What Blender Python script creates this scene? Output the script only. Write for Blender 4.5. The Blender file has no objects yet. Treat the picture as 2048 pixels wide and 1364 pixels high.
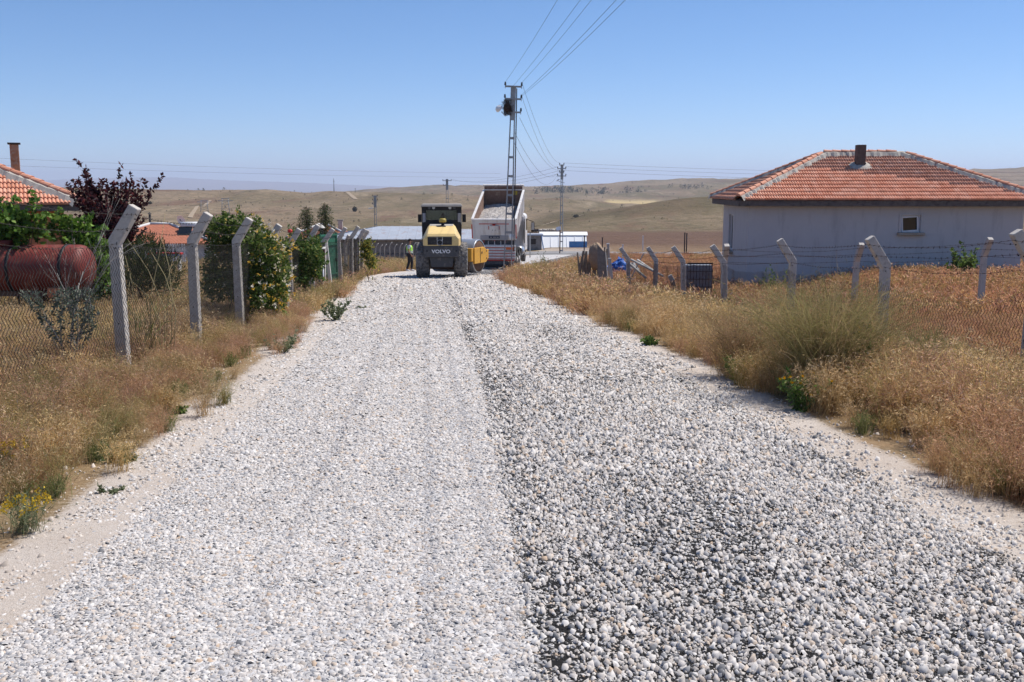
import bpy, bmesh, math, random
import numpy as np
from mathutils import Vector, Matrix, Euler
R = math.radians
rng = np.random.default_rng(7)
random.seed(7)
sc = bpy.context.scene
COL = sc.collection

# ------------------------------------------------------------------ camera
F_PX, PITCH, CAMZ = 2000.0, math.atan2(302.0, 2000.0), 1.83
cd = bpy.data.cameras.new('camera'); cam = bpy.data.objects.new('camera', cd); COL.objects.link(cam)
cd.sensor_width = 36.0; cd.lens = F_PX / 2048.0 * 36.0
cd.clip_start = 0.05; cd.clip_end = 80000
cam.location = (0, 0, CAMZ); cam.rotation_euler = (math.pi/2 - PITCH, 0, 0)
sc.camera = cam
# ------------------------------------------------------------------ sky, sun, exposure
SUN_EL, SUN_AZ = R(59), R(62)          # azimuth clockwise from +Y (away from the camera) towards +X
world = bpy.data.worlds.new('World'); sc.world = world; world.use_nodes = True
wn = world.node_tree; wn.nodes.clear()
wo = wn.nodes.new('ShaderNodeOutputWorld'); wb = wn.nodes.new('ShaderNodeBackground'); ws = wn.nodes.new('ShaderNodeTexSky')
ws.sky_type = 'NISHITA'; ws.sun_disc = False; ws.sun_elevation = SUN_EL; ws.sun_rotation = SUN_AZ
ws.altitude = 2300; ws.air_density = 0.85; ws.dust_density = 0.0; ws.ozone_density = 4.5
wb.inputs['Strength'].default_value = 0.115
wh = wn.nodes.new('ShaderNodeHueSaturation'); wh.inputs['Saturation'].default_value = 1.15
wn.links.new(ws.outputs[0], wh.inputs['Color']); wn.links.new(wh.outputs[0], wb.inputs[0]); wn.links.new(wb.outputs[0], wo.inputs[0])
sd = bpy.data.lights.new('sun', 'SUN'); sun = bpy.data.objects.new('sun', sd); COL.objects.link(sun)
sd.energy = 4.6; sd.angle = R(0.53); sd.color = (1.0, 0.95, 0.88)
sdir = Vector((math.sin(SUN_AZ)*math.cos(SUN_EL), math.cos(SUN_AZ)*math.cos(SUN_EL), math.sin(SUN_EL)))
sun.rotation_euler = sdir.to_track_quat('Z', 'Y').to_euler(); sun.location = (20, 20, 60)
sc.view_settings.view_transform = 'Standard'; sc.view_settings.look = 'None'
sc.view_settings.exposure = 0.27; sc.view_settings.gamma = 1.0; sc.view_settings.use_curve_mapping = False
sc.render.engine = 'CYCLES'
sc.cycles.max_bounces = 6; sc.cycles.diffuse_bounces = 3; sc.cycles.transparent_max_bounces = 16; sc.cycles.volume_bounces = 1
sc.cycles.use_denoising = True

# ------------------------------------------------------------------ helpers
SP, CP = math.sin(PITCH), math.cos(PITCH)
def slope_of(v):
    b = (682.0 - np.asarray(v, float)) / F_PX
    return (b*CP - SP) / (b*SP + CP)
def at(u, v, Y):                                    # a pixel of the photograph at depth Y, as a point in the place
    a = (u - 1024.0)/F_PX; b = (682.0 - v)/F_PX
    k = Y / (b*SP + CP)
    return Vector((a*k, Y, CAMZ + (b*CP - SP)*k))
def xat(u, Y): return (u - 1024.0)/F_PX * Y / 1.0

def vnoise(x, y, seed=0):
    x = np.asarray(x, float); y = np.asarray(y, float)
    xi = np.floor(x).astype(np.int64); yi = np.floor(y).astype(np.int64)
    xf = x - xi; yf = y - yi
    def h(a, b):
        n = (a*374761393 + b*668265263 + seed*974711) & 0x7fffffff
        n = ((n ^ (n >> 13)) * 1274126177) & 0x7fffffff
        return ((n ^ (n >> 16)) & 0xffff) / 65535.0
    sx = xf*xf*(3-2*xf); sy = yf*yf*(3-2*yf)
    return (h(xi, yi)*(1-sx) + h(xi+1, yi)*sx)*(1-sy) + (h(xi, yi+1)*(1-sx) + h(xi+1, yi+1)*sx)*sy
def fbm(x, y, o=4, seed=0):
    t = 0; a = .5
    for i in range(o):
        t = t + a*vnoise(x*2**i, y*2**i, seed+i*17); a *= .5
    return t/(1-.5**o)
def sstep(a, b, x):
    t = np.clip((np.asarray(x, float)-a)/(b-a), 0, 1); return t*t*(3-2*t)

class NT:
    def __init__(s, nt): s.nt = nt
    def n(s, t, **kw):
        x = s.nt.nodes.new(t)
        for k, v in kw.items():
            if k.startswith('i_'):
                key = k[2:]; key = int(key) if key.isdigit() else key.replace('_', ' ')
                if hasattr(v, 'is_output') or isinstance(v, bpy.types.NodeSocket): s.nt.links.new(v, x.inputs[key])
                else: x.inputs[key].default_value = v
            else: setattr(x, k, v)
        return x
    def l(s, a, b): s.nt.links.new(a, b)
    def mix(s, fac, a, b, mode='MIX'):
        x = s.nt.nodes.new('ShaderNodeMix'); x.data_type = 'RGBA'; x.blend_type = mode
        for k, v in ((0, fac), (6, a), (7, b)):
            if isinstance(v, bpy.types.NodeSocket): s.nt.links.new(v, x.inputs[k])
            elif k == 0: x.inputs[k].default_value = v
            else: x.inputs[k].default_value = (v[0], v[1], v[2], 1)
        return x.outputs[2]
    def math(s, op, a, b=0.0, c=None):
        x = s.nt.nodes.new('ShaderNodeMath'); x.operation = op
        for k, v in enumerate((a, b) if c is None else (a, b, c)):
            if isinstance(v, bpy.types.NodeSocket): s.nt.links.new(v, x.inputs[k])
            else: x.inputs[k].default_value = v
        return x.outputs[0]
    def ramp(s, fac, stops, interp='LINEAR'):
        x = s.nt.nodes.new('ShaderNodeValToRGB'); e = x.color_ramp.elements; x.color_ramp.interpolation = interp
        while len(e) < len(stops): e.new(0.5)
        for el, (p, c) in zip(e, stops):
            el.position = p; el.color = (c, c, c, 1) if not hasattr(c, '__len__') else (c[0], c[1], c[2], 1)
        s.nt.links.new(fac, x.inputs[0]); return x.outputs[0]
    def noise(s, vec, scale, detail=4, rough=.55, dist=0):
        x = s.n('ShaderNodeTexNoise'); x.inputs['Scale'].default_value = scale; x.inputs['Detail'].default_value = detail
        x.inputs['Roughness'].default_value = rough; x.inputs['Distortion'].default_value = dist
        if vec is not None: s.nt.links.new(vec, x.inputs['Vector'])
        return x.outputs[0]
    def vscale(s, vec, sx, sy, sz):
        x = s.n('ShaderNodeMapping'); x.inputs['Scale'].default_value = (sx, sy, sz); s.nt.links.new(vec, x.inputs['Vector']); return x.outputs[0]

MATS = {}
def newmat(name):
    m = bpy.data.materials.new(name); m.use_nodes = True; m.node_tree.nodes.clear()
    t = NT(m.node_tree); out = t.n('ShaderNodeOutputMaterial'); p = t.n('ShaderNodeBsdfPrincipled')
    t.l(p.outputs[0], out.inputs[0]); MATS[name] = m
    return m, t, p, out
def mat(name, col, rough=.7, metal=0.0, var=.25, scale=3.0, bump=.0, bscale=60, dirt=None, dirt_amt=.0, spec=.3, coords='Object', streak=False):
    """painted, plastered or bare surface: base colour, blotches of wear, optional dirt and fine relief"""
    if name in MATS: return MATS[name]
    m, t, p, out = newmat(name)
    tc = t.n('ShaderNodeTexCoord').outputs[coords]
    n1 = t.noise(tc, scale, 5, .6); n2 = t.noise(tc, scale*7, 4, .6)
    f = t.math('ADD', t.math('MULTIPLY', n1, .6), t.math('MULTIPLY', n2, .4))
    lo = [c*(1-var) for c in col]; hi = [min(1, c*(1+var)) for c in col]
    c = t.mix(t.ramp(f, [(.3, 0), (.7, 1)]), lo, hi)
    if dirt:
        v = t.vscale(tc, 1, 1, .18) if streak else tc
        d = t.ramp(t.noise(v, scale*2.3, 6, .65), [(.62-dirt_amt*.45, 0), (.80-dirt_amt*.35, 1)])
        c = t.mix(d, c, dirt)
    t.l(c, p.inputs['Base Color']); p.inputs['Roughness'].default_value = rough; p.inputs['Metallic'].default_value = metal
    p.inputs['Specular IOR Level'].default_value = spec
    if bump:
        b = t.n('ShaderNodeBump'); b.inputs['Strength'].default_value = bump; b.inputs['Distance'].default_value = .01
        t.l(t.noise(tc, bscale, 4, .6), b.inputs['Height']); t.l(b.outputs[0], p.inputs['Normal'])
    return m
def colmat(name, attr='Col', rough=.75, trans=.0, spec=.2, tint=False, var=.0):
    """colour read from the geometry's own colour attribute (leaves, stones, blades)"""
    if name in MATS: return MATS[name]
    m, t, p, out = newmat(name)
    a = t.n('ShaderNodeAttribute', attribute_name=attr); c = a.outputs['Color']
    if tint:
        b = t.n('ShaderNodeAttribute', attribute_name='tint', attribute_type='INSTANCER')
        c = t.mix(1.0, c, b.outputs['Color'], 'MULTIPLY')
    t.l(c, p.inputs['Base Color']); p.inputs['Roughness'].default_value = rough; p.inputs['Specular IOR Level'].default_value = spec
    if trans:
        tr = t.n('ShaderNodeBsdfTranslucent'); t.l(c, tr.inputs[0])
        mx = t.n('ShaderNodeMixShader'); mx.inputs[0].default_value = trans
        t.l(p.outputs[0], mx.inputs[1]); t.l(tr.outputs[0], mx.inputs[2]); t.l(mx.outputs[0], out.inputs[0])
    return m

def put(name, me, parent=None, loc=None, rot=None):
    o = bpy.data.objects.new(name, me); COL.objects.link(o)
    if parent is not None: o.parent = parent
    if loc is not None: o.location = loc
    if rot is not None: o.rotation_euler = rot
    return o
def tag(o, label=None, cat=None, group=None, kind=None):
    if label: o['label'] = label
    if cat: o['category'] = cat
    if group: o['group'] = group
    if kind: o['kind'] = kind
    return o
def thing(name, label, cat, loc=(0, 0, 0), rz=0.0, group=None):
    o = bpy.data.objects.new(name, None); COL.objects.link(o)
    o.location = loc; o.rotation_euler = (0, 0, rz); o.empty_display_size = .1
    return tag(o, label, cat, group)
def empty(name, parent, loc=(0, 0, 0), rot=(0, 0, 0)):
    o = bpy.data.objects.new(name, None); COL.objects.link(o); o.parent = parent; o.location = loc; o.rotation_euler = rot; return o
def copy_tree(o, parent=None):
    c = o.copy(); COL.objects.link(c); c.parent = parent
    for ch in list(o.children): copy_tree(ch, c)
    return c

class MB:
    def __init__(s): s.v = []; s.f = []; s.sm = []
    def add(s, vs, fs, smooth=False):
        o = len(s.v); s.v += [tuple(p) for p in vs]; s.f += [tuple(i+o for i in f) for f in fs]; s.sm += [smooth]*len(fs); return s
    def box(s, c, d, M=None, taper=(1, 1)):
        x, y, z = d[0]/2, d[1]/2, d[2]/2; tx, ty = taper
        P = [Vector((sx*x*(tx if sz > 0 else 1), sy*y*(ty if sz > 0 else 1), sz*z)) for sz in (-1, 1) for sy in (-1, 1) for sx in (-1, 1)]
        if M is not None: P = [M @ p for p in P]
        P = [p + Vector(c) for p in P]
        return s.add(P, [(0, 2, 3, 1), (4, 5, 7, 6), (0, 1, 5, 4), (2, 6, 7, 3), (0, 4, 6, 2), (1, 3, 7, 5)])
    def hexa(s, P):      # 8 corners: bottom ring (4) then top ring (4)
        return s.add(P, [(3, 2, 1, 0), (4, 5, 6, 7), (0, 1, 5, 4), (1, 2, 6, 5), (2, 3, 7, 6), (3, 0, 4, 7)])
    def bar(s, a, b, w, h, up=(0, 0, 1)):
        a, b = Vector(a), Vector(b); d = (b-a); L = d.length; d.normalize(); u = Vector(up)
        sx = d.cross(u)
        if sx.length < 1e-4: sx = d.cross(Vector((0, 1, 0)))
        sx.normalize(); uu = sx.cross(d).normalized()
        P = [p + sx*(i*w/2) + uu*(j*h/2) for p in (a, b) for j, i in ((-1, -1), (-1, 1), (1, 1), (1, -1))]
        return s.hexa(P)
    def tube(s, pts, r, n=6, cap=True, smooth=True, twist=0):
        pts = [Vector(p) for p in pts]; m = len(pts); rr = r if hasattr(r, '__len__') else [r]*m
        V = []; prev = None
        for i, p in enumerate(pts):
            d = (pts[min(i+1, m-1)] - pts[max(i-1, 0)])
            if d.length < 1e-9: d = Vector((0, 0, 1))
            d.normalize()
            if prev is None:
                a = d.orthogonal().normalized()
            else:
                a = prev - d*prev.dot(d)
                a = a.normalized() if a.length > 1e-6 else d.orthogonal().normalized()
            prev = a; b = d.cross(a)
            for k in range(n):
                t = 2*math.pi*k/n + twist
                V.append(p + a*(math.cos(t)*rr[i]) + b*(math.sin(t)*rr[i]))
        Fc = [(i*n+k, i*n+(k+1) % n, (i+1)*n+(k+1) % n, (i+1)*n+k) for i in range(m-1) for k in range(n)]
        s.add(V, Fc, smooth)
        if cap:
            o = len(s.v) - len(V); s.f += [tuple(o+k for k in reversed(range(n))), tuple(o+(m-1)*n+k for k in range(n))]; s.sm += [False, False]
        return s
    def cyl(s, a, b, r0, r1=None, n=16, cap=True, smooth=True): return s.tube([a, b], [r0, r0 if r1 is None else r1], n, cap, smooth)
    def lathe(s, prof, n=24, axis='Z', c=(0, 0, 0), smooth=True):   # prof: (radius, height)
        V = []
        for r, h in prof:
            for k in range(n):
                t = 2*math.pi*k/n; x, y = r*math.cos(t), r*math.sin(t)
                p = (x, y, h) if axis == 'Z' else ((h, x, y) if axis == 'X' else (x, h, y))
                V.append(Vector(p)+Vector(c))
        Fc = [(i*n+k, i*n+(k+1) % n, (i+1)*n+(k+1) % n, (i+1)*n+k) for i in range(len(prof)-1) for k in range(n)]
        return s.add(V, Fc, smooth)
    def prism(s, poly, lo, hi, axis='X'):   # polygon in the two other axes, extruded
        def P(a, b, h): return {'X': (h, a, b), 'Y': (a, h, b), 'Z': (a, b, h)}[axis]
        n = len(poly); V = [P(a, b, lo) for a, b in poly] + [P(a, b, hi) for a, b in poly]
        return s.add(V, [tuple(reversed(range(n))), tuple(range(n, 2*n))] + [(i, (i+1) % n, n+(i+1) % n, n+i) for i in range(n)])
    def ball(s, c, r, n=12, m=8, sc3=(1, 1, 1), smooth=True):
        V = []; 
        for i in range(m+1):
            a = math.pi*i/m
            for k in range(n):
                t = 2*math.pi*k/n
                V.append((c[0]+r*sc3[0]*math.sin(a)*math.cos(t), c[1]+r*sc3[1]*math.sin(a)*math.sin(t), c[2]+r*sc3[2]*math.cos(a)))
        return s.add(V, [(i*n+k, (i+1)*n+k, (i+1)*n+(k+1) % n, i*n+(k+1) % n) for i in range(m) for k in range(n)], smooth)
    def xf(s, M, start=0):
        for i in range(start, len(s.v)): s.v[i] = tuple(M @ Vector(s.v[i]))
        return s
    def mesh(s, name, m=None):
        me = bpy.data.meshes.new(name); me.from_pydata(s.v, [], s.f); me.polygons.foreach_set('use_smooth', s.sm)
        bm = bmesh.new(); bm.from_mesh(me); bmesh.ops.recalc_face_normals(bm, faces=bm.faces); bm.to_mesh(me); bm.free()
        if m: me.materials.append(MATS[m] if isinstance(m, str) else m)
        return me
    def build(s, name, m, parent=None, bevel=0, loc=None, rot=None, seg=2):
        o = put(name, s.mesh(name, m), parent, loc, rot)
        if bevel:
            b = o.modifiers.new('bevel', 'BEVEL'); b.width = bevel; b.segments = seg; b.limit_method = 'ANGLE'; b.angle_limit = R(40)
        return o

def np_mesh(name, V, F, m, col=None, smooth=False, nside=3):
    """V (n,3) float, F (k,3|4) int"""
    V = np.asarray(V, np.float32).reshape(-1, 3); F = np.asarray(F, np.int32)
    me = bpy.data.meshes.new(name); nf, ns = F.shape
    me.vertices.add(len(V)); me.vertices.foreach_set('co', V.ravel())
    me.loops.add(nf*ns); me.loops.foreach_set('vertex_index', F.ravel())
    me.polygons.add(nf); me.polygons.foreach_set('loop_start', np.arange(0, nf*ns, ns, dtype=np.int32))
    me.polygons.foreach_set('loop_total', np.full(nf, ns, np.int32))
    if smooth: me.polygons.foreach_set('use_smooth', np.ones(nf, bool))
    if col is not None:
        a = me.attributes.new('Col', 'FLOAT_COLOR', 'POINT'); c = np.ones((len(V), 4), np.float32); c[:, :3] = col
        a.data.foreach_set('color', c.ravel())
    me.update(); me.validate()
    if m: me.materials.append(MATS[m] if isinstance(m, str) else m)
    return me

# ------------------------------------------------------------------ the lie of the land
_yr = np.array([-30, 0, 6.2, 12.4, 16.6, 22, 30, 37, 42, 48, 57, 75, 98, 130.])
_xr = np.array([4.2, 3.2, 2.83, 2.32, 1.88, 1.28, .35, -.55, -.85, -.5, .9, 4.0, 8.0, 13.5])
_yl = np.array([-30, 0, 5, 8, 11.7, 17, 25.6, 34, 42, 48, 57, 75, 98, 130.])
_xl = np.array([-1.35, -2.2, -2.42, -2.68, -2.88, -3.38, -4.18, -4.9, -5.9, -6.2, -5.2, -2.2, 1.8, 7.3])
def _sm(y, a, b):
    y = np.asarray(y, float); return sum(np.interp(y+d, a, b)*w for d, w in ((-3, .2), (-1.5, .2), (0, .2), (1.5, .2), (3, .2)))
def road_r(y): return _sm(y, _yr, _xr)
def road_l(y): return _sm(y, _yl, _xl)
def road_s(y): return road_r(y) - 2.97 + .020*np.clip(np.asarray(y, float), 0, 45)
def road_z(y):
    y = np.asarray(y, float)
    near = -.0425*y - .00025*np.clip(y-25, 0, None)**2
    return np.where(y < 57, near, np.interp(y, [57, 75, 97, 110, 140], [-2.679, -3.55, -4.42, -4.6, -5.2]))
_yo = np.array([-40, -20, 0, 12, 20, 30, 40, 57, 75, 92, 105, 110, 125])
_zo = np.array([1.5, .75, .0, -.52, -1.0, -1.6, -2.22, -3.0, -3.75, -4.35, -4.62, -4.75, -5.3])
KN = [
 (110, [(0, 501)]), (200, [(0, 474)]), (320, [(0, 458), (900, 462), (1300, 458), (1500, 452)]),
 (480, [(-800, 424), (600, 432), (900, 440), (1061, 453), (1134, 436), (1171, 424), (1244, 410), (1280, 403), (1351, 391), (1430, 386), (1600, 381), (2048, 382), (2900, 385)]),
 (610, [(-800, 408), (600, 414), (900, 420), (1044, 430), (1244, 425), (1430, 415), (2048, 412)]),
 (850, [(-800, 374), (270, 376), (400, 378), (540, 380), (580, 384), (620, 388.5), (661, 382), (760, 381), (860, 384), (900, 386), (960, 391), (1044, 400), (1122, 395.5), (1183, 401), (1240, 409), (1400, 409), (2048, 400), (2900, 396)]),
 (1250, [(-800, 388), (600, 396), (900, 402), (1215, 410), (2048, 402)]),
 (2500, [(-800, 398), (600, 392), (749, 381.5), (860, 374), (932, 372), (1044, 371), (1117, 370), (1244, 364), (1354, 358.5), (1500, 357), (1640, 355), (1908, 341), (2048, 335), (2400, 330), (2900, 328)]),
 (4000, [(-800, 392), (800, 388), (2048, 380)]),
 (9000, [(0, 385.5)]), (14500, [(0, 383)]),
 (17500, [(-800, 356), (0, 354), (90, 351), (200, 345), (307, 341.5), (370, 343), (450, 350), (560, 355), (680, 362), (800, 370), (950, 377), (2900, 380)]),
 (21000, [(0, 383)])]
_ly = np.log(np.array([k[0] for k in KN], float))
def far_z(x, y):
    y = np.maximum(np.asarray(y, float), 100.0); u = 1024 + F_PX*1.004*np.asarray(x, float)/y
    zz = np.stack([CAMZ + Y*slope_of(np.interp(u, [p[0] for p in pts], [p[1] for p in pts])) for Y, pts in KN])
    out = 0
    for d in (-.10, -.05, 0, .05, .10):
        ly = np.clip(np.log(y)+d, _ly[0], _ly[-1]-1e-6); i = np.clip(np.searchsorted(_ly, ly, side='right')-1, 0, len(_ly)-2)
        t = (ly - _ly[i])/(_ly[i+1]-_ly[i]); t = .5*t + .5*t*t*(3-2*t)
        z0 = np.take_along_axis(zz, i[None], 0)[0]; z1 = np.take_along_axis(zz, (i+1)[None], 0)[0]
        out = out + .2*(z0*(1-t)+z1*t)
    amp = np.clip((y-130)/300, 0, 1)*np.minimum(y, 3000)*.0060
    g = fbm(x/95.+3, y/140., 5, 5) - .5; r = 1-np.abs(2*fbm(x/180., y/220.+7, 4, 9)-1)
    r2 = 1-np.abs(2*fbm(x/46.+y/160., y/75., 3, 19)-1)
    return out + amp*(g*1.1 + (r-.8)*.7 + (r2-.8)*.55*np.clip((3000-y)/2500, 0, 1))
def gz(x, y):
    x = np.asarray(x, float); y = np.asarray(y, float); x, y = np.broadcast_arrays(x, y)
    yy = np.minimum(y, 125)
    off = np.interp(yy, _yo, _zo)
    rl, rr = road_l(yy), road_r(yy)
    off = off - .35*sstep(0.9, 4.0, x-rr)*sstep(130, 60, y) + (fbm(x*.9, y*.9, 3, 3)-.5)*.16 + (fbm(x*.18, y*.18, 3, 21)-.5)*.3*sstep(4, 8, np.maximum(x-rr, rl-x))
    off = off + .62*sstep(9.5, 14, x)*sstep(22, 34, y)*sstep(70, 50, y)
    d = np.maximum(x-rr, rl-x)
    rz = road_z(yy) - .012 - .02*np.clip(d, 0, 1) + (fbm(x*2.5, y*2.5, 3, 8)-.5)*.03*sstep(0, .4, d)
    w = sstep(.5, 2.4, d)
    loc = rz*(1-w) + off*w
    f = far_z(x, np.maximum(y, 60.))
    k = sstep(104, 150, y)
    return loc*(1-k) + f*k
def gzs(x, y): return float(gz(np.array([x]), np.array([y]))[0])
# ------------------------------------------------------------------ ground sheet to the horizon
def build_ground():
    ys = np.concatenate([np.arange(-24, 2, 1.0), np.arange(2, 62, .45), np.arange(62, 150, 1.5), np.exp(np.linspace(np.log(150), np.log(21000), 240))])
    s = np.linspace(-1, 1, 330); t = 1.25*np.sign(s)*np.abs(s)**1.6
    Y, T = np.meshgrid(ys, t, indexing='ij'); X = T*(Y+42)
    Z = gz(X, Y)
    n, m = Y.shape
    V = np.stack([X, Y, Z], -1).reshape(-1, 3)
    i = np.arange(n*m).reshape(n, m)
    Fq = np.stack([i[:-1, :-1], i[:-1, 1:], i[1:, 1:], i[1:, :-1]], -1).reshape(-1, 4)
    d = np.maximum(X-road_r(Y), road_l(Y)-X)
    dirt = sstep(.95, .35, d + (fbm(X*.55, Y*.55, 3, 12)-.5)*.9 )*sstep(130, 100, Y)
    far = sstep(60, 160, Y)
    verge = sstep(40, 70, Y)
    U = 1024 + 2000*X/np.maximum(Y, 1)
    mound = sstep(330, 400, Y + (fbm(X/60., Y/60., 3, 66)-.5)*120)*sstep(640, 560, Y)*sstep(1040, 1120, U)
    col = np.stack([dirt, far, mound], -1).reshape(-1, 3)
    me = np_mesh('ground', V, Fq, MATS['ground'], col, smooth=True)
    return tag(put('ground', me), kind='structure')

def ground_material():
    m, t, p, out = newmat('ground')
    geo = t.n('ShaderNodeNewGeometry'); P = geo.outputs['Position']
    a = t.n('ShaderNodeAttribute', attribute_name='Col'); sep = t.n('ShaderNodeSeparateColor'); t.l(a.outputs['Color'], sep.inputs[0])
    dirt, far = sep.outputs[0], sep.outputs[1]
    # dry soil and litter close by
    n1 = t.noise(P, 1.3, 6, .65); n2 = t.noise(P, 24, 5, .7); n3 = t.noise(P, 130, 3, .7)
    soil = t.mix(t.ramp(n1, [(.35, 0), (.65, 1)]), (.30, .20, .115), (.21, .155, .085))
    soil = t.mix(t.ramp(n2, [(.45, 0), (.7, 1)]), soil, (.40, .29, .17))
    # pale limestone shoulder
    sh = t.mix(t.ramp(n1, [(.3, 0), (.7, 1)]), (.50, .415, .345), (.60, .53, .465))
    sh = t.mix(t.ramp(n3, [(.52, 0), (.68, 1)]), sh, (.70, .66, .61))
    sh = t.mix(t.ramp(n2, [(.56, 0), (.74, 1)]), sh, (.36, .28, .215))
    dw = t.ramp(t.math('ADD', dirt, t.math('MULTIPLY', t.math('SUBTRACT', n2, .5), .9)), [(.32, 0), (.62, 1)])
    near = t.mix(dw, soil, sh)
    # steppe: grazed slopes, bare soil, stubble
    Q = t.vscale(P, 1, .22, 1)
    f1 = t.noise(t.vscale(P, 1, .4, 1), .0042, 7, .60, .6); f2 = t.noise(Q, .030, 8, .64, .5); f3 = t.noise(Q, .0105, 6, .6, 1.0); f4 = t.noise(P, .16, 6, .75); f5 = t.noise(Q, .085, 6, .7, .3)
    st = t.mix(t.ramp(f1, [(.40, 0), (.60, 1)]), (.262, .190, .128), (.195, .158, .090))
    st = t.mix(t.ramp(f3, [(.46, 0), (.60, .85)]), st, (.310, .232, .155))
    st = t.mix(t.ramp(f3, [(.36, .8), (.46, 0)]), st, (.155, .130, .070))
    st = t.mix(t.ramp(f2, [(.54, 0), (.64, .9)]), st, (.200, .118, .082))
    st = t.mix(t.ramp(f2, [(.34, .8), (.43, 0)]), st, (.36, .285, .195))
    st = t.mix(t.ramp(f5, [(.55, 0), (.68, .7)]), st, (.125, .100, .058))
    st = t.mix(t.math('MULTIPLY', t.ramp(f4, [(.47, 0), (.62, 1)]), .62), st, (.095, .085, .045))
    f6 = t.noise(P, .55, 4, .7); st = t.mix(t.math('MULTIPLY', t.ramp(f6, [(.54, 0), (.66, 1)]), .5), st, (.06, .058, .03))
    md = t.mix(t.ramp(f2, [(.42, 0), (.60, 1)]), (.128, .104, .054), (.165, .120, .070)); md = t.mix(t.ramp(f5, [(.5, 0), (.66, .8)]), md, (.088, .070, .038)); md = t.mix(t.ramp(f3, [(.55, 0), (.66, .7)]), md, (.215, .120, .082))
    st = t.mix(t.math('MULTIPLY', sep.outputs[2], .88), st, md)
    st = t.mix(1.0, st, (.92, .905, .87), 'MULTIPLY')
    # ploughed brown field behind the crossing road
    sy = t.n('ShaderNodeSeparateXYZ'); t.l(P, sy.inputs[0])
    yy = t.math('ADD', sy.outputs[1], t.math('MULTIPLY', t.math('SUBTRACT', f2, .5), 120))
    xx = t.math('ADD', sy.outputs[0], t.math('MULTIPLY', t.math('SUBTRACT', f1, .5), 90))
    fld = t.math('MULTIPLY', t.ramp(t.math('DIVIDE', yy, 1000), [(.10, 1), (.255, 1), (.30, 0)]), t.ramp(t.math('DIVIDE', xx, 1000), [(0, 0), (.004, 1)]))
    bf = t.mix(t.ramp(f4, [(.3, 0), (.7, 1)]), (.115, .066, .046), (.160, .095, .066))
    st = t.mix(t.math('MULTIPLY', fld, .9), st, bf)
    # yellow stubble field between the two hills
    sf = t.math('MULTIPLY', t.ramp(t.math('DIVIDE', sy.outputs[1], 2000), [(.46, 0), (.48, 1), (.66, 1), (.70, 0)]), t.ramp(t.math('DIVIDE', sy.outputs[0], sy.outputs[1]), [(.09, 0), (.096, 1), (.14, 1), (.15, 0)]))
    st = t.mix(sf, st, (.47, .36, .18))
    c = t.mix(far, near, st)
    t.l(c, p.inputs['Base Color']); p.inputs['Roughness'].default_value = .95; p.inputs['Specular IOR Level'].default_value = .1
    b1 = t.n('ShaderNodeBump'); b1.inputs['Strength'].default_value = .8; b1.inputs['Distance'].default_value = .02
    t.l(t.math('ADD', n2, t.math('MULTIPLY', n3, .7)), b1.inputs['Height'])
    b2 = t.n('ShaderNodeBump'); b2.inputs['Strength'].default_value = 1.0; b2.inputs['Distance'].default_value = 4.0
    t.l(t.math('MULTIPLY', t.math('ADD', t.noise(P, .05, 7, .68), t.math('MULTIPLY', f4, .25)), far), b2.inputs['Height']); t.l(b1.outputs[0], b2.inputs['Normal']); t.l(b2.outputs[0], p.inputs['Normal'])
ground_material(); build_ground()

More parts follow.
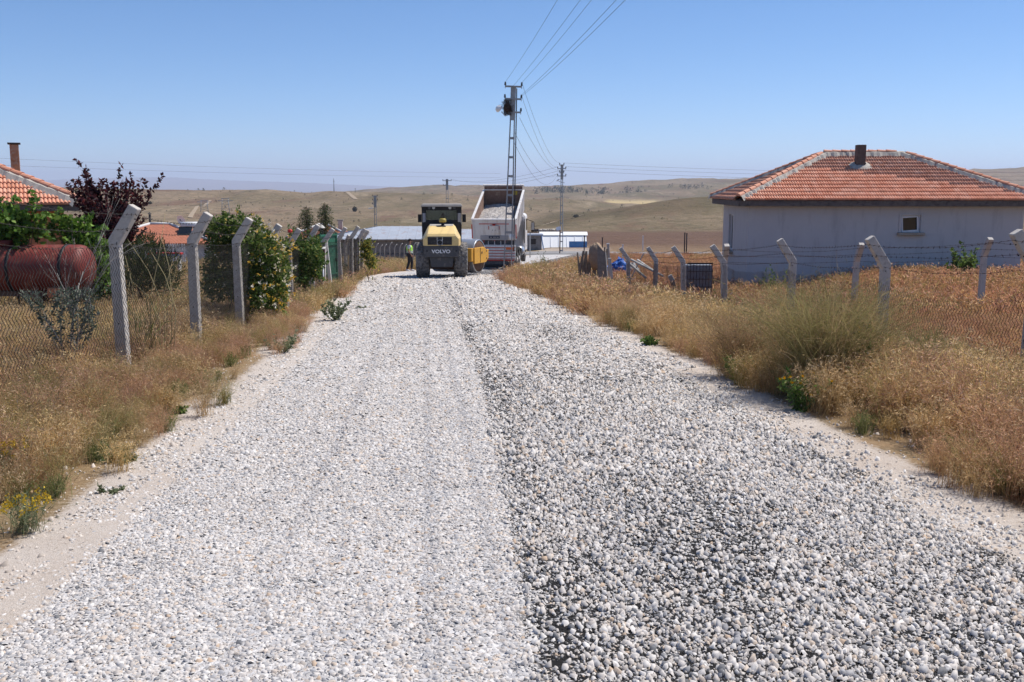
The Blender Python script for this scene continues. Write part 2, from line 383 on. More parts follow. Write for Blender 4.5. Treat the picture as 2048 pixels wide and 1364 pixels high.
# ------------------------------------------------------------------ the chip-sealed road
def road_material():
    m, t, p, out = newmat('chip_seal')
    uv = t.n('ShaderNodeAttribute', attribute_name='lane').outputs['Vector']      # x: across from the seam, y: along, z: right lane
    sp = t.n('ShaderNodeSeparateXYZ'); t.l(uv, sp.inputs[0])
    flat = t.n('ShaderNodeCombineXYZ'); t.l(sp.outputs[0], flat.inputs[0]); t.l(sp.outputs[1], flat.inputs[1])
    Q = flat.outputs[0]
    edge = t.math('ADD', sp.outputs[0], t.math('MULTIPLY', t.math('SUBTRACT', t.noise(Q, 3.5, 4, .6), .5), .45))
    right = t.ramp(edge, [(.0, 0), (.06, 1)])
    streak = t.noise(t.vscale(Q, 2.2, .10, 1), 1.0, 5, .6); patch = t.noise(t.vscale(Q, 1, .35, 1), 1.1, 5, .6)
    vo = t.n('ShaderNodeTexVoronoi'); vo.inputs['Scale'].default_value = 40; t.l(Q, vo.inputs['Vector'])
    vd = t.n('ShaderNodeTexVoronoi'); vd.feature = 'DISTANCE_TO_EDGE'; vd.inputs['Scale'].default_value = 40; t.l(Q, vd.inputs['Vector'])
    hs = t.n('ShaderNodeSeparateColor'); t.l(vo.outputs['Color'], hs.inputs[0])
    stone = t.ramp(hs.outputs[0], [(0, (.42, .405, .40)), (.45, (.56, .54, .525)), (.8, (.68, .655, .635)), (.93, (.60, .50, .41)), (1, (.24, .24, .25))])
    gap_l = t.mix(t.ramp(patch, [(.35, 0), (.7, 1)]), (.44, .425, .41), (.36, .35, .35))
    gap_r = (.020, .019, .019)
    cover = t.math('ADD', t.math('MULTIPLY', patch, .7), t.math('MULTIPLY', streak, .5))
    thr = t.ramp(cover, [(.42, 1.0), (.62, .75), (.80, .45)])
    gapm = t.math('GREATER_THAN', hs.outputs[1], t.math('SUBTRACT', 1.0, t.math('MULTIPLY', thr, .75)))
    lane_r = t.mix(gapm, stone, gap_r)
    lane_r = t.mix(t.ramp(vd.outputs['Distance'], [(.0, .75), (.13, 0)]), lane_r, gap_r)
    lane_l = t.mix(t.ramp(vd.outputs['Distance'], [(.0, .55), (.10, 0)]), stone, gap_l)
    lane_l = t.mix(t.math('MULTIPLY', t.ramp(streak, [(.50, 0), (.72, 1)]), .45), lane_l, (.33, .325, .335))
    c = t.mix(right, lane_l, lane_r)
    # pale dust carried off the shoulders onto both edges
    wob = t.math('MULTIPLY', t.math('SUBTRACT', t.noise(Q, 1.7, 5, .65), .5), .9)
    ed = t.ramp(t.math('ADD', sp.outputs[2], wob), [(.05, 1), (.32, 0)])
    c = t.mix(t.math('MULTIPLY', ed, .8), c, (.55, .48, .42))
    t.l(c, p.inputs['Base Color']); p.inputs['Roughness'].default_value = .9; p.inputs['Specular IOR Level'].default_value = .08
    b = t.n('ShaderNodeBump'); b.inputs['Strength'].default_value = .9; b.inputs['Distance'].default_value = .012
    t.l(t.math('MULTIPLY', t.ramp(vd.outputs['Distance'], [(0, 0), (.3, 1)]), t.math('SUBTRACT', 1.2, gapm)), b.inputs['Height']); t.l(b.outputs[0], p.inputs['Normal'])
road_material()
def road_surf(x, y):
    l, r = road_l(y), road_r(y); c = (l+r)/2; h = (r-l)/2
    q = np.clip(np.abs(x-c)/h, 0, 1)
    return road_z(y) + .035*(1-q*q) - .018*q**8 + (fbm(x*1.5, y*1.5, 2, 31)-.5)*.012
def build_road():
    ys = np.concatenate([np.arange(-24, 40, .4), np.arange(40, 99, .8)]); s = np.linspace(0, 1, 34)
    Y, S = np.meshgrid(ys, s, indexing='ij'); ov = .12 + .14*(fbm(Y*1.3, S*0+Y*.2, 3, 4)-.3)
    L, Rr = road_l(Y)-ov, road_r(Y)+ov
    X = L + (Rr-L)*S; Z = road_surf(X, Y)
    edge = np.minimum(S, 1-S); Z = np.where(edge == 0, Z-.03, Z)
    n, m = Y.shape; i = np.arange(n*m).reshape(n, m)
    Fq = np.stack([i[:-1, :-1], i[:-1, 1:], i[1:, 1:], i[1:, :-1]], -1).reshape(-1, 4)
    me = np_mesh('road', np.stack([X, Y, Z], -1), Fq, MATS['chip_seal'], smooth=True)
    a = me.attributes.new('lane', 'FLOAT_VECTOR', 'POINT')
    a.data.foreach_set('vector', np.stack([X-road_s(Y), Y, np.minimum(X-L, Rr-X)], -1).astype(np.float32).ravel())
    return tag(put('road', me), kind='structure')
build_road()

# loose chippings: every stone its own faceted lump, half sunk into the bitumen
def stone_kit(k, nl=5, nh=4):
    r = np.random.default_rng(100+k)
    a = np.sort((np.arange(nl)+r.uniform(-.3, .3, nl))*2*np.pi/nl)
    b = np.sort((np.arange(nh)+r.uniform(-.35, .35, nh))*2*np.pi/nh + r.uniform(0, 1)); tl = r.normal(0, .45, 2)
    lo = np.stack([np.cos(a)*r.uniform(.42, .58, nl), np.sin(a)*r.uniform(.34, .5, nl), r.uniform(-.25, .12, nl)], 1)
    hi = np.stack([np.cos(b)*r.uniform(.22, .46, nh), np.sin(b)*r.uniform(.18, .40, nh), np.zeros(nh)], 1); hi[:, 2] = .40 + hi[:, 0]*tl[0] + hi[:, 1]*tl[1] + r.uniform(-.03, .03, nh)
    V = np.concatenate([lo, hi]); bm = bmesh.new()
    for q in V: bm.verts.new(q)
    # low skirt below so that no gap shows
    bmesh.ops.convex_hull(bm, input=bm.verts); bm.verts.ensure_lookup_table(); bm.verts.index_update()
    bmesh.ops.triangulate(bm, faces=bm.faces)
    Vv = np.array([v.co[:] for v in bm.verts]); Ff = np.array([[v.index for v in f.verts] for f in bm.faces if f.normal.z > -.12]); bm.free()
    return Vv, Ff
KIT = [stone_kit(k) for k in range(36)] + [stone_kit(k, 4, 3) for k in range(36, 60)]     # finer lumps near, plainer ones far off
def stones_mesh(name, x, y, z, size, col, matname, flat=.50):
    n = len(x); which = np.where(y < 9.5, rng.integers(0, 36, n), rng.integers(36, 60, n)); th = rng.uniform(0, 6.283, n); tl = rng.normal(0, .22, (n, 2))
    Vs, Fs, Cs, off = [], [], [], 0
    for k, (V0, F0) in enumerate(KIT):
        q = np.nonzero(which == k)[0]
        if not len(q): continue
        S = size[q][:, None]; v = V0[None]*S[:, :, None]; v[..., 2] *= (np.broadcast_to(flat, n)[q]/.75)[:, None]
        v[..., 2] += v[..., 0]*tl[q, 0][:, None] + v[..., 1]*tl[q, 1][:, None]
        c, s_ = np.cos(th[q])[:, None], np.sin(th[q])[:, None]
        w = np.stack([v[..., 0]*c - v[..., 1]*s_ + x[q][:, None], v[..., 0]*s_ + v[..., 1]*c + y[q][:, None], v[..., 2] + z[q][:, None]], -1)
        Vs.append(w.reshape(-1, 3)); Fs.append((F0[None] + off + (np.arange(len(q))*len(V0))[:, None, None]).reshape(-1, 3)); off += len(q)*len(V0)
        Cs.append(np.repeat(col[q], len(V0), 0))
    return np_mesh(name, np.concatenate(Vs), np.concatenate(Fs), matname, np.concatenate(Cs))
colmat('stone', rough=.85, spec=.25)
def stone_colours(n, right):
    h = rng.uniform(0, 1, n); g = rng.normal(0, .055, n)
    base = np.array([.53, .487, .45])[None]*(1+0*g[:, None]) + g[:, None]
    base = np.where((h > .90)[:, None], np.array([.56, .47, .39])+g[:, None]*.6, base)
    base = np.where((h > .98)[:, None], np.array([.50, .38, .28]), base)
    base = np.where((h < .16)[:, None], np.array([.38, .37, .37])+g[:, None]*.5, base)
    dk = (h < np.where(right, .065, .025))
    base = np.where(dk[:, None], np.array([.17, .17, .175]), base)
    base = np.where(((h > .3) & (h < .52))[:, None], np.array([.63, .595, .56])+g[:, None]*.6, base)
    return np.clip(base, .03, .82)
def build_gravel():
    X, Y, S, C, FL = [], [], [], [], []
    for y0, y1, c in ((3.4, 7.2, .0168), (7.2, 12, .0215), (12, 20.0, .0295), (20.0, 31.0, .042), (31.0, 46.0, .066)):
        ny = int((y1-y0)/c); nx = int(6.2/c)
        gy, gx = np.meshgrid(y0 + (np.arange(ny)+.5)*c, (np.arange(nx)+.5)*c, indexing='ij')
        gy = (gy + rng.uniform(-.55, .55, gy.shape)*c).ravel(); gx = (gx + rng.uniform(-.55, .55, gx.shape)*c).ravel()
        l, r = road_l(gy)-.45, road_r(gy)+.45; x = l + gx
        keep = (x < r) & (np.abs(x) < .56*gy + .7)
        sq = x - road_s(gy) + (fbm(x*3.5, gy*3.5, 3, 41)-.5)*.2
        right = sq > 0
        ed = np.minimum(x-road_l(gy), road_r(gy)-x)
        pt = fbm(x*1.0, gy*.34, 4, 51)*.62 + fbm(x*2.3, gy*.12, 3, 61)*.38
        seam = np.exp(-(sq-.12)**2/.03)
        pk = np.where(right, .63 + 1.5*(pt-.44) - .34*seam + .06*sstep(9, 26, gy), .80 + .5*(pt-.5))
        pk = pk*np.clip((ed + np.where(x < 0, .48, .32) + (fbm(x*2.2, gy*2.2, 3, 44)-.5)*.9)/.45, .0, 1)
        keep &= rng.uniform(0, 1, len(x)) < np.clip(pk, .0, .96)
        x, gy, right = x[keep], gy[keep], right[keep]
        big = rng.gamma(5, 1/5., len(x))
        size = c*np.where(right, 1.20, 1.05)*np.clip(big**1.25, .42, 2.1)
        X.append(x); Y.append(gy); S.append(size); C.append(stone_colours(len(x), right)); FL.append(np.where(right, rng.uniform(.45, .85, len(x)), rng.uniform(.24, .46, len(x)))*(1.0 if y1 <= 12 else .72))
        if y1 <= 20:       # small tar-coated chips in the gaps of the fresh lane
            m = int(len(x)*.42); yy = rng.uniform(y0, y1, m); xx = road_s(yy) + rng.uniform(.0, 2.9, m); k = (xx < road_r(yy)+.05) & (np.abs(xx) < .56*yy + .7); xx, yy = xx[k], yy[k]; m = len(xx)
            X.append(xx); Y.append(yy); S.append(c*rng.uniform(.5, 1.05, m)); C.append(np.clip(np.array([.034, .033, .033])*rng.uniform(.4, 2.6, (m, 1)), 0, 1)); FL.append(np.full(m, .55))
    # a few strays thrown onto both shoulders
    n = 2600; gy = rng.uniform(3.5, 22, n); sd_ = rng.integers(0, 2, n); off = rng.exponential(.38, n)
    x = np.where(sd_ == 0, road_l(gy)-.1-off, road_r(gy)+.1+off)
    X.append(x); Y.append(gy); FL.append(np.full(n, .55)); S.append(rng.uniform(.010, .030, n)); C.append(np.clip(stone_colours(n, np.zeros(n, bool))*np.array([1.0, .93, .86]), 0, 1))
    X, Y, S, C, FL = map(np.concatenate, (X, Y, S, C, FL))
    inside = (X > road_l(Y)-.12) & (X < road_r(Y)+.12)
    Z = np.where(inside, road_surf(X, Y), gz(X, Y)) + .02*S
    me = stones_mesh('gravel', X, Y, Z, S, C, 'stone', FL)
    o = tag(put('gravel', me), 'loose pale chippings spread over the road surface', 'gravel', kind='stuff')
    print('GRAVEL stones', len(X), 'tris', len(me.polygons))
build_gravel()

# asphalt road crossing at the end
def cross_road():
    mat('old_asphalt', (.26, .25, .245), .9, var=.12, scale=.6, bump=.2, bscale=30)
    xs = np.linspace(-80, 110, 140); rows = []
    for k, dy in enumerate((0, .05, 3.2, 6.35, 6.4)):
        y = 97.5 + dy + xs*.02
        z = np.interp(y, _yo, _zo); z = np.maximum(gz(xs, y), np.full_like(xs, -4.62)) + (.08 if 0 < k < 4 else -.25) + (.05 if k == 2 else 0)
        rows.append(np.stack([xs, y, z], -1))
    V = np.stack(rows); n, m = V.shape[:2]; i = np.arange(n*m).reshape(n, m)
    Fq = np.stack([i[:-1, :-1], i[:-1, 1:], i[1:, 1:], i[1:, :-1]], -1).reshape(-1, 4)
    tag(put('crossing_road', np_mesh('crossing_road', V, Fq, 'old_asphalt')), kind='structure')
cross_road()
# ------------------------------------------------------------------ buildings
def tile_material(name, src):
    m, t, p, out = newmat(name)
    if src == 'object': r = t.n('ShaderNodeObjectInfo').outputs['Random']
    else: r = t.n('ShaderNodeNewGeometry').outputs['Random Per Island']
    tc = t.n('ShaderNodeNewGeometry').outputs['Position']
    c = t.ramp(r, [(0, (.58, .25, .155)), (.3, (.64, .30, .195)), (.7, (.67, .325, .215)), (.93, (.70, .38, .27)), (1, (.52, .23, .145))])
    c = t.mix(t.ramp(t.noise(tc, 4.0, 6, .7), [(.50, 0), (.78, .6)]), c, (.36, .17, .11))
    c = t.mix(t.ramp(t.noise(tc, 1.1, 5, .7), [(.5, 0), (.72, .6)]), c, (.64, .39, .29))
    t.l(c, p.inputs['Base Color']); p.inputs['Roughness'].default_value = .8; p.inputs['Specular IOR Level'].default_value = .2
tile_material('roof_tile', 'object'); tile_material('roof_tile_field', 'island')
mat('mortar', (.44, .40, .35), .95, var=.22, scale=6, bump=.7, bscale=40)
mat('plaster_grey', (.535, .53, .53), .9, var=.05, scale=1.1, bump=.3, bscale=90, dirt=(.40, .395, .40), dirt_amt=.2, streak=True)
mat('plaster_orange', (.50, .185, .085), .9, var=.10, scale=2, bump=.3, bscale=80, dirt=(.30, .12, .07), dirt_amt=.15)
mat('plaster_white', (.60, .60, .60), .9, var=.08, scale=2, bump=.2, dirt=(.42, .40, .37), dirt_amt=.15)
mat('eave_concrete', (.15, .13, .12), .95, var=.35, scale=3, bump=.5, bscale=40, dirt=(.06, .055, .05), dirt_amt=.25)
mat('sill_concrete', (.36, .31, .25), .95, var=.2, scale=8, bump=.4)
mat('pvc_white', (.74, .74, .76), .35, var=.04, spec=.5)
mat('brick_plaster', (.33, .17, .10), .95, var=.35, scale=5, bump=.8, bscale=30, dirt=(.36, .30, .25), dirt_amt=.3)
mat('soot_metal', (.06, .055, .05), .7, .4, var=.3)
mat('chimney_dark', (.11, .085, .075), .95, var=.4, scale=6, bump=.6, bscale=40)
def glass_mat():
    m, t, p, out = newmat('dark_glass')
    p.inputs['Base Color'].default_value = (.012, .014, .016, 1); p.inputs['Roughness'].default_value = .06; p.inputs['Specular IOR Level'].default_value = .5
    m, t, p, out = newmat('clear_glass')
    g = t.n('ShaderNodeBsdfTransparent'); g.inputs[0].default_value = (.50, .56, .56, 1); gl = t.n('ShaderNodeBsdfGlossy'); gl.inputs['Roughness'].default_value = .04
    fr = t.n('ShaderNodeFresnel'); fr.inputs[0].default_value = 1.45; mx = t.n('ShaderNodeMixShader')
    t.l(fr.outputs[0], mx.inputs[0]); t.l(g.outputs[0], mx.inputs[1]); t.l(gl.outputs[0], mx.inputs[2]); t.l(mx.outputs[0], out.inputs[0])
glass_mat()

TW, TL, TE = .2, .41, .34          # tile width, length, exposure
def tile_arrays():
    xs = np.linspace(-TW/2, TW/2, 9); z = .044*(np.abs(np.cos(np.pi*xs/.1))**.8)
    V = []
    for y, dz in ((0.0, .052), (TL, .004)): V += [(a, y, b+dz) for a, b in zip(xs, z)]
    V += [(a, .004, .002) for a in xs]
    F = [(i, i+1, 10+i, 9+i) for i in range(8)] + [(18+i, 19+i, i+1, i) for i in range(8)]
    return np.array(V), np.array(F)
TV, TF = tile_arrays()
TILE_ME = np_mesh('tile', TV, TF, 'roof_tile')
for poly in TILE_ME.polygons: poly.use_smooth = False
def face_tiles(poly, org, ux, uy):
    """tile positions on a roof face; poly in face coordinates (s along the eave, t up the slope)"""
    un = ux.cross(uy).normalized(); out = []
    tmax = max(p[1] for p in poly); smin = min(p[0] for p in poly); smax = max(p[0] for p in poly)
    def inside(s, t):
        c = False; n = len(poly)
        for i in range(n):
            (x1, y1), (x2, y2) = poly[i], poly[(i+1) % n]
            if (y1 > t) != (y2 > t) and s < (x2-x1)*(t-y1)/(y2-y1)+x1: c = not c
        return c
    r = 0; t = -.06
    while t < tmax:
        s = smin + TW/2
        while s < smax + TW:
            if inside(s, t+TE*.55): out.append(Matrix(((ux.x, uy.x, un.x, 0), (ux.y, uy.y, un.y, 0), (ux.z, uy.z, un.z, 0), (0, 0, 0, 1))))
            if inside(s, t+TE*.55): out[-1].translation = org + ux*(s+random.uniform(-.004, .004)) + uy*(t+random.uniform(-.008, .008)) + un*random.uniform(0, .005)
            s += TW
        t += TE; r += 1
    return out
def ridge_row(parent, a, b, mname='roof_tile', r=.105, step=.36):
    a, b = Vector(a), Vector(b); d = (b-a); n = int(d.length/step); d.normalize(); side = d.cross(Vector((0, 0, 1))).normalized(); up = side.cross(d)
    for k in range(n):
        m = MB(); V = []
        for e, rr in ((0, r*1.12), (step*1.16, r*.9)):
            for j in range(7):
                t = math.pi*j/6; V.append(d*e + side*(math.cos(t)*rr) + up*(math.sin(t)*rr*.9 + (.012 if e == 0 else 0)))
        m.add(V, [(j, j+1, 8+j, 7+j) for j in range(6)] + [tuple(reversed(range(7)))], False)
        p = a + d*(k*step) + up*.03 + side*random.uniform(-.01, .01)
        m.build('ridge_tile', mname, parent, loc=p)
def mortar_band(parent, segs, w=.25):
    m = MB()
    for a, b in segs:
        a, b = Vector(a), Vector(b); n = max(2, int((b-a).length/.12)); d = (b-a).normalized(); side = d.cross(Vector((0, 0, 1))).normalized(); pts = []
        V = []
        for k in range(n+1):
            p = a.lerp(b, k/n) + Vector((0, 0, .062)); ww = w*(1+random.uniform(-.25, .35)); hh = .10 + random.uniform(-.012, .014)
            V += [p - side*ww - Vector((0, 0, ww*.42)), p - side*ww*.55 + Vector((0, 0, hh*.6)), p + Vector((0, 0, hh)), p + side*ww*.55 + Vector((0, 0, hh*.6)), p + side*ww - Vector((0, 0, ww*.42))]
        m.add(V, [(k*5+j, k*5+j+1, k*5+5+j+1, k*5+5+j) for k in range(n) for j in range(4)])
    return m.build('mortar', 'mortar', parent)
def hip_house(root, W, D, rise, run, eave_z, base_z, slab_h, wall_m, over=.5, n_parts=300, cam_local=None):
    """hipped roof of single interlocking tiles; local frame: x along the front eave from its corner, y away"""
    roof = empty('roof', root)
    A, B, C, Dd = Vector((0, 0, eave_z)), Vector((W, 0, eave_z)), Vector((W, D, eave_z)), Vector((0, D, eave_z))
    E, Fp = Vector((run, D/2, eave_z+rise)), Vector((W-run, D/2, eave_z+rise))
    deck = MB(); lo = Vector((0, 0, -.03))
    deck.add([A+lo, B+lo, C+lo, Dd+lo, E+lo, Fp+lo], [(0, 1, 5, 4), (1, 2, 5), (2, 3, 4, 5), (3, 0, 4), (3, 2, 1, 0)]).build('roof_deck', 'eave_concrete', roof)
    allm = []
    sl = math.hypot(D/2, rise); uy = Vector((0, D/2, rise)).normalized()
    allm += [(m, 0) for m in face_tiles([(0, 0), (W, 0), (W-run, sl), (run, sl)], A, Vector((1, 0, 0)), uy)]
    s2 = math.hypot(run, rise); ul = Vector((run, 0, rise)).normalized()
    allm += [(m, 1) for m in face_tiles([(0, 0), (D, 0), (D/2, s2)], Dd, Vector((0, -1, 0)), ul)]
    ur = Vector((-run, 0, rise)).normalized()
    allm += [(m, 2) for m in face_tiles([(0, 0), (D, 0), (D/2, s2)], B, Vector((0, 1, 0)), ur)]
    allm += [(m, 3) for m in face_tiles([(0, 0), (W, 0), (W-run, sl), (run, sl)], C, Vector((-1, 0, 0)), Vector((0, -D/2, rise)).normalized())]
    cl = cam_local
    def rank(e):
        m, f = e; p = m.translation; n = m.to_3x3() @ Vector((0, 0, 1)); d = cl - p
        return -(n.dot(d.normalized()))/d.length**2 if n.dot(d) > 0 else 9
    vis = [e for e in allm if inview(root, e[0].translation)]; vid = {id(e) for e in vis}
    rest = [e for e in allm if id(e) not in vid]
    vis.sort(key=rank)
    for m, f in vis[:n_parts]:
        if rank((m, f)) >= 9: rest.append((m, f)); continue
        o = put('tile', TILE_ME, roof); o.matrix_local = m
    rest += vis[n_parts:]
    if rest:
        Vs = []; Fs = []
        for k, (m, f) in enumerate(rest):
            M = np.array(m); Vs.append(TV @ M[:3, :3].T + M[:3, 3]); Fs.append(TF + k*len(TV))
        tag(put('tile_field', np_mesh('tile_field', np.concatenate(Vs), np.concatenate(Fs), 'roof_tile_field'), roof), kind='stuff')
    mortar_band(roof, [(A, E), (B, Fp), (C, Fp), (Dd, E), (E, Fp)])
    for a, b in ((A, E), (B, Fp), (E, Fp), (C, Fp), (Dd, E)): ridge_row(roof, a + Vector((0, 0, .095)), b + Vector((0, 0, .095)))
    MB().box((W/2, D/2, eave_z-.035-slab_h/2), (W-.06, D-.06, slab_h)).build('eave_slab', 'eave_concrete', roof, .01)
    return roof
def inview(root, p, pad=60):
    root_m = Matrix.Translation(root.location) @ root.rotation_euler.to_matrix().to_4x4()
    q = root_m @ Vector(p); q = q - Vector((0, 0, CAMZ)); fz = q.y*CP - q.z*SP
    if fz <= .1: return False
    u = 1024 + F_PX*q.x/fz; return -pad < u < 2048+pad
def wall_with_holes(w, h, holes, m, parent, thick=.22, org=(0, 0, 0), rz=0.0, name='wall'):
    """wall in the local xz plane with real openings; holes: (x0, x1, z0, z1)"""
    xs = sorted({0, w, *[a for q in holes for a in q[:2]]}); zs = sorted({0, h, *[a for q in holes for a in q[2:]]})
    mb = MB(); idx = {}
    def solid(i, j):
        if not (0 <= i < len(xs)-1 and 0 <= j < len(zs)-1): return False
        cx, cz = (xs[i]+xs[i+1])/2, (zs[j]+zs[j+1])/2
        return not any(a < cx < b and c < cz < d for a, b, c, d in holes)
    def q(*P): mb.add(P, [(0, 1, 2, 3)])
    for i in range(len(xs)-1):
        for j in range(len(zs)-1):
            if not solid(i, j): continue
            a, b, c, d = xs[i], xs[i+1], zs[j], zs[j+1]
            q((a, 0, c), (b, 0, c), (b, 0, d), (a, 0, d)); q((a, thick, c), (a, thick, d), (b, thick, d), (b, thick, c))
            if not solid(i-1, j): q((a, 0, c), (a, 0, d), (a, thick, d), (a, thick, c))
            if not solid(i+1, j): q((b, 0, c), (b, thick, c), (b, thick, d), (b, 0, d))
            if not solid(i, j-1): q((a, 0, c), (a, thick, c), (b, thick, c), (b, 0, c))
            if not solid(i, j+1): q((a, 0, d), (b, 0, d), (b, thick, d), (a, thick, d))
    bm_me = mb.mesh(name, m); 
    return put(name, bm_me, parent, org, (0, 0, rz))
def window(parent, x0, x1, z0, z1, y=.06, mull=0, rz=0, org=(0, 0, 0), open_tilt=0, sill=True):
    w = empty('window', parent, org, (0, 0, rz)); t = .06
    fr = MB(); cx, cz = (x0+x1)/2, (z0+z1)/2; W, H = x1-x0, z1-z0
    fr.box((cx, y, z1-t/2), (W, .07, t)).box((cx, y, z0+t/2), (W, .07, t)).box((x0+t/2, y, cz), (t, .068, H-2*t)).box((x1-t/2, y, cz), (t, .068, H-2*t))
    for k in range(mull): fr.box((x0+W*(k+1)/(mull+1), y, cz), (.07, .064, H-2*t))
    fr.build('frame', 'pvc_white', w, .006)
    gl = MB().box((cx, y+.02, cz), (W-2*t, .012, H-2*t)); gl.build('pane', 'dark_glass', w)
    if open_tilt:
        s = MB(); i = .05; x2 = x1-.015; X0, X1, Z0, Z1 = x0+.03, x2-.05, z0+.03, z1-.03
        a, b = (X1-X0)/2, (Z1-Z0)/2
        for c, d in (((0, 0, b-i/2), (2*a, .05, i)), ((0, 0, -b+i/2), (2*a, .05, i)), ((-a+i/2, 0, 0), (i, .05, 2*b-2*i)), ((a-i/2, 0, 0), (i, .05, 2*b-2*i))): s.box(c, d)
        o = s.build('sash', 'pvc_white', w, .005, loc=((X0+X1)/2, y-.045, (Z0+Z1)/2)); o.rotation_euler = (0, R(-4), 0)
    if sill: MB().box((cx, -.06, z0-.06), (W+.28, .26, .10)).build('sill', 'sill_concrete', w, .01)
    return w

def grey_house():
    th = R(-4.0); loc = Vector((8.62, 38.5, 0))
    root = thing('village_house', 'grey plastered house with hipped red tile roof and one small white window', 'house', loc, th)
    inv = (Matrix.Translation(loc) @ Matrix.Rotation(th, 4, 'Z')).inverted(); cl = inv @ Vector((0, 0, CAMZ))
    W, D, ez, base = 11.3, 8.0, 1.47, -3.1
    hip_house(root, W, D, 1.78, 4.05, ez, base, .22, 'plaster_grey', cam_local=cl)
    o = .5; wt = ez-.255; h = wt-base
    cx = 15.28; # window centre in the place -> local x
    lx = (inv @ Vector((cx, 38.6, 0))).x
    wz = .545 - base
    hole = (lx-.36-o, lx+.36-o, wz-.32, wz+.32)
    wall_with_holes(W-2*o, h, [hole], 'plaster_grey', root, org=(o, o, base))
    window(root, lx-.36, lx+.36, .545-.32, .545+.32, y=.12, org=(0, o, 0), open_tilt=1)
    # plaster surround around the small window
    sr = MB(); x0, x1, z0, z1 = lx-.36, lx+.36, .545-.32, .545+.32
    sr.box((lx, o-.012, z1+.04), (.9, .03, .08)).box((x0-.045, o-.012, .545), (.09, .03, .64)).box((x1+.045, o-.012, .545), (.09, .03, .64)).build('window_surround', 'plaster_grey', root, .004)
    # left side wall with a tall narrow window
    wz0 = -.75-base
    wall_with_holes(D-2*o-.44, h, [(1.6, 2.9, wz0, wz0+1.55)], 'plaster_grey', root, org=(o, D-o-.22, base), rz=R(-90))
    w2 = window(root, 1.6, 2.9, -.75, .80, y=.12, mull=1, org=(o, D-o-.22, 0), rz=R(-90))
    wall_with_holes(D-2*o-.44, h, [], 'plaster_grey', root, org=(W-o, o+.22, base), rz=R(90))
    wall_with_holes(W-2*o, h, [], 'plaster_grey', root, org=(W-o, D-o, base), rz=R(180))
    MB().box((W/2, D/2, -1.2), (W-2*o-.6, D-2*o-.6, .1)).build('ceiling', 'plaster_white', root)
    # chimney with its mortar collar
    c = inv @ Vector((14.05, 41.0, 0)); ch = empty('chimney', root, (c.x, c.y, 0))
    zb = ez + 1.78*(c.y/4.0)
    MB().box((0, 0, zb+.28), (.36, .36, 1.2)).build('stack', 'chimney_dark', ch, .02)
    col = MB(); n = 18; V = []
    for r, z in ((.52, -.10), (.44, .02), (.30, .12), (.2, .16)):
        for k in range(n):
            a = 2*math.pi*k/n; rr = r*(1+random.uniform(-.09, .09)); x, y = rr*math.cos(a)*1.15, rr*math.sin(a)
            V.append((x, y, zb + y*.445 + z))
    col.add(V, [(i*n+k, i*n+(k+1) % n, (i+1)*n+(k+1) % n, (i+1)*n+k) for i in range(3) for k in range(n)]).build('mortar_collar', 'mortar', ch)
grey_house()

def orange_house():
    W, D, ez, base, th = 10.0, 8.0, 1.45, -2.4, R(25)
    cx, cy = -11.95, 28.0
    loc = Vector((cx - W*math.cos(th), cy - W*math.sin(th), 0)); root = thing('village_house', 'orange plastered house with red tile roof and brick chimney behind the red tank', 'house', loc, th)
    inv = (Matrix.Translation(loc) @ Matrix.Rotation(th, 4, 'Z')).inverted(); cl = inv @ Vector((0, 0, CAMZ))
    hip_house(root, W, D, 1.78, 4.0, ez, base, .16, 'plaster_orange', cam_local=cl)
    o = .45; wt = ez-.195; h = wt-base
    wall_with_holes(W-2*o, h, [(W-2*o-3.0, W-2*o-2.0, .95, 3.0), (2.0, 3.6, 1.6, 2.9)], 'plaster_orange', root, org=(o, o, base))
    window(root, W-o-3.0, W-o-2.0, base+.95, base+3.0, y=.1, mull=0, org=(0, o, 0), sill=False)
    MB().box((W-o-2.5, o+.06, base+1.9), (.88, .05, 1.94)).build('door_panel', 'pvc_white', root, .01)
    window(root, 2.0+o, 3.6+o, base+1.6, base+2.9, y=.1, mull=1, org=(0, o, 0))
    wall_with_holes(D-2*o-.44, h, [(2.5, 3.9, 1.6, 2.9)], 'plaster_orange', root, org=(W-o, o+.22, base), rz=R(90))
    window(root, 2.5, 3.9, base+1.6, base+2.9, y=.1, mull=1, org=(W-o, o+.22, 0), rz=R(90))
    wall_with_holes(D-2*o-.44, h, [], 'plaster_orange', root, org=(o, D-o-.22, base), rz=R(-90))
    wall_with_holes(W-2*o, h, [], 'plaster_orange', root, org=(W-o, D-o, base), rz=R(180))
    MB().box((W/2, D/2, -.9), (W-2*o-.6, D-2*o-.6, .1)).build('ceiling', 'plaster_white', root)
    p = inv @ at(30, 318, 29.3); ch = empty('chimney', root, (p.x, p.y, 0))
    MB().box((0, 0, 2.55), (.24, .24, 1.15), taper=(.97, .97)).build('stack', 'brick_plaster', ch, .015)
    MB().box((0, 0, 3.15), (.34, .34, .05)).build('cap', 'soot_metal', ch, .01)
orange_house()

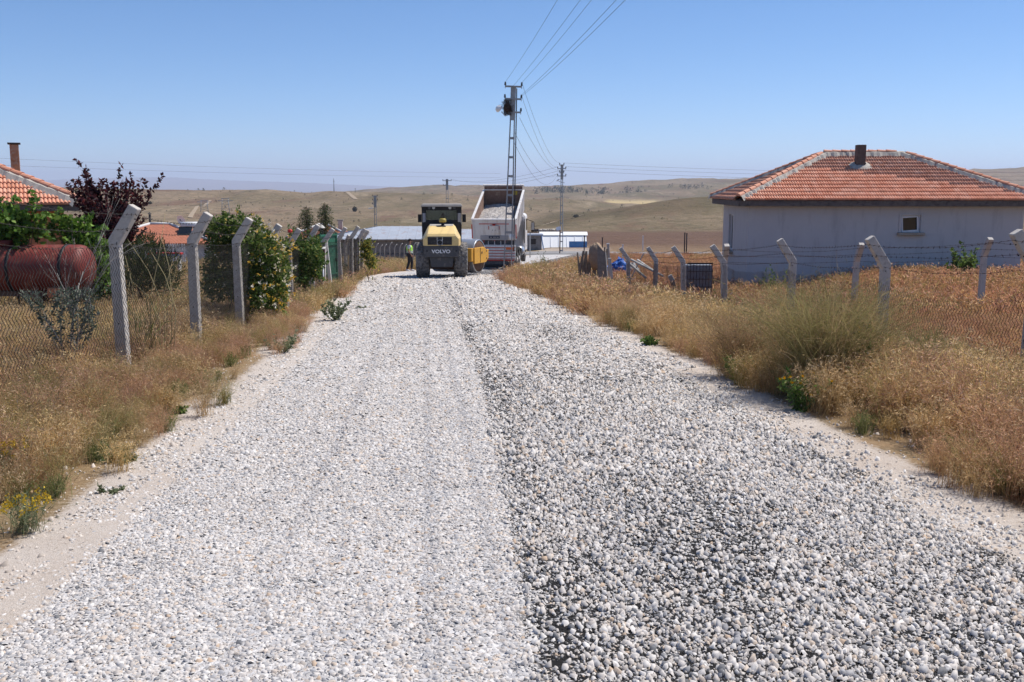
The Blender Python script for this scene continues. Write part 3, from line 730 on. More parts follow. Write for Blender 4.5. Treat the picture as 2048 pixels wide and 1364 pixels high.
# ---- low background houses
def tile_surface(name, col):
    m, t, p, out = newmat(name); uv = t.n('ShaderNodeAttribute', attribute_name='lane').outputs['Vector']
    w1 = t.n('ShaderNodeTexWave'); w1.bands_direction = 'X'; w1.inputs['Scale'].default_value = 3.1; t.l(uv, w1.inputs['Vector'])
    w2 = t.n('ShaderNodeTexWave'); w2.bands_direction = 'Y'; w2.wave_profile = 'SAW'; w2.inputs['Scale'].default_value = .95; t.l(uv, w2.inputs['Vector'])
    n = t.noise(uv, 2.2, 5, .7); c = t.mix(t.ramp(n, [(.3, 0), (.7, 1)]), [q*.8 for q in col], [min(1, q*1.15) for q in col])
    t.l(c, p.inputs['Base Color']); p.inputs['Roughness'].default_value = .8
    b = t.n('ShaderNodeBump'); b.inputs['Distance'].default_value = .05; b.inputs['Strength'].default_value = .8
    t.l(t.math('ADD', w1.outputs['Fac'], w2.outputs['Fac']), b.inputs['Height']); t.l(b.outputs[0], p.inputs['Normal'])
tile_surface('far_tile', (.50, .17, .09))
mat('sheet_metal', (.42, .45, .50), .55, .3, var=.12, scale=.8, dirt=(.34, .17, .09), dirt_amt=.14, bump=.2)
mat('rusty_sheet', (.40, .17, .08), .85, var=.3, scale=2)
mat('block_wall', (.27, .25, .235), .95, var=.25, scale=1.2, bump=.4, dirt=(.16, .145, .13), dirt_amt=.3)
mat('blue_sheet', (.10, .28, .58), .6, var=.2, scale=2, dirt=(.35, .42, .5), dirt_amt=.12)
mat('white_sheet', (.80, .80, .79), .6, var=.03, scale=1)
mat('dark_timber', (.06, .05, .045), .9, var=.3)
def simple_house(name, label, loc, W, D, wall_h, rise, roof_m, wall_m, rz=0.0, gable=False, windows=(), ribs=0, over=.35):
    z = gzs(loc[0], loc[1]); root = thing(name, label, 'house' if 'house' in name else 'shed', (loc[0], loc[1], z), rz)
    wall_with_holes(W, wall_h+.6, [(a, b, c+.6, d+.6) for a, b, c, d in windows], wall_m, root, org=(-W/2, -D/2, -.6))
    for r_, w_, og in ((R(180), W, (W/2, D/2, -.6)), (R(90), D-.44, (W/2, -D/2+.22, -.6)), (R(-90), D-.44, (-W/2, D/2-.22, -.6))): wall_with_holes(w_, wall_h+.6, [], wall_m, root, org=og, rz=r_)
    for a, b, c, d in windows: window(root, a-W/2, b-W/2, c, d, y=-D/2+.1, sill=False)
    hw, hd = W/2+over, D/2+over; run = 0 if gable else min(hd, hw*.9)
    E, Fp = (-hw+run, 0, wall_h+rise), (hw-run, 0, wall_h+rise); e = wall_h+.02
    P = [(-hw, -hd, e), (hw, -hd, e), (hw, hd, e), (-hw, hd, e)]
    roof = empty('roof', root)
    for q in ([P[0], P[1], Fp, E], [P[1], P[2], Fp], [P[2], P[3], E, Fp], [P[3], P[0], E]):
        q = [Vector(a) for a in q]; ux = (q[1]-q[0]).normalized(); n = ux.cross(q[-1]-q[0])
        if n.length < 1e-5: continue
        n.normalize(); uy = n.cross(ux)
        mb = MB(); lo = [a - n*.05 for a in q]; k = len(q)
        mb.add([a + n*.03 for a in q] + lo, [tuple(range(k)), tuple(reversed(range(k, 2*k)))] + [(i, k+i, k+(i+1) % k, (i+1) % k) for i in range(k)])
        me = mb.mesh('roof_face', roof_m); at_ = me.attributes.new('lane', 'FLOAT_VECTOR', 'POINT')
        at_.data.foreach_set('vector', [c for v in me.vertices for c in ((v.co-q[0]).dot(ux), (v.co-q[0]).dot(uy), 0)])
        put('roof_face', me, roof)
        if ribs:
            L = (q[1]-q[0]).length; s = ribs/2
            while s < L:
                # rib from the eave up to the face's upper edge
                top = max((a-q[0]).dot(uy) for a in q); t_hi = top
                sl, sr = (q[-1]-q[0]).dot(ux), ((q[2]-q[0]).dot(ux))
                if s < sl: t_hi = top*s/sl
                elif s > sr: t_hi = top*(L-s)/max(L-sr, 1e-6)
                if t_hi > .15: MB().bar(q[0]+ux*s+n*.045, q[0]+ux*s+uy*t_hi+n*.045, .05, .035, up=n).build('seam', roof_m, roof)
                s += ribs
    if roof_m == 'far_tile':
        for a, b in ((P[0], E), (P[1], Fp), (E, Fp)):
            if (Vector(a)-Vector(b)).length > .2: MB().tube([Vector(a)+Vector((0, 0, .06)), Vector(b)+Vector((0, 0, .06))], .11, 6).build('ridge', 'plaster_white', roof)
    return root
def far_house():
    h = simple_house('farm_house', 'low grey house under red tiles with solar water heater, beyond the wire fence', (-28.0, 80), 9.0, 7.5, 1.75, 1.35, 'far_tile', 'plaster_white', R(8), windows=((1.2, 2.4, .5, 1.4), (5.2, 6.4, .5, 1.4)))
    h2 = simple_house('farm_house', 'small red roofed house wing at the foot of the brown slope', (-31.6, 86), 6.0, 6, 1.7, 1.0, 'far_tile', 'plaster_white', R(8))
    z = h.location.z
    s = thing('solar_heater', 'solar water heater with dark panels and white tank on red roof', 'solar heater', (-24.9, 78.2, z+2.25), R(8))
    for k in (-1, 1):
        MB().box((k*.55, 0, .25), (1.0, .06, 1.5), Euler((R(-52), 0, 0)).to_matrix()).build('collector', 'dark_glass', s, .01)
    MB().cyl((-.95, .75, .85), (.95, .75, .85), .24).build('tank', 'white_sheet', s)
    MB().bar((-.8, .7, 0), (-.8, .7, .7), .05, .05).bar((.8, .7, 0), (.8, .7, .7), .05, .05).build('stand', 'soot_metal', s)
    d = thing('satellite_dish', 'white satellite dish on the ridge of the red roofed house', 'satellite dish', (-26.2, 80, z+3.1)); dish_parts(d)
    c = thing('chimney_pipe', 'thin dark flue pipe on the red roofed house wing', 'chimney pipe', (-30.2, 84, z+2.2)); MB().cyl((0, 0, 0), (0, 0, 1.6), .09).build('pipe', 'soot_metal', c); MB().lathe([(.2, 0), (.02, .16)], 10, c=(0, 0, 1.62)).build('cowl', 'soot_metal', c)
def dish_parts(d, r=.42):
    MB().cyl((0, 0, -.35), (0, 0, .25), .035).build('mast', 'soot_metal', d)
    b = MB(); pr = [(r*k/6, .10*(k/6)**2) for k in range(1, 7)]; b.lathe(pr, 16, 'Y', (0, 0, 0)); b.add([(0, 0, 0)] + [(r/6*math.cos(2*math.pi*k/16), .10/36, r/6*math.sin(2*math.pi*k/16)) for k in range(16)], [(0, 1+k, 1+(k+1) % 16) for k in range(16)])
    o = b.build('reflector', 'white_sheet', d, loc=(0, -.05, .35)); o.rotation_euler = (R(200), 0, R(-25))
    MB().bar((0, -.05, .2), (0, -.5, .35), .025, .025).box((0, -.5, .37), (.07, .07, .1)).build('receiver_arm', 'soot_metal', d)
far_house()
def barns():
    b = simple_house('metal_roof_barn', 'long low barn with grey sheet metal hip roof behind the posts', (-9.9, 90), 13.0, 9, 1.85, .95, 'sheet_metal', 'block_wall', R(2), ribs=.8)
    b2 = simple_house('metal_roof_shed', 'low shed with rust patched sheet metal roof beside the barn', (-3.9, 84), 6.0, 5, 1.9, .72, 'sheet_metal', 'block_wall', R(-4), ribs=.8)
    z = b2.location.z
    pt = thing('roof_patch', 'rusty orange patch sheet on the shed roof', 'roof patch', (-5.2, 82.6, z+2.22)); MB().box((0, 0, 0), (.75, .9, .02), Euler((R(17), 0, R(-4))).to_matrix()).build('sheet', 'rusty_sheet', pt)
    f = thing('shed_chimney', 'squat brown chimney on the rusty shed roof', 'chimney', (-4.95, 83.4, z+2.1)); MB().box((0, 0, .35), (.36, .36, .8)).build('stack', 'brick_plaster', f, .02); MB().box((0, 0, .78), (.46, .46, .07)).build('cap', 'soot_metal', f)
    d = thing('satellite_dish', 'white satellite dish beside the chimney of the rusty shed', 'satellite dish', (-5.25, 83.2, z+2.85)); dish_parts(d, .40)
    h = simple_house('farm_house', 'small house with bright red tile roof and two chimneys beside the barn', (-18.0, 96), 5.5, 5, 1.9, 1.15, 'far_tile', 'block_wall', R(3))
    for k, (dx, dy) in enumerate(((-1.3, -.6), (1.6, .2))):
        c = empty('chimney', h, (dx, dy, 0)); MB().box((0, 0, 2.9), (.42, .42, 1.1)).build('stack', 'mortar', c, .02); MB().box((0, 0, 3.48), (.55, .55, .08)).build('cap', 'block_wall', c)
barns()
def white_hall():
    # long white sheeted shed with a blue skirt across the crossing road
    z = gzs(12, 118); r = thing('white_shed', 'long low white sheet shed with blue lower wall across the road', 'shed', (6.1, 117.0, z))
    P = [(-3.75, 0), (-3.2, 1.9), (-1.6, 2.18), (0, 2.3), (1.6, 2.18), (3.2, 1.9), (3.75, 0)]
    mb = MB(); n = 12
    mb.hexa([(-2.7, 0, -.3), (2.7, 0, -.3), (2.7, 5, -.3), (-2.7, 5, -.3), (-2.7, 1.9, 1.42), (2.7, 1.9, 1.42), (2.7, 4.7, 1.30), (-2.7, 4.7, 1.30)]); mb.build('wall', 'white_sheet', r)
    m2 = MB().prism([(1.7, 1.38), (2.2, 1.62), (2.9, 1.74), (4.4, 1.62), (5.25, 1.3)], -2.85, 2.85, 'X'); m2.build('roof', 'white_sheet', r)
    MB().box((1.6, -.06, .36), (2.1, .06, .78)).build('blue_skirt', 'blue_sheet', r)
    for k in range(6): MB().bar((-2.5+k*.95, .33, .05), (-2.5+k*.95, 1.80, 1.36), .05, .04, up=(0, 1, 0)).build('rib', 'pvc_white', r)
    s = thing('trailer_hut', 'grey hut with dark flat roof and blue corner post by the white shed', 'hut', (2.45, 110, gzs(2.45, 110)))
    MB().box((0, 0, .8), (1.55, 2.0, 1.7)).build('wall', 'block_wall', s, .01); MB().box((0, 0, 1.72), (1.9, 2.4, .16), taper=(.96, .96)).build('roof', 'sheet_metal', s, .02)
    MB().bar((1.05, -1.05, 0), (.72, -1.05, 1.62), .22, .08).build('corner_post', 'blue_sheet', s)
    MB().box((-.2, -1.01, 1.0), (.7, .03, .6)).build('shutter', 'dark_timber', s, .01)
white_hall()
# ------------------------------------------------------------------ fences
mat('fence_concrete', (.53, .485, .435), .95, var=.16, scale=5, bump=.6, bscale=70, dirt=(.36, .325, .285), dirt_amt=.2)
mat('rust_wire', (.065, .038, .030), .85, .2, var=.3, scale=5)
mat('grey_wire', (.075, .066, .058), .75, .3, var=.3, scale=5)
mat('bolt_hole', (.01, .01, .01), .9, var=.0)
def post_mesh():
    a = Vector((.53, 0, .848)); k1 = Vector((.066, 0, 1.70)); e1 = k1 + a*.52; e2 = e1 + Vector((-.848, 0, .53))*.132
    poly = [(-.08, -.5), (.08, -.5), (.066, 1.70), (e1.x, e1.z), (e2.x, e2.z), (-.066, 1.775)]
    return MB().prism(poly, -.068, .068, 'Y').mesh('post', 'fence_concrete')
POST = post_mesh()
STR = [(.315, 2.07), (.19, 1.90), (.045, 1.72)]     # where the barbed strands pass (lean, height)
def add_post(root, x, y, rz, tilt=(0, 0), dz=0.0, h=1.0):
    z = gzs(x, y) + dz
    o = put('post', POST, root, (x, y, z)); o.rotation_euler = (tilt[0], tilt[1], rz); o.scale = (1, 1, h)
    b = o.modifiers.new('bevel', 'BEVEL'); b.width = .014; b.segments = 2; b.limit_method = 'ANGLE'
    # drilled wire holes
    hb = MB()
    for lx, lz in ((.30, 2.02), (.19, 1.88), (.02, 1.66), (.0, 1.2), (.0, .7)):
        for s in (-1, 1): hb.cyl((lx, s*.066, lz), (lx, s*.0695, lz), .010, n=6)
    hb.build('wire_hole', 'bolt_hole', o)
    return Matrix.LocRotScale(Vector((x, y, z)), Euler(o.rotation_euler), Vector((1, 1, h)))
def wires_np(P, r, nrm, along, m, name, parent):
    """P (wires, points, 3): three-sided wires"""
    n, k = P.shape[:2]; V = []
    for j in range(3):
        t = 2*math.pi*j/3; V.append(P + nrm*(math.cos(t)*r) + along*(math.sin(t)*r))
    V = np.stack(V, 2).reshape(-1, 3); base = (np.arange(n)[:, None]*k + np.arange(k-1)[None])*3
    F = np.concatenate([np.stack([base+j, base+(j+1) % 3, base+3+(j+1) % 3, base+3+j], -1).reshape(-1, 4) for j in range(3)])
    return put(name, np_mesh(name, V, F, m), parent)
def mesh_panel(root, A, B, top_a, top_b, sag, cell, ch, r, m, lean=0.0, bulge=.0):
    """chain-link netting between two post feet A, B"""
    A, B = np.array(A[:2]), np.array(B[:2]); L = np.linalg.norm(B-A); al = (B-A)/L; nr = np.array([al[1], -al[0]])
    n = int(L/cell); hmax = max(top_a, top_b); k = int(hmax/ch)+1
    s = (np.arange(n)+.5)*L/n; lev = np.arange(k)
    S = s[:, None] + np.where((lev % 2) == 0, .5, -.5)[None]*(L/n)
    top = (top_a + (top_b-top_a)*S/L) - sag*4*(S/L)*(1-S/L) + (vnoise(S*1.7, S*0+A[1], 71)-.5)*.07
    xx = A[0] + al[0]*S; yy = A[1] + al[1]*S; z0 = gz(xx, yy)
    Z = z0 + .02 + (lev[None]/(k-1))*(top-.02)
    wob = (fbm(S*1.1, lev[None]*ch*1.3 + A[1], 2, 77)-.5)*bulge + np.where((lev % 2) == 0, .004, -.004)[None]
    P = np.stack([xx+nr[0]*wob, yy+nr[1]*wob, Z], -1)
    o = wires_np(P, r, np.array([nr[0], nr[1], 0]), np.array([al[0], al[1], 0]), m, 'wire_netting', root)
    return o
def strand(root, P, m, r=.0022, barb=.0, name='barbed_wire'):
    P = [Vector(p) for p in P]; mb = MB(); mb.tube(P, r, 3, cap=False)
    if barb:
        d = 0
        for a, b in zip(P[:-1], P[1:]):
            L = (b-a).length; n = max(1, int(L/barb)); dr = (b-a).normalized()
            for k in range(n):
                p = a.lerp(b, (k+.5)/n)
                for _ in range(2):
                    q = Vector((random.uniform(-1, 1), random.uniform(-1, 1), random.uniform(-1, 1))); q = (q - dr*q.dot(dr)).normalized()
                    mb.tube([p-q*.020, p+q*.020], .0024, 3, cap=False)
                mb.tube([p-dr*.013, p+dr*.013], .0052, 4)
    return mb.build(name, m, root)
def sagline(a, b, sag, n=10, wob=0.0):
    a, b = Vector(a), Vector(b); out = []
    for k in range(n+1):
        t = k/n; p = a.lerp(b, t); p.z -= 4*sag*t*(1-t)
        if 0 < k < n and wob: p += Vector((random.uniform(-wob, wob), random.uniform(-wob, wob), random.uniform(-wob, wob)))
        out.append(p)
    return out
def fence(name, label, posts, rz, m, cell, tops, sags, bulge, near=24.0, off=(0, 0)):
    root = thing(name, label, 'fence', (0, 0, 0)); Ms = []
    for i, (x, y) in enumerate(posts):
        Ms.append(add_post(root, x, y, rz + R(random.uniform(-5, 5)), (R(random.uniform(-2.2, 2.2)*(1 if y > 21 else .3)), R(random.uniform(-2.4, 2.4)*(1 if y > 21 else .3))), dz=random.uniform(-.08, .03) if y > 21 else .03))
    for i in range(len(posts)-1):
        y = posts[i][1]; fr = y < near
        c = cell if fr else cell*1.7
        mesh_panel(root, (posts[i][0]+off[0], posts[i][1]+off[1]), (posts[i+1][0]+off[0], posts[i+1][1]+off[1]), tops[min(i, len(tops)-1)], tops[min(i+1, len(tops)-1)], sags[min(i, len(sags)-1)], c, c*1.3, .0036 if fr else .0058, m, bulge=bulge)
        for si, (lx, lz) in enumerate(STR):
            a = Ms[i] @ Vector((lx, .0, lz)); b = Ms[i+1] @ Vector((lx, .0, lz))
            strand(root, sagline(a, b, random.uniform(.02, .09), 8, .006), m, .0026 if fr else .0045, .13 if y < 30 else 0)
    return root, Ms
LEFT_POSTS = [(-5.12, 6.2), (-5.10, 9.35), (-5.0, 12.7), (-5.07, 15.9), (-5.22, 19.05), (-5.55, 22.6), (-5.72, 25.7), (-5.78, 28.9), (-6.1, 32.1), (-6.05, 35.3), (-6.2, 38.5), (-6.45, 41.7), (-6.8, 45.0)]
RIGHT_POSTS = [(6.75, 8.9), (6.38, 12.2), (5.82, 15.6), (5.66, 20.2), (5.36, 25.0), (5.02, 29.0), (4.82, 33.5), (4.48, 38.0)]
fence('wire_fence', 'chain-link fence on bent concrete posts beside the road, hung with honeysuckle', LEFT_POSTS, 0.0, 'grey_wire', .068, [1.72], [.03], .05, off=(.095, 0))
rf, RM = fence('wire_fence', 'sagging rusty chain-link fence on bent concrete posts before the grey house', RIGHT_POSTS, math.pi, 'rust_wire', .066, [1.5, 1.45, 1.55, 1.6, 1.6], [.12, .22, .1, .08], .10, off=(-.10, 0))
INNER = [(5.62, 26.2), (8.92, 26.0), (12.2, 25.9), (15.5, 25.8)]
fence('wire_fence', 'thin concrete post fence crossing the dry grass in front of the grey house', INNER, R(-90), 'rust_wire', .10, [.5], [.1], .1, near=0)

# ------------------------------------------------------------------ power poles
mat('galvanised', (.34, .35, .36), .6, .55, var=.15, scale=4, dirt=(.24, .24, .25), dirt_amt=.2)
mat('insulator', (.03, .022, .02), .3, var=.1, spec=.6)
mat('wire_dark', (.055, .055, .06), .6, .3, var=.1)
mat('lamp_white', (.82, .82, .82), .4, var=.03)
def pole(name, label, x, y, H, lean=(0, 0), w0=.44, w1=.20, rung=.92, arms=((-.02, .40, 2),), solid=1.5, lamp=None, rz=0.0, simple=False):
    z = gzs(x, y) - .3; H += .3
    root = thing(name, label, 'power pole', (x, y, z)); root.rotation_euler = (lean[0], lean[1], rz)
    wid = lambda h: w0 + (w1-w0)*h/H
    for s in (-1, 1):
        m = MB(); a = Vector((s*w0/2, 0, 0)); b = Vector((s*w1/2, 0, H))
        m.bar(a, b, .014, .13, up=(0, 1, 0))                # channel web
        for f in (-1, 1): m.bar(a + Vector((-s*.028, f*.0705, 0)), b + Vector((-s*.028, f*.0705, 0)), .055, .012, up=(0, 1, 0))
        m.build('channel_leg', 'galvanised', root)
    h = .5
    while h < H-solid:
        w = wid(h) - .02
        for f in (-1, 1): MB().box((0, f*.081, h), (w, .01, .11)).build('batten', 'galvanised', root)
        h += rung
    for f in (-1, 1): MB().box((0, f*.0815, H-solid/2), (w1+.06, .01, solid)).build('cover_plate', 'galvanised', root)
    tips = []
    for dz, half, side in arms:
        zc = H + dz; x0, x1 = (-half if side in (0, 2) else 0, half if side in (1, 2) else 0)
        am = MB().box(((x0+x1)/2, -.115, zc), (x1-x0, .055, .085)); am.build('crossarm', 'galvanised', root, .005)
        for e, xx in ((0, -half), (1, half)):
            if side not in (2, e): continue
            ins = MB().cyl((xx, -.115, zc-.10), (xx, -.115, zc+.07), .014, n=8); ins.build('pin', 'galvanised', root)
            MB().lathe([(.0, .22), (.03, .215), (.045, .19), (.032, .165), (.058, .135), (.036, .11), (.06, .075), (.04, .05), (0, .045)], 10, c=(xx, -.115, zc)).build('insulator', 'insulator', root)
            tips.append(Vector((xx, -.115, zc+.2)))
    M = Matrix.Translation(root.location) @ root.rotation_euler.to_matrix().to_4x4()
    return root, [M @ t for t in tips], M
p_base = (-.24, 50.0); top = at(1027, 172, 50.0); zb = gzs(*p_base); H1 = top.z - zb
pole1, T1, M1 = pole('power_pole', 'tall leaning steel lattice pole with bird nest and white lamp in front of the truck', p_base[0], p_base[1], H1, lean=(0, R(1.9)), arms=((-.03, .40, 2), (-.62, .40, 2), (-1.25, .40, 1)))
# dark cable strapped down the pole's edge
cab = MB(); cab.tube([Vector((.17 + .13*(1-h/H1), -.05, h)) for h in np.linspace(1.4, H1+.2, 14)], .028, 5); cab.build('down_cable', 'wire_dark', pole1)
lam = MB().tube([(-.1, -.12, H1-1.05), (-.35, -.2, H1-1.15), (-.55, -.2, H1-.95)], .02, 6); lam.build('lamp_bracket', 'galvanised', pole1)
lp = MB().lathe([(0, .17), (.08, .16), (.16, .10), (.19, 0), (.17, -.05), (0, -.06)], 16); o = lp.build('lamp_head', 'lamp_white', pole1, loc=(-.66, -.2, H1-.82)); o.rotation_euler = (R(20), R(-50), 0)
# bird nest of sticks
def nest():
    c = M1 @ Vector((-.26, -.05, H1-.72)); n = thing('bird_nest', 'shaggy bird nest of dark sticks wedged in the lattice pole', 'nest', c)
    m = MB()
    for k in range(330):
        a = random.uniform(0, 6.283); r = random.random()**.5*.28; h = random.uniform(-.36, .36); r *= (1-.5*abs(h/.36)**2)
        p = Vector((math.cos(a)*r, math.sin(a)*r*.9, h)); d = Vector((-math.sin(a)+random.uniform(-.7, .7), math.cos(a)+random.uniform(-.7, .7), random.uniform(-.6, .6))).normalized()*random.uniform(.08, .2)
        m.tube([p-d, p+d*.2+Vector((0, 0, random.uniform(-.02, .02))), p+d], random.uniform(.004, .009), 3, cap=False)
    m.build('sticks', mat('twig', (.075, .052, .038), .95, var=.4, scale=20), n)
    MB().ball((0, 0, -.02), .20, 10, 7, (1, .9, 1.25)).build('core', 'twig', n)
nest()
p2 = at(1124, 329, 103.0); z2 = gzs(p2.x, 103.0)
pole2, T2, M2 = pole('power_pole', 'steel power pole with four short crossarms beside the white shed', p2.x, 103.0, p2.z-z2, w0=.34, w1=.2, arms=((-.05, .22, 2), (-.42, .42, 2), (-.80, .22, 2), (-1.15, .42, 2)), rz=R(-12))
o = MB().lathe([(0, .12), (.12, .1), (.2, 0), (0, -.05)], 12).build('lamp_head', 'lamp_white', pole2, loc=(-.36, -.15, p2.z-z2-1.3)); o.rotation_euler = (0, R(-35), 0)
MB().bar((-.3, -.12, p2.z-z2-1.4), (.3, -.12, p2.z-z2-1.55), .05, .05).build('lamp_bracket', 'galvanised', pole2)
p4 = at(894, 358, 150.0); pole4, T4, M4 = pole('power_pole', 'distant steel pole rising behind the roller cab', p4.x, 150, p4.z-gzs(p4.x, 150), w0=.5, w1=.3, arms=((-.25, .62, 2), (-.95, .55, 0)), rung=1.3)
p3 = at(750, 391, 128.0); pole3, T3, M3 = pole('power_pole', 'grey steel pole standing behind the metal roofed barn', p3.x, 128, p3.z-gzs(p3.x, 128), w0=.36, w1=.26, arms=((-.1, .3, 2), (-.6, .3, 2), (-1.1, .3, 0)), rung=1.3)
MB().bar((-.25, -.15, p3.z-gzs(p3.x, 128)-1.25), (-.85, -.2, p3.z-gzs(p3.x, 128)-1.3), .16, .1).build('lamp_head', 'lamp_white', pole3)
for hx in (-.45, .45): MB().bar((0, -.15, p3.z-gzs(p3.x, 128)-.3), (hx, -.15, p3.z-gzs(p3.x, 128)-.75), .05, .05).build('brace', 'galvanised', pole3)
ORD = ['topmost', 'second from top', 'third from top', 'fourth from top', 'lowest']
def wire(a, b, sag, r=.0048, label='', n=24, nm='power_line'):
    m = MB().tube(sagline(a, b, sag, n), r, 4, cap=False); return tag(m.build(nm, 'wire_dark'), label, 'cable', 'overhead power lines')
ends = [Vector((4.0, -3, 8.75)), Vector((5.25, -3, 8.75)), Vector((5.85, -3, 8.35)), Vector((6.1, -3, 8.2))]
starts = [T1[0], T1[1], T1[3], T1[3] + Vector((.03, 0, -.04))]
wire(starts[0], ends[0], .45, label='overhead line climbing from the upper left insulator of the nest pole')
wire(M1 @ Vector((0, -.1, H1+.32)), Vector((4.9, -3, 8.75)), .45, label='overhead line climbing from the top centre of the nest pole')
wire(starts[1], ends[1], .45, label='overhead line climbing from the upper right insulator of the nest pole')
wire(starts[2], ends[2], .45, r=.0055, label='upper one of two close overhead lines climbing from the nest pole lower right insulator')
wire(starts[3], ends[3], .48, r=.0055, label='lower one of two close overhead lines climbing from the nest pole lower right insulator')
for k, (a, b, s) in enumerate(((T1[1], T2[0], .9), (T1[3], T2[2], 1.0), (M1 @ Vector((.35, -.1, H1-1.2)), T2[3], 1.2), (M1 @ Vector((.12, -.1, H1-1.9)), T2[4], 1.3), (M1 @ Vector((.12, -.1, H1-2.4)), T2[6], 1.5))):
    wire(a, b, s, r=.008, label=ORD[k]+' of five lines sagging from the nest pole to the white shed pole')
for k, i in enumerate((2, 4, 6)):
    wire(T2[i], T4[k % len(T4)], .8, r=.011, label=ORD[k]+' of three lines from the shed pole to the pole behind the roller')
for k, (i, v) in enumerate(((1, 339), (3, 347), (5, 356))):
    wire(T2[i], at(2350, v-2, 118), .7, r=.011, label=ORD[k]+' of three lines from the shed pole passing behind the grey house')
for k, (va, vb) in enumerate(((311, 333), (326, 341))):
    wire(at(-200, va-4, 300), at(1000, vb+14, 420), 1.0, r=.03, n=30, label=('upper' if k == 0 else 'lower')+' of two faint far lines over the hazy mountains')
# ------------------------------------------------------------------ machines and people
mat('volvo_yellow', (.80, .58, .24), .5, var=.06, scale=3, dirt=(.60, .46, .27), dirt_amt=.2, spec=.4)
mat('hood_top', (.50, .46, .40), .7, var=.1, scale=3, dirt=(.42, .40, .38), dirt_amt=.3)
mat('frame_yellow', (.72, .38, .06), .55, var=.10, scale=4, dirt=(.38, .22, .10), dirt_amt=.18)
mat('machine_grey', (.075, .075, .08), .65, var=.15, scale=3, dirt=(.18, .165, .15), dirt_amt=.22)
mat('machine_black', (.018, .018, .02), .6, var=.2, dirt=(.07, .065, .06), dirt_amt=.15)
mat('rubber', (.075, .072, .070), .85, var=.25, scale=4, dirt=(.24, .225, .215), dirt_amt=.62)
mat('drum_steel', (.44, .45, .47), .38, .75, var=.1, scale=4)
mat('rust_brown', (.13, .075, .05), .9, var=.3, scale=4)
mat('white_letters', (.80, .80, .80), .5, var=.0)
mat('silver_trim', (.55, .56, .58), .3, .8, var=.05)
mat('lamp_glass', (.50, .50, .46), .25, var=.05, spec=.6)
mat('truck_white', (.70, .68, .66), .5, var=.05, scale=2, dirt=(.48, .42, .37), dirt_amt=.24, streak=True, spec=.4)
mat('bed_inside', (.20, .125, .095), .85, var=.3, scale=1.5, dirt=(.36, .29, .24), dirt_amt=.2)
mat('reflect_red', (.48, .045, .03), .5, var=.15)
mat('lamp_orange', (.72, .15, .03), .35, var=.1, spec=.5)
mat('plate_dark', (.03, .04, .07), .5, var=.1)
mat('cab_lightgrey', (.33, .33, .35), .6, var=.1)
colmat('stone_load', rough=.9)
def lettering(text, size, m, parent, loc, rot, sx=1.0, extrude=.004, bold=.0):
    cu = bpy.data.curves.new('lettering', 'FONT'); cu.body = text; cu.size = size; cu.align_x = 'CENTER'; cu.align_y = 'CENTER'; cu.extrude = extrude; cu.offset = bold; cu.resolution_u = 3
    o = bpy.data.objects.new('lettering', cu); COL.objects.link(o); dg = bpy.context.evaluated_depsgraph_get()
    me = bpy.data.meshes.new_from_object(o.evaluated_get(dg)); bpy.data.objects.remove(o); me.materials.clear(); me.materials.append(MATS[m])
    q = put('lettering', me, parent, loc, rot); q.scale = (sx, 1, 1); return q
def tyre_parts(parent, c, r, w, lugs=True, rim_m='frame_yellow', outer=1):
    t = MB().lathe([(r*.52, -w*.44), (r*.80, -w*.5), (r*.94, -w*.44), (r*.985, -w*.28), (r*.99, 0), (r*.985, w*.28), (r*.94, w*.44), (r*.80, w*.5), (r*.52, w*.44)], 36, 'X').build('tyre', 'rubber', parent, loc=c)
    if lugs:
        lg = MB(); n = 26
        for k in range(n):
            a = 2*math.pi*k/n
            for j, xo in enumerate((-.36, -.12, .12, .36)):
                b = a + (math.pi/n if j % 2 else 0); rr = r*(1.0 if abs(xo) < .2 else .968)
                M = Matrix.Rotation(b, 3, 'X') @ Matrix.Rotation(R(45), 3, 'Z')
                lg.box(Matrix.Rotation(b, 3, 'X') @ Vector((xo*w, 0, rr)), (.105, .105, .026), M, taper=(.8, .8))
        lg.build('tread', 'rubber', t)
    MB().lathe([(r*.52, -.05), (r*.45, .02), (r*.2, .04), (r*.12, .07), (0, .07)], 20, 'X', (outer*w*.25, 0, 0)).build('rim', rim_m, t)
    return t
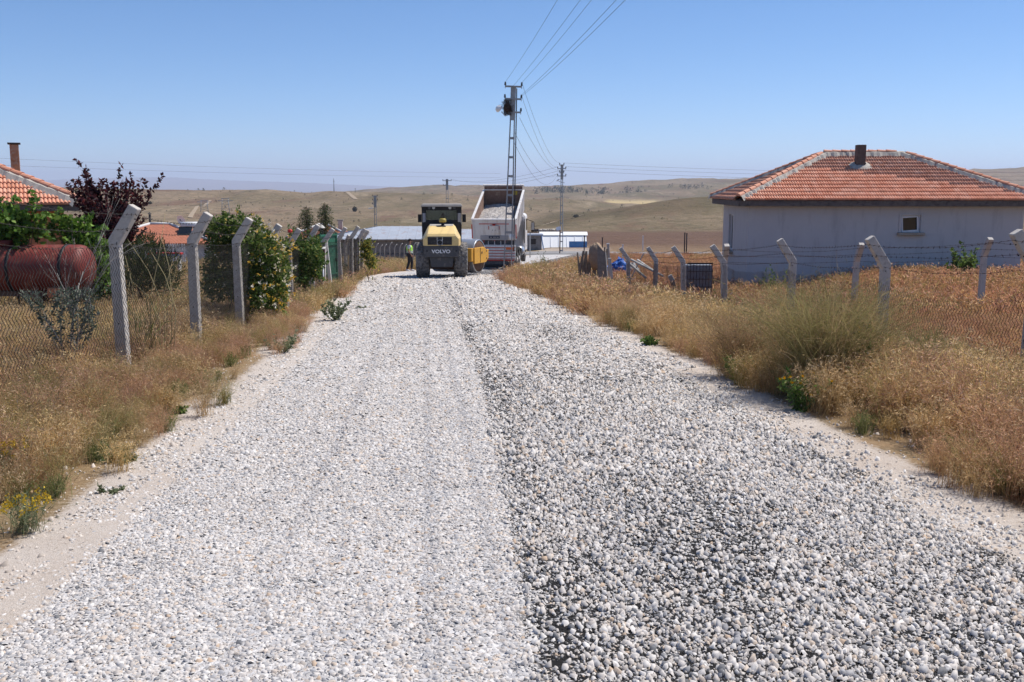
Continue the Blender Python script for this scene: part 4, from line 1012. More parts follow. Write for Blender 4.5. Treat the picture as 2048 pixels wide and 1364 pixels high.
def roller():
    x, y = (884-1024)/2000*42.6, 42.6; z = road_surf(np.array([x]), np.array([y]))[0]
    root = thing('road_roller', 'yellow and grey single drum road roller seen from behind', 'road roller', (x, y, z), R(3.5))
    for s in (-1, 1): tyre_parts(root, (s*.80, 0, .75), .75, .58, outer=s)
    MB().cyl((-.6, 0, .75), (.6, 0, .75), .16, n=12).build('axle', 'machine_black', root)
    # counterweight: wide upper block over a narrower lower one
    cw = MB().prism([(-.72, .93), (.72, .93), (.74, 1.40), (-.74, 1.40)], -1.25, -.55, 'Y'); o = cw.build('counterweight', 'machine_grey', root, .03)
    MB().prism([(-.44, .52), (.44, .52), (.50, .925), (-.50, .925)], -1.12, -.3, 'Y').build('lower_counterweight', 'machine_grey', root, .02)
    lettering('VOLVO', .20, 'white_letters', root, (-.02, -1.257, 1.17), (R(90), 0, 0), 1.15, .004, .006)
    for s in (-1, 1):
        MB().cyl((s*.60, -1.252, 1.20), (s*.60, -1.262, 1.20), .035, n=12).build('bolt', 'machine_black', root)
        MB().box((s*.77, -.75, 1.27), (.05, .16, .24)).build('lifting_lug', 'machine_grey', root, .02)
    # hood: upright grille end, then a long slope up to the cab
    L, Rr = -.70, .70
    P = [(L, -1.22, 1.405), (Rr, -1.22, 1.405), (.80, .75, 1.40), (-.80, .75, 1.40), (L+.06, -1.18, 1.86), (Rr-.06, -1.18, 1.86), (.62, .75, 2.20), (-.62, .75, 2.20)]
    hd = MB(); ring = []
    def sec(yy, zt, wt, wb, zb=1.405):
        return [(-wb, yy, zb), (-wb+.0, yy, zb+.30), (-wt-.03, yy, zt-.10), (-wt+.06, yy, zt), (wt-.06, yy, zt), (wt+.03, yy, zt-.10), (wb, yy, zb+.30), (wb, yy, zb)]
    S = [sec(-1.22, 1.80, .66, .71), sec(-1.15, 1.90, .63, .73), sec(-.6, 2.08, .60, .78), sec(-.15, 2.20, .57, .80), sec(.9, 2.24, .56, .80)]
    V = [p for s_ in S for p in s_]; n = 8
    Fc = [(i*n+k, i*n+k+1, (i+1)*n+k+1, (i+1)*n+k) for i in range(len(S)-1) for k in range(n-1)] + [tuple(reversed(range(n))), tuple(range((len(S)-1)*n, len(S)*n))]
    hood = hd.add(V, Fc, False).build('hood', 'volvo_yellow', root, .03)
    MB().add([(-.50, -.20, 2.205), (.50, -.20, 2.205), (.50, .88, 2.258), (-.50, .88, 2.258), (-.5, -.2, 2.18), (.5, -.2, 2.18), (.5, .88, 2.2), (-.5, .88, 2.2)], [(0, 1, 2, 3), (4, 7, 6, 5), (0, 4, 5, 1), (1, 5, 6, 2), (2, 6, 7, 3), (3, 7, 4, 0)]).build('hood_top_panel', 'hood_top', hood, .01)
    MB().box((0, -.32, 2.165), (.36, .03, .03), Matrix.Rotation(R(15), 3, 'X')).build('hood_handle', 'machine_grey', hood)
    g = MB().box((-.07, -1.225, 1.61), (1.0, .03, .33)).build('grille', 'machine_black', root, .03)
    for k in range(6): MB().box((-.07, -1.243, 1.48+k*.052), (.96, .012, .012), Matrix.Rotation(R(20), 3, 'X')).build('slat', 'machine_grey', g)
    for xx in (-.18, .04): MB().box((xx, -1.25, 1.61), (.016, .012, .32)).build('trim_bar', 'silver_trim', g)
    em = MB(); em.lathe([(.105, -.012), (.125, 0), (.105, .012), (.085, 0), (.105, -.012)], 24, 'Y', (-.07, -1.262, 1.545)); em.bar((.0, -1.262, 1.62), (.055, -1.262, 1.68), .012, .02).build('emblem', 'silver_trim', g)
    MB().box((-.07, -1.263, 1.545), (.20, .008, .05)).build('emblem_bar', 'machine_black', g)
    MB().box((.70, -.75, 1.62), (.012, .10, .16), Matrix.Rotation(R(-10), 3, 'Y')).build('warning_decal', 'reflect_red', hood)
    # air pre-cleaner
    pc = empty('air_precleaner', root, (.05, -.12, 2.17))
    MB().lathe([(.19, 0), (.15, .03), (.07, .05), (.06, .16), (.07, .18)], 18).build('stem', 'machine_black', pc)
    MB().lathe([(.0, .33), (.11, .325), (.15, .29), (.155, .20), (.14, .17), (0, .17)], 20).build('bowl', mat('precleaner', (.42, .32, .06), .4, var=.1, spec=.5), pc)
    # cab
    cab = empty('cab', root, (0, 1.45, 0)); W = .84
    y0, y1 = -.72, .80
    fr = MB()
    for s in (-1, 1):
        fr.hexa([(s*.80, y0, 1.25), (s*.66, y0, 1.25), (s*.66, y0+.12, 1.25), (s*.80, y0+.12, 1.25), (s*.86, y0+.05, 2.98), (s*.66, y0+.05, 2.98), (s*.66, y0+.17, 2.98), (s*.86, y0+.17, 2.98)])
        fr.hexa([(s*.82, y1-.1, 1.25), (s*.72, y1-.1, 1.25), (s*.72, y1, 1.25), (s*.82, y1, 1.25), (s*.84, y1-.1, 2.98), (s*.72, y1-.1, 2.98), (s*.72, y1, 2.98), (s*.84, y1, 2.98)])
    fr.box((0, y0+.07, 2.90), (1.36, .12, .16)).box((0, y0+.06, 2.36), (1.36, .12, .10)).box((0, y1-.05, 2.90), (1.44, .1, .16)).box((0, y1-.05, 2.0), (1.44, .1, .1))
    fr.box((0, .04, 2.95), (1.30, 1.5, .05)); fr.build('cab_frame', 'machine_black', cab, .02)
    MB().box((0, y0+.05, 1.80), (1.60, .10, 1.06)).build('rear_panel', 'machine_black', cab, .02)
    for s in (-1, 1):
        MB().hexa([(s*.845, y0+.2, 1.3), (s*.80, y0+.2, 1.3), (s*.80, y1-.1, 1.3), (s*.845, y1-.1, 1.3), (s*.86, y0+.2, 2.2), (s*.82, y0+.2, 2.2), (s*.82, y1-.1, 2.2), (s*.86, y1-.1, 2.2)]).build('door', 'machine_black', cab, .01)
        MB().box((s*.855, .08, 2.52), (.012, 1.15, .66)).build('side_window', 'clear_glass', cab)
        MB().box((s*.755, y0+.02, 2.50), (.13, .03, .40)).build('corner_panel', 'cab_lightgrey', cab, .02)
    MB().box((0, y0+.07, 2.62), (1.32, .012, .44)).build('rear_window', 'clear_glass', cab)
    MB().box((0, y1-.05, 2.45), (1.42, .012, .80)).build('windscreen', 'clear_glass', cab)
    MB().box((0, .04, 3.03), (1.82, 1.75, .12), taper=(.93, .93)).build('cab_roof', mat('roof_grey', (.30, .28, .26), .8, var=.1), cab, .03)
    for xx in (-.52, -.34, .36, .54):
        MB().cyl((xx, y0-.06, 2.93), (xx, y0+.02, 2.93), .065, .05, 14).build('work_light', 'lamp_glass' if abs(abs(xx)-.35) < .03 else 'machine_grey', cab)
    for xx in (-.95, .97): MB().box((xx, y0+.45, 2.47), (.16, .06, .34)).bar((xx*.9, y0+.45, 2.62), (xx, y0+.45, 2.6), .02, .02).build('mirror', 'machine_black', cab, .02)
    for zz in (2.24, 2.16): MB().cyl((-.55, y0-.05, zz), (.55, y0-.05, zz), .016, n=6).build('grab_rail', 'machine_grey', cab)
    MB().box((0, .0, 1.28), (1.5, 1.4, .08)).build('cab_floor', 'machine_black', cab)
    MB().box((.05, -.22, 1.72), (.5, .5, .14)).box((.05, -.44, 2.05), (.48, .12, .6)).box((.05, -.22, 1.48), (.3, .3, .36)).build('driver_seat', 'machine_black', cab, .03)
    MB().bar((.05, .42, 1.75), (.05, .28, 2.15), .05, .05).lathe([(.17, -.01), (.19, .01), (.17, .03), (.15, .01), (.17, -.01)], 20, c=(.05, .28, 2.16)).build('steering_wheel', 'machine_black', cab)
    # articulated drum frame, turned to the right
    ff = empty('drum_frame', root, (0, 1.25, 0), (0, 0, R(-25)))
    MB().box((0, .25, .72), (1.0, .5, .55)).build('hitch', 'machine_black', ff, .03)
    MB().box((0, .62, .86), (2.36, .22, .58)).build('cross_beam', 'frame_yellow', ff, .02)
    MB().box((0, .58, .38), (2.1, .08, .36)).build('scraper', 'rust_brown', ff, .01)
    dy = 1.62
    for s in (-1, 1):
        pl = MB().prism([(.72, .46), (2.0, .46), (2.25, .62), (2.25, .95), (1.8, 1.16), (.72, 1.16)], s*1.19-.05, s*1.19+.05, 'X').build('side_beam', 'frame_yellow', ff, .015)
        MB().box((s*1.245, 1.34, .82), (.012, .03, .66)).build('seam_strip', 'machine_black', pl)
        MB().cyl((s*1.235, 1.52, .92), (s*1.255, 1.52, .92), .06, n=10).cyl((s*1.235, 2.05, .97), (s*1.255, 2.05, .97), .04, n=8).cyl((s*1.235, 2.05, .64), (s*1.255, 2.05, .64), .04, n=8).build('bolt', 'rust_brown', pl)
        MB().lathe([(.70, 0), (.68, s*.02), (.3, s*.05), (0, s*.05)], 28, 'X', (s*1.03, dy, .75)).build('drum_hub', 'rust_brown', ff)
    MB().lathe([(.70, -1.06), (.745, -1.06), (.75, -1.04), (.75, 1.04), (.745, 1.06), (.70, 1.06)], 48, 'X', (0, dy, .75)).build('drum', 'drum_steel', ff)
    MB().box((0, 2.46, .8), (2.28, .18, .42)).build('front_beam', 'frame_yellow', ff, .02)
    return root
ROL = roller()

def truck():
    x, y = (988-1024)/2000*57.0, 57.0; z = road_surf(np.array([x]), np.array([y]))[0] - .02
    root = thing('dump_truck', 'white dump truck with raised gravel bed and red striped rear guard', 'truck', (x, y, z), R(-5.6))
    # chassis
    ch = MB()
    for s in (-1, 1): ch.box((s*.42, 4.1, .98), (.12, 7.4, .28))
    for yy in (.6, 2.0, 3.6, 5.2, 7.0): ch.box((0, yy, .98), (.74, .12, .2))
    ch.build('chassis', 'machine_black', root)
    for yy in (1.35, 2.72):
        for s in (-1, 1):
            for k in (0, 1): tyre_parts(root, (s*(1.10-.30*k), yy, .52), .52, .27, lugs=False, rim_m='truck_white', outer=s)
    for s in (-1, 1): tyre_parts(root, (s*1.08, 6.75, .52), .52, .30, lugs=False, rim_m='truck_white', outer=s)
    for s in (-1, 1):
        MB().cyl((s*1.02, 3.9, .80), (s*1.02, 5.3, .80), .30, n=18).build('fuel_tank', 'silver_trim', root)
        fl = MB()
        for k in range(9):
            a0, a1 = R(20+k*15.5), R(20+(k+1)*15.5)
            for cy in (1.35, 2.72): fl.bar((s*.97, cy+math.cos(a0)*.62, .52+math.sin(a0)*.62), (s*.97, cy+math.cos(a1)*.62, .52+math.sin(a1)*.62), .60, .02, up=(0, math.cos(a0), math.sin(a0)))
        fl.build('mudguard', 'machine_black', root)
    # rear guard: white boards with red reflective lines, lamps
    gd = empty('rear_guard', root)
    MB().box((0, .06, .98), (2.46, .05, .86)).build('guard_plate', 'truck_white', gd)
    for k, zz in enumerate((1.33, 1.17, 1.01, .85, .69)):
        MB().box((0, .005, zz), (2.46, .05, .085)).build('guard_board', 'truck_white', gd, .006)
        MB().box((0, -.022, zz-.065), (2.40, .012, .035)).build('red_strip', 'reflect_red', gd)
    for s in (-1, 1): MB().box((s*.90, -.045, 1.22), (.42, .03, .14)).build('tail_lamp', 'lamp_orange', gd, .01)
    MB().box((0, .02, .54), (2.3, .10, .06)).build('bumper_bar', 'reflect_red', gd)
    MB().box((0, .25, .33), (2.20, .5, .34)).build('spreader_box', 'machine_grey', root, .02)
    MB().cyl((-1.05, .02, .22), (1.05, .02, .22), .10, n=14).build('spreader_roller', 'machine_black', root)
    # hinge bay below the tipping body
    MB().box((0, .42, 1.58), (2.2, .12, .34)).build('hinge_beam', 'machine_grey', root, .02)
    for xx in (-1.0, -.36, 0, .36, 1.0): MB().box((xx, .33, 1.50), (.05, .10, .26), taper=(.4, 1)).build('hinge_bracket', 'truck_white', root)
    for xx in (-.62, .0, .62): MB().box((xx, .35, 1.62), (.05, .03, .2)).build('red_marker', 'reflect_red', root)
    MB().ball((1.02, .2, 1.86), .19, 16, 8, (1, .6, 1)).build('work_lamp', 'lamp_white', root)
    # tipped body
    T = R(17); bd = empty('tipper_bed', root, (0, .32, 1.74), (T, 0, 0))
    L, W, H = 5.5, 2.5, 1.16
    MB().box((0, L/2, -.04), (W-.1, L, .10)).build('bed_floor', 'bed_inside', bd)
    for s in (-1, 1):
        w = MB().box((s*(W/2-.035), L/2-.02, H/2), (.07, L, H)).build('bed_side', 'truck_white', bd, .01)
        for k in range(6): MB().box((s*(W/2+.02), .5+k*.92, H/2), (.05, .09, H-.05)).build('side_rib', 'truck_white', w, .008)
        MB().box((s*(W/2-.02), L/2-.02, H+.03), (.13, L+.04, .07)).build('top_rail', 'truck_white', w, .01)
        MB().box((s*(W/2-.078), L/2, H/2+.06), (.006, L-.2, H-.18)).build('side_lining', 'bed_inside', w)
        MB().box((s*(W/2+.005), -.11, H*.42), (.06, .02, H*.72)).build('red_strip', 'reflect_red', w)
    fw = MB().box((0, L-.04, .75), (W-.12, .08, 1.5)).build('bed_front', 'truck_white', bd)
    MB().box((0, L-.084, .78), (W-.16, .006, 1.40)).build('front_lining', 'bed_inside', fw)
    MB().box((0, L-.05, 1.53), (W+.02, .13, .08)).build('top_rail', 'truck_white', fw, .01)
    MB().box((0, L-.22, 1.28), (W-.2, .04, .05)).build('cover_bar', 'truck_white', fw)
    MB().box((.72, L-.095, 1.05), (.26, .01, .24)).build('yellow_notice', mat('notice', (.55, .42, .05), .6), fw)
    tg = empty('tailgate', bd)
    MB().box((0, -.03, H/2-.03), (W-.08, .07, H+.04)).build('tailgate_panel', 'truck_white', tg, .01)
    MB().box((0, -.05, H+.01), (W+.02, .13, .08)).build('top_rail', 'truck_white', tg, .012)
    for s in (-1, 1): MB().box((s*(W/2-.05), -.085, H/2), (.12, .05, H)).build('corner_post', 'truck_white', tg, .01)
    MB().box((0, -.075, H-.24), (1.7, .012, .045)).build('red_strip', 'reflect_red', tg)
    for s in (-1, 1): MB().box((s*.30, -.085, H-.46), (.035, .012, .22)).build('red_strip', 'reflect_red', tg); MB().box((s*.68, -.072, H-.47), (.60, .015, .30)).build('raised_panel', 'truck_white', tg, .01)
    MB().prism([(-.22, H-.78), (.22, H-.78), (.27, H-.72), (.25, H-.32), (-.25, H-.32), (-.27, H-.72)], -.16, -.07, 'Y').build('chute_plate', 'truck_white', tg, .01)
    for s in (-1, 1): MB().cyl((s*.08, -.168, H-.58), (s*.08, -.16, H-.58), .022, n=8).build('bolt', 'machine_black', tg)
    MB().lathe([(.0, .06), (.09, .03), (.1, -.02), (0, -.03)], 12, c=(0, -.13, H-.27)).build('latch_knob', 'reflect_red', tg)
    MB().box((0, -.075, .10), (1.6, .05, .26)).build('lower_sill', 'cab_lightgrey', tg, .01)
    pl = MB().box((0, -.115, .14), (.62, .02, .15)).build('licence_plate', 'plate_dark', tg, .005)
    for xx in (-.215, -.15, -.045, .02, .085, .165, .225): MB().box((xx, -.128, .14), (.042, .006, .075)).build('plate_mark', 'cab_lightgrey', pl)
    # load of chippings: a sloping heap with loose stones on it
    nx, ny = 26, 40; X, Y = np.meshgrid(np.linspace(-W/2+.09, W/2-.09, nx), np.linspace(.05, L-.15, ny), indexing='ij')
    Z = .78 - .10*Y + .10*np.cos(X*1.9) + (fbm(X*1.4, Y*1.4, 3, 91)-.5)*.34; Z = np.clip(Z, .06, 1.02)
    i = np.arange(nx*ny).reshape(nx, ny); Fq = np.stack([i[:-1, :-1], i[1:, :-1], i[1:, 1:], i[:-1, 1:]], -1).reshape(-1, 4)
    load = thing('gravel_load', 'heap of pale chippings inside the raised truck bed', 'gravel', (x, y, z), R(-5.6))
    M = Matrix.Translation((0, .32, 1.74)) @ Matrix.Rotation(T, 4, 'X'); Mn = np.array(M)
    tr = lambda P: P.reshape(-1, 3) @ Mn[:3, :3].T + Mn[:3, 3]
    put('heap', np_mesh('heap', tr(np.stack([X, Y, Z], -1)), Fq, mat('chippings', (.50, .47, .445), .95, var=.25, scale=14, bump=.8, bscale=40), smooth=True), load)
    n = 5200; xs = rng.uniform(-W/2+.1, W/2-.1, n); ys = rng.uniform(.06, L-.2, n)
    zi = .78 - .10*ys + .10*np.cos(xs*1.9) + (fbm(xs*1.4, ys*1.4, 3, 91)-.5)*.34
    P = tr(np.stack([xs, ys, np.clip(zi, .06, 1.02)], -1)); me = stones_mesh('loose_stones', P[:, 0], P[:, 1], P[:, 2], rng.uniform(.03, .06, n), stone_colours(n, np.zeros(n, bool)), 'stone', flat=.8)
    tag(put('loose_stones', me, load), kind='stuff')
    # cab
    cb = empty('cab', root, (0, 7.25, 0)); 
    V = []; n = 10
    def sec(yy, w, z0, z1, r):
        pts = []
        for cx, cz, a0 in ((w-r, z1-r, 0), (-w+r, z1-r, 90)):
            for k in range(5): a = R(a0+k*22.5); pts.append((cx+math.cos(a)*r, yy, cz+math.sin(a)*r))
        return [(w, yy, z0)] + pts + [(-w, yy, z0)]
    S = [sec(-1.1, 1.12, .75, 2.95, .18), sec(-.98, 1.25, .75, 3.05, .25), sec(.55, 1.25, .75, 3.05, .25), sec(.85, 1.2, .75, 2.9, .25)]
    k = len(S[0]); V = [p for s in S for p in s]
    MB().add(V, [(i*k+j, i*k+(j+1) % k, (i+1)*k+(j+1) % k, (i+1)*k+j) for i in range(3) for j in range(k)] + [tuple(reversed(range(k))), tuple(range(3*k, 4*k))], False).build('cab_body', 'truck_white', cb, .02)
    for s in (-1, 1):
        df = MB(); pf = [(-1.12, 1.2), (-1.12, 2.7), (-1.45, 2.55), (-1.58, 2.0), (-1.5, 1.45)]; df.prism(pf, s*1.22-.025, s*1.22+.025, 'X').build('side_fairing', 'machine_black', cb, .01)
        MB().box((s*1.262, -.1, 2.35), (.012, .95, .72)).build('side_window', 'dark_glass', cb); MB().box((s*1.262, -.1, 1.45), (.012, 1.0, .9)).build('door', 'truck_white', cb, .004)
        mr = empty('mirror', cb); MB().bar((s*1.25, .55, 2.62), (s*1.66, .50, 2.50), .035, .035).bar((s*1.25, .55, 1.86), (s*1.6, .5, 1.78), .03, .03).build('mirror_arm', 'machine_black', mr)
        MB().box((s*1.62, .44, 2.15), (.22, .10, .62)).build('mirror_housing', 'machine_black', mr, .03)
        MB().box((s*1.62, .385, 2.20), (.17, .01, .46)).build('mirror_glass', 'silver_trim', mr)
    MB().box((0, .86, 2.2), (2.1, .02, .8)).build('windscreen', 'dark_glass', cb)
    return root
TRK = truck()

# ---- people: a skinned body with clothing grown over it
def skin_mesh(name, pts, edges, m, root=0, sub=2):
    me = bpy.data.meshes.new(name); me.from_pydata([p[0] for p in pts], edges, []); o = bpy.data.objects.new(name, me); COL.objects.link(o)
    sk = o.modifiers.new('s', 'SKIN'); sk.use_smooth_shade = True; sk.branch_smoothing = .6
    for i, (p, r) in enumerate(pts):
        d = me.skin_vertices[0].data[i]; d.radius = r if hasattr(r, '__len__') else (r, r); d.use_root = (i == root)
    sb = o.modifiers.new('b', 'SUBSURF'); sb.levels = sb.render_levels = sub
    dg = bpy.context.evaluated_depsgraph_get(); out = bpy.data.meshes.new_from_object(o.evaluated_get(dg)); bpy.data.objects.remove(o); bpy.data.meshes.remove(me)
    out.materials.clear(); out.materials.append(MATS[m]); out.name = name
    out.polygons.foreach_set('use_smooth', [True]*len(out.polygons)); return out
mat('skin', (.36, .19, .125), .6, var=.08, scale=8)
mat('hair_dark', (.018, .014, .012), .7, var=.2)
mat('hivis', (.50, .92, .12), .7, var=.06, scale=6)
mat('hivis_band', (.62, .66, .62), .4, var=.05)
mat('tshirt', (.55, .58, .64), .85, var=.06)
mat('trousers', (.018, .017, .022), .85, var=.2)
mat('shoe_white', (.66, .64, .64), .6, var=.08)
mat('shirt_blue', (.06, .12, .24), .85, var=.1)
def hand(mb, w, d, side):
    """five bent fingers and a thumb leaving the side of the palm; w wrist, d hand direction"""
    w, d = Vector(w), Vector(d).normalized(); s = Vector(side).normalized(); n = d.cross(s).normalized()
    mb.tube([w, w+d*.05, w+d*.095], [.026, .036, .034], 8)
    for k, (o, L) in enumerate(((-.027, .068), (-.009, .080), (.010, .076), (.028, .058))):
        b = w + d*.088 + s*o; mb.tube([b, b+d*L*.5+n*.006, b+d*L*.82+n*.022, b+d*L+n*.036], [.0092, .0088, .008, .006], 6)
    b = w + d*.03 - s*.026; mb.tube([b, b+d*.03-s*.022+n*.006, b+d*.06-s*.026+n*.018], [.012, .010, .0075], 6)
def person(label, loc, rz, P, mats, group=None, scale=1.0, vest=False):
    """P: joints, x is where the person faces"""
    root = thing('person', label, 'person', loc, rz, group); root.scale = (scale,)*3
    J = {k: Vector(v) for k, v in P.items()}
    pts, ed, ix = [], [], {}
    def add(k, p, r, par=None):
        ix[k] = len(pts); pts.append((tuple(p), r))
        if par: ed.append((ix[par], ix[k]))
    hp, ch, nk, hd = J['hip'], J['chest'], J['neck'], J['head']
    add('hip', hp, (.13, .15)); add('waist', hp.lerp(ch, .45), (.115, .14), 'hip'); add('chest', ch, (.125, .165), 'waist'); add('neck', nk, .055, 'chest')
    add('jaw', nk.lerp(hd, .5)+Vector((.02, 0, 0)), (.07, .062), 'neck'); add('head', hd, (.098, .078), 'jaw'); add('crown', hd+Vector((-.01, 0, .085)), (.075, .06), 'head')
    for s in 'lr':
        add('sh'+s, J['sh'+s], .062, 'chest'); add('el'+s, J['el'+s], .044, 'sh'+s); add('wr'+s, J['wr'+s], .028, 'el'+s)
        add('th'+s, J['hip'+s], .095, 'hip'); add('kn'+s, J['kn'+s], .062, 'th'+s); add('an'+s, J['an'+s], .042, 'kn'+s)
    body = put('body', skin_mesh('body', pts, ed, 'skin'), root)
    # face, ears, hands belong to the body surface
    f = MB(); hx = hd + Vector((.0, 0, -.015))
    f.tube([hx+Vector((.085, 0, .02)), hx+Vector((.125, 0, -.018)), hx+Vector((.09, 0, -.032))], [.010, .016, .012], 6)
    for s in (-1, 1): f.ball(hx + Vector((-.005, s*.082, -.01)), .026, 8, 6, (.7, .4, 1.2))
    for s in 'lr': hand(f, J['wr'+s], J['wr'+s]-J['el'+s], (1, 0, 0) if abs((J['wr'+s]-J['el'+s]).normalized().x) < .7 else (0, 1, 0))
    f.build('face_and_hands', 'skin', root)
    e = MB()
    for s in (-1, 1): e.ball(hx + Vector((.088, s*.032, .018)), .009, 8, 6)
    e.tube([hx+Vector((.086, -.024, -.068)), hx+Vector((.09, 0, -.066)), hx+Vector((.086, .024, -.068))], .005, 5); e.build('eyes_and_mouth', 'hair_dark', root)
    hr = MB(); V = []
    hr.ball(hd + Vector((-.022, 0, .035)), .1, 14, 9, (1.02, .86, .98)); hr.build('hair', 'hair_dark', root)
    # clothes
    q = [(tuple(hp+Vector((0, 0, .01))), (.142, .160))] ; eq = []
    q += [(tuple(hp.lerp(ch, .5)), (.135, .155)), (tuple(ch), (.142, .182)), (tuple(ch.lerp(nk, .55)), (.10, .12))]; eq = [(0, 1), (1, 2), (2, 3)]
    for s in 'lr': q += [(tuple(J['sh'+s]), .080), (tuple(J['sh'+s].lerp(J['el'+s], .75)), .062)]; eq += [(2, len(q)-2), (len(q)-2, len(q)-1)]
    put('shirt', skin_mesh('shirt', q, eq, mats['shirt']), root)
    t = [(tuple(hp+Vector((0, 0, .04))), (.147, .165))]; te = []
    for s in 'lr':
        t += [(tuple(J['hip'+s]), .112), (tuple(J['kn'+s]), .080), (tuple(J['an'+s].lerp(J['kn'+s], .04)), .068)]; b = len(t)-3; te += [(0, b), (b, b+1), (b+1, b+2)]
    put('trousers', skin_mesh('trousers', t, te, mats['trousers']), root)
    for s in 'lr':
        a = J['an'+s]; tz = J.get('toe'+s, a + Vector((.17, 0, -.06))); sh = MB()
        sh.tube([a+Vector((-.05, 0, -.035)), a+Vector((.0, 0, -.03)), a.lerp(tz, .6)+Vector((0, 0, -.012)), tz], [.042, .050, .044, .026], 10); o = sh.build('shoe', mats['shoe'], root)
    if vest:
        v = [(tuple(hp+Vector((0, 0, .03))), (.158, .180)), (tuple(hp.lerp(ch, .5)), (.152, .172)), (tuple(ch), (.160, .195)), (tuple(ch.lerp(nk, .62)), (.115, .13))]
        vo = put('vest', skin_mesh('vest', v, [(0, 1), (1, 2), (2, 3)], 'hivis'), root)
        for k in (.16, .38):
            c = hp.lerp(ch, k); b = MB(); rx, ry = .168, .188
            b.lathe([(1, -.022), (1.012, 0), (1, .022)], 24); 
            for i in range(len(b.v)): xx, yy, zz = b.v[i]; b.v[i] = (c.x + xx*rx, c.y + yy*ry, c.z + zz)
            b.build('reflective_band', 'hivis_band', root)
    return root
wx, wy = (820-1024)/2000*54.5, 54.5
person('worker in bright green safety vest and black trousers standing left of the roller', (wx, wy, gzs(wx, wy)+.0), R(-4),
  dict(hip=(0, 0, .95), chest=(-.02, 0, 1.32), neck=(.0, 0, 1.50), head=(.035, 0, 1.64), shl=(-.02, .19, 1.42), shr=(-.02, -.19, 1.42), ell=(-.03, .24, 1.14), elr=(-.03, -.24, 1.13), wrl=(.08, .21, .90), wrr=(.11, -.20, .90),
       hipl=(.01, .09, .90), hipr=(-.01, -.09, .90), knl=(.10, .10, .49), knr=(-.03, -.09, .49), anl=(.06, .10, .085), anr=(-.16, -.09, .095), toel=(.24, .11, .035), toer=(.02, -.10, .03)),
  dict(shirt='tshirt', trousers='trousers', shoe='shoe_white'), scale=1.0, vest=True)
rl = ROL.location; 
cq = Matrix.Translation(rl) @ Matrix.Rotation(R(3.5), 4, 'Z') @ Vector((.05, 1.23, 0))
person('roller driver in dark blue shirt sitting in the machine cab', (cq.x, cq.y, rl.z), R(93.5),
  dict(hip=(-.02, 0, 1.88), chest=(-.05, 0, 2.24), neck=(-.03, 0, 2.41), head=(.01, 0, 2.55), shl=(-.04, .19, 2.33), shr=(-.04, -.19, 2.33), ell=(.12, .24, 2.10), elr=(.12, -.24, 2.10), wrl=(.28, .14, 2.16), wrr=(.28, -.14, 2.16),
       hipl=(.05, .10, 1.88), hipr=(.05, -.10, 1.88), knl=(.42, .13, 1.86), knr=(.42, -.13, 1.86), anl=(.44, .13, 1.44), anr=(.44, -.13, 1.44), toel=(.58, .13, 1.38), toer=(.58, -.13, 1.38)),
  dict(shirt='shirt_blue', trousers='trousers', shoe='machine_black'))
# ------------------------------------------------------------------ plants
colmat('leaf', rough=.6, trans=.36, spec=.25)
colmat('blade', rough=.8, trans=.45, spec=.15, tint=True)
colmat('blade_own', rough=.8, trans=.45, spec=.15)
mat('bark', (.13, .095, .07), .95, var=.3, scale=12, bump=.6, bscale=40)
mat('grey_twig', (.36, .33, .29), .9, var=.25, scale=12)
mat('dry_stem', (.40, .33, .17), .9, var=.25, scale=12)
def unit(v): return v/np.maximum(np.linalg.norm(v, axis=-1, keepdims=True), 1e-9)
def leaves_np(P, D, L, W, col, r=None):
    r = r or rng; n = len(P); D = unit(D); S = unit(np.cross(D, r.normal(0, 1, (n, 3)))); N = np.cross(D, S)
    L = np.broadcast_to(L, n)[:, None]; W = np.broadcast_to(W, n)[:, None]
    V = np.stack([P, P + D*L*.45 + S*W*.5 + N*L*.06, P + D*L - N*L*.05, P + D*L*.45 - S*W*.5 + N*L*.06], 1).reshape(-1, 3)
    F = (np.arange(n)*4)[:, None] + np.array([0, 1, 2, 3]); return V, F, np.repeat(col, 4, 0)
def pick(cols, n, jit=.15, r=None):
    r = r or rng; c = np.array(cols)[r.integers(0, len(cols), n)]; return np.clip(c*(1+r.normal(0, jit, (n, 1))), .004, 1)
def blob_points(blobs, n, shell=.55, r=None):
    """points through the volume of several lumpy ellipsoids, denser towards the outside"""
    r = r or rng; vol = np.array([b[3]*b[4]*b[5] for b in blobs])**.67; k = r.choice(len(blobs), n, p=vol/vol.sum()); B = np.array(blobs)[k]
    d = unit(r.normal(0, 1, (n, 3))); rad = (r.uniform(shell**3, 1, n)**(1/3))[:, None]
    lump = 1 + .28*(vnoise(d[:, 0]*3+B[:, 0]*9, d[:, 1]*3+d[:, 2]*4, 5)-.5)[:, None]*2
    P = B[:, :3] + d*rad*lump*B[:, 3:6]; return P, d
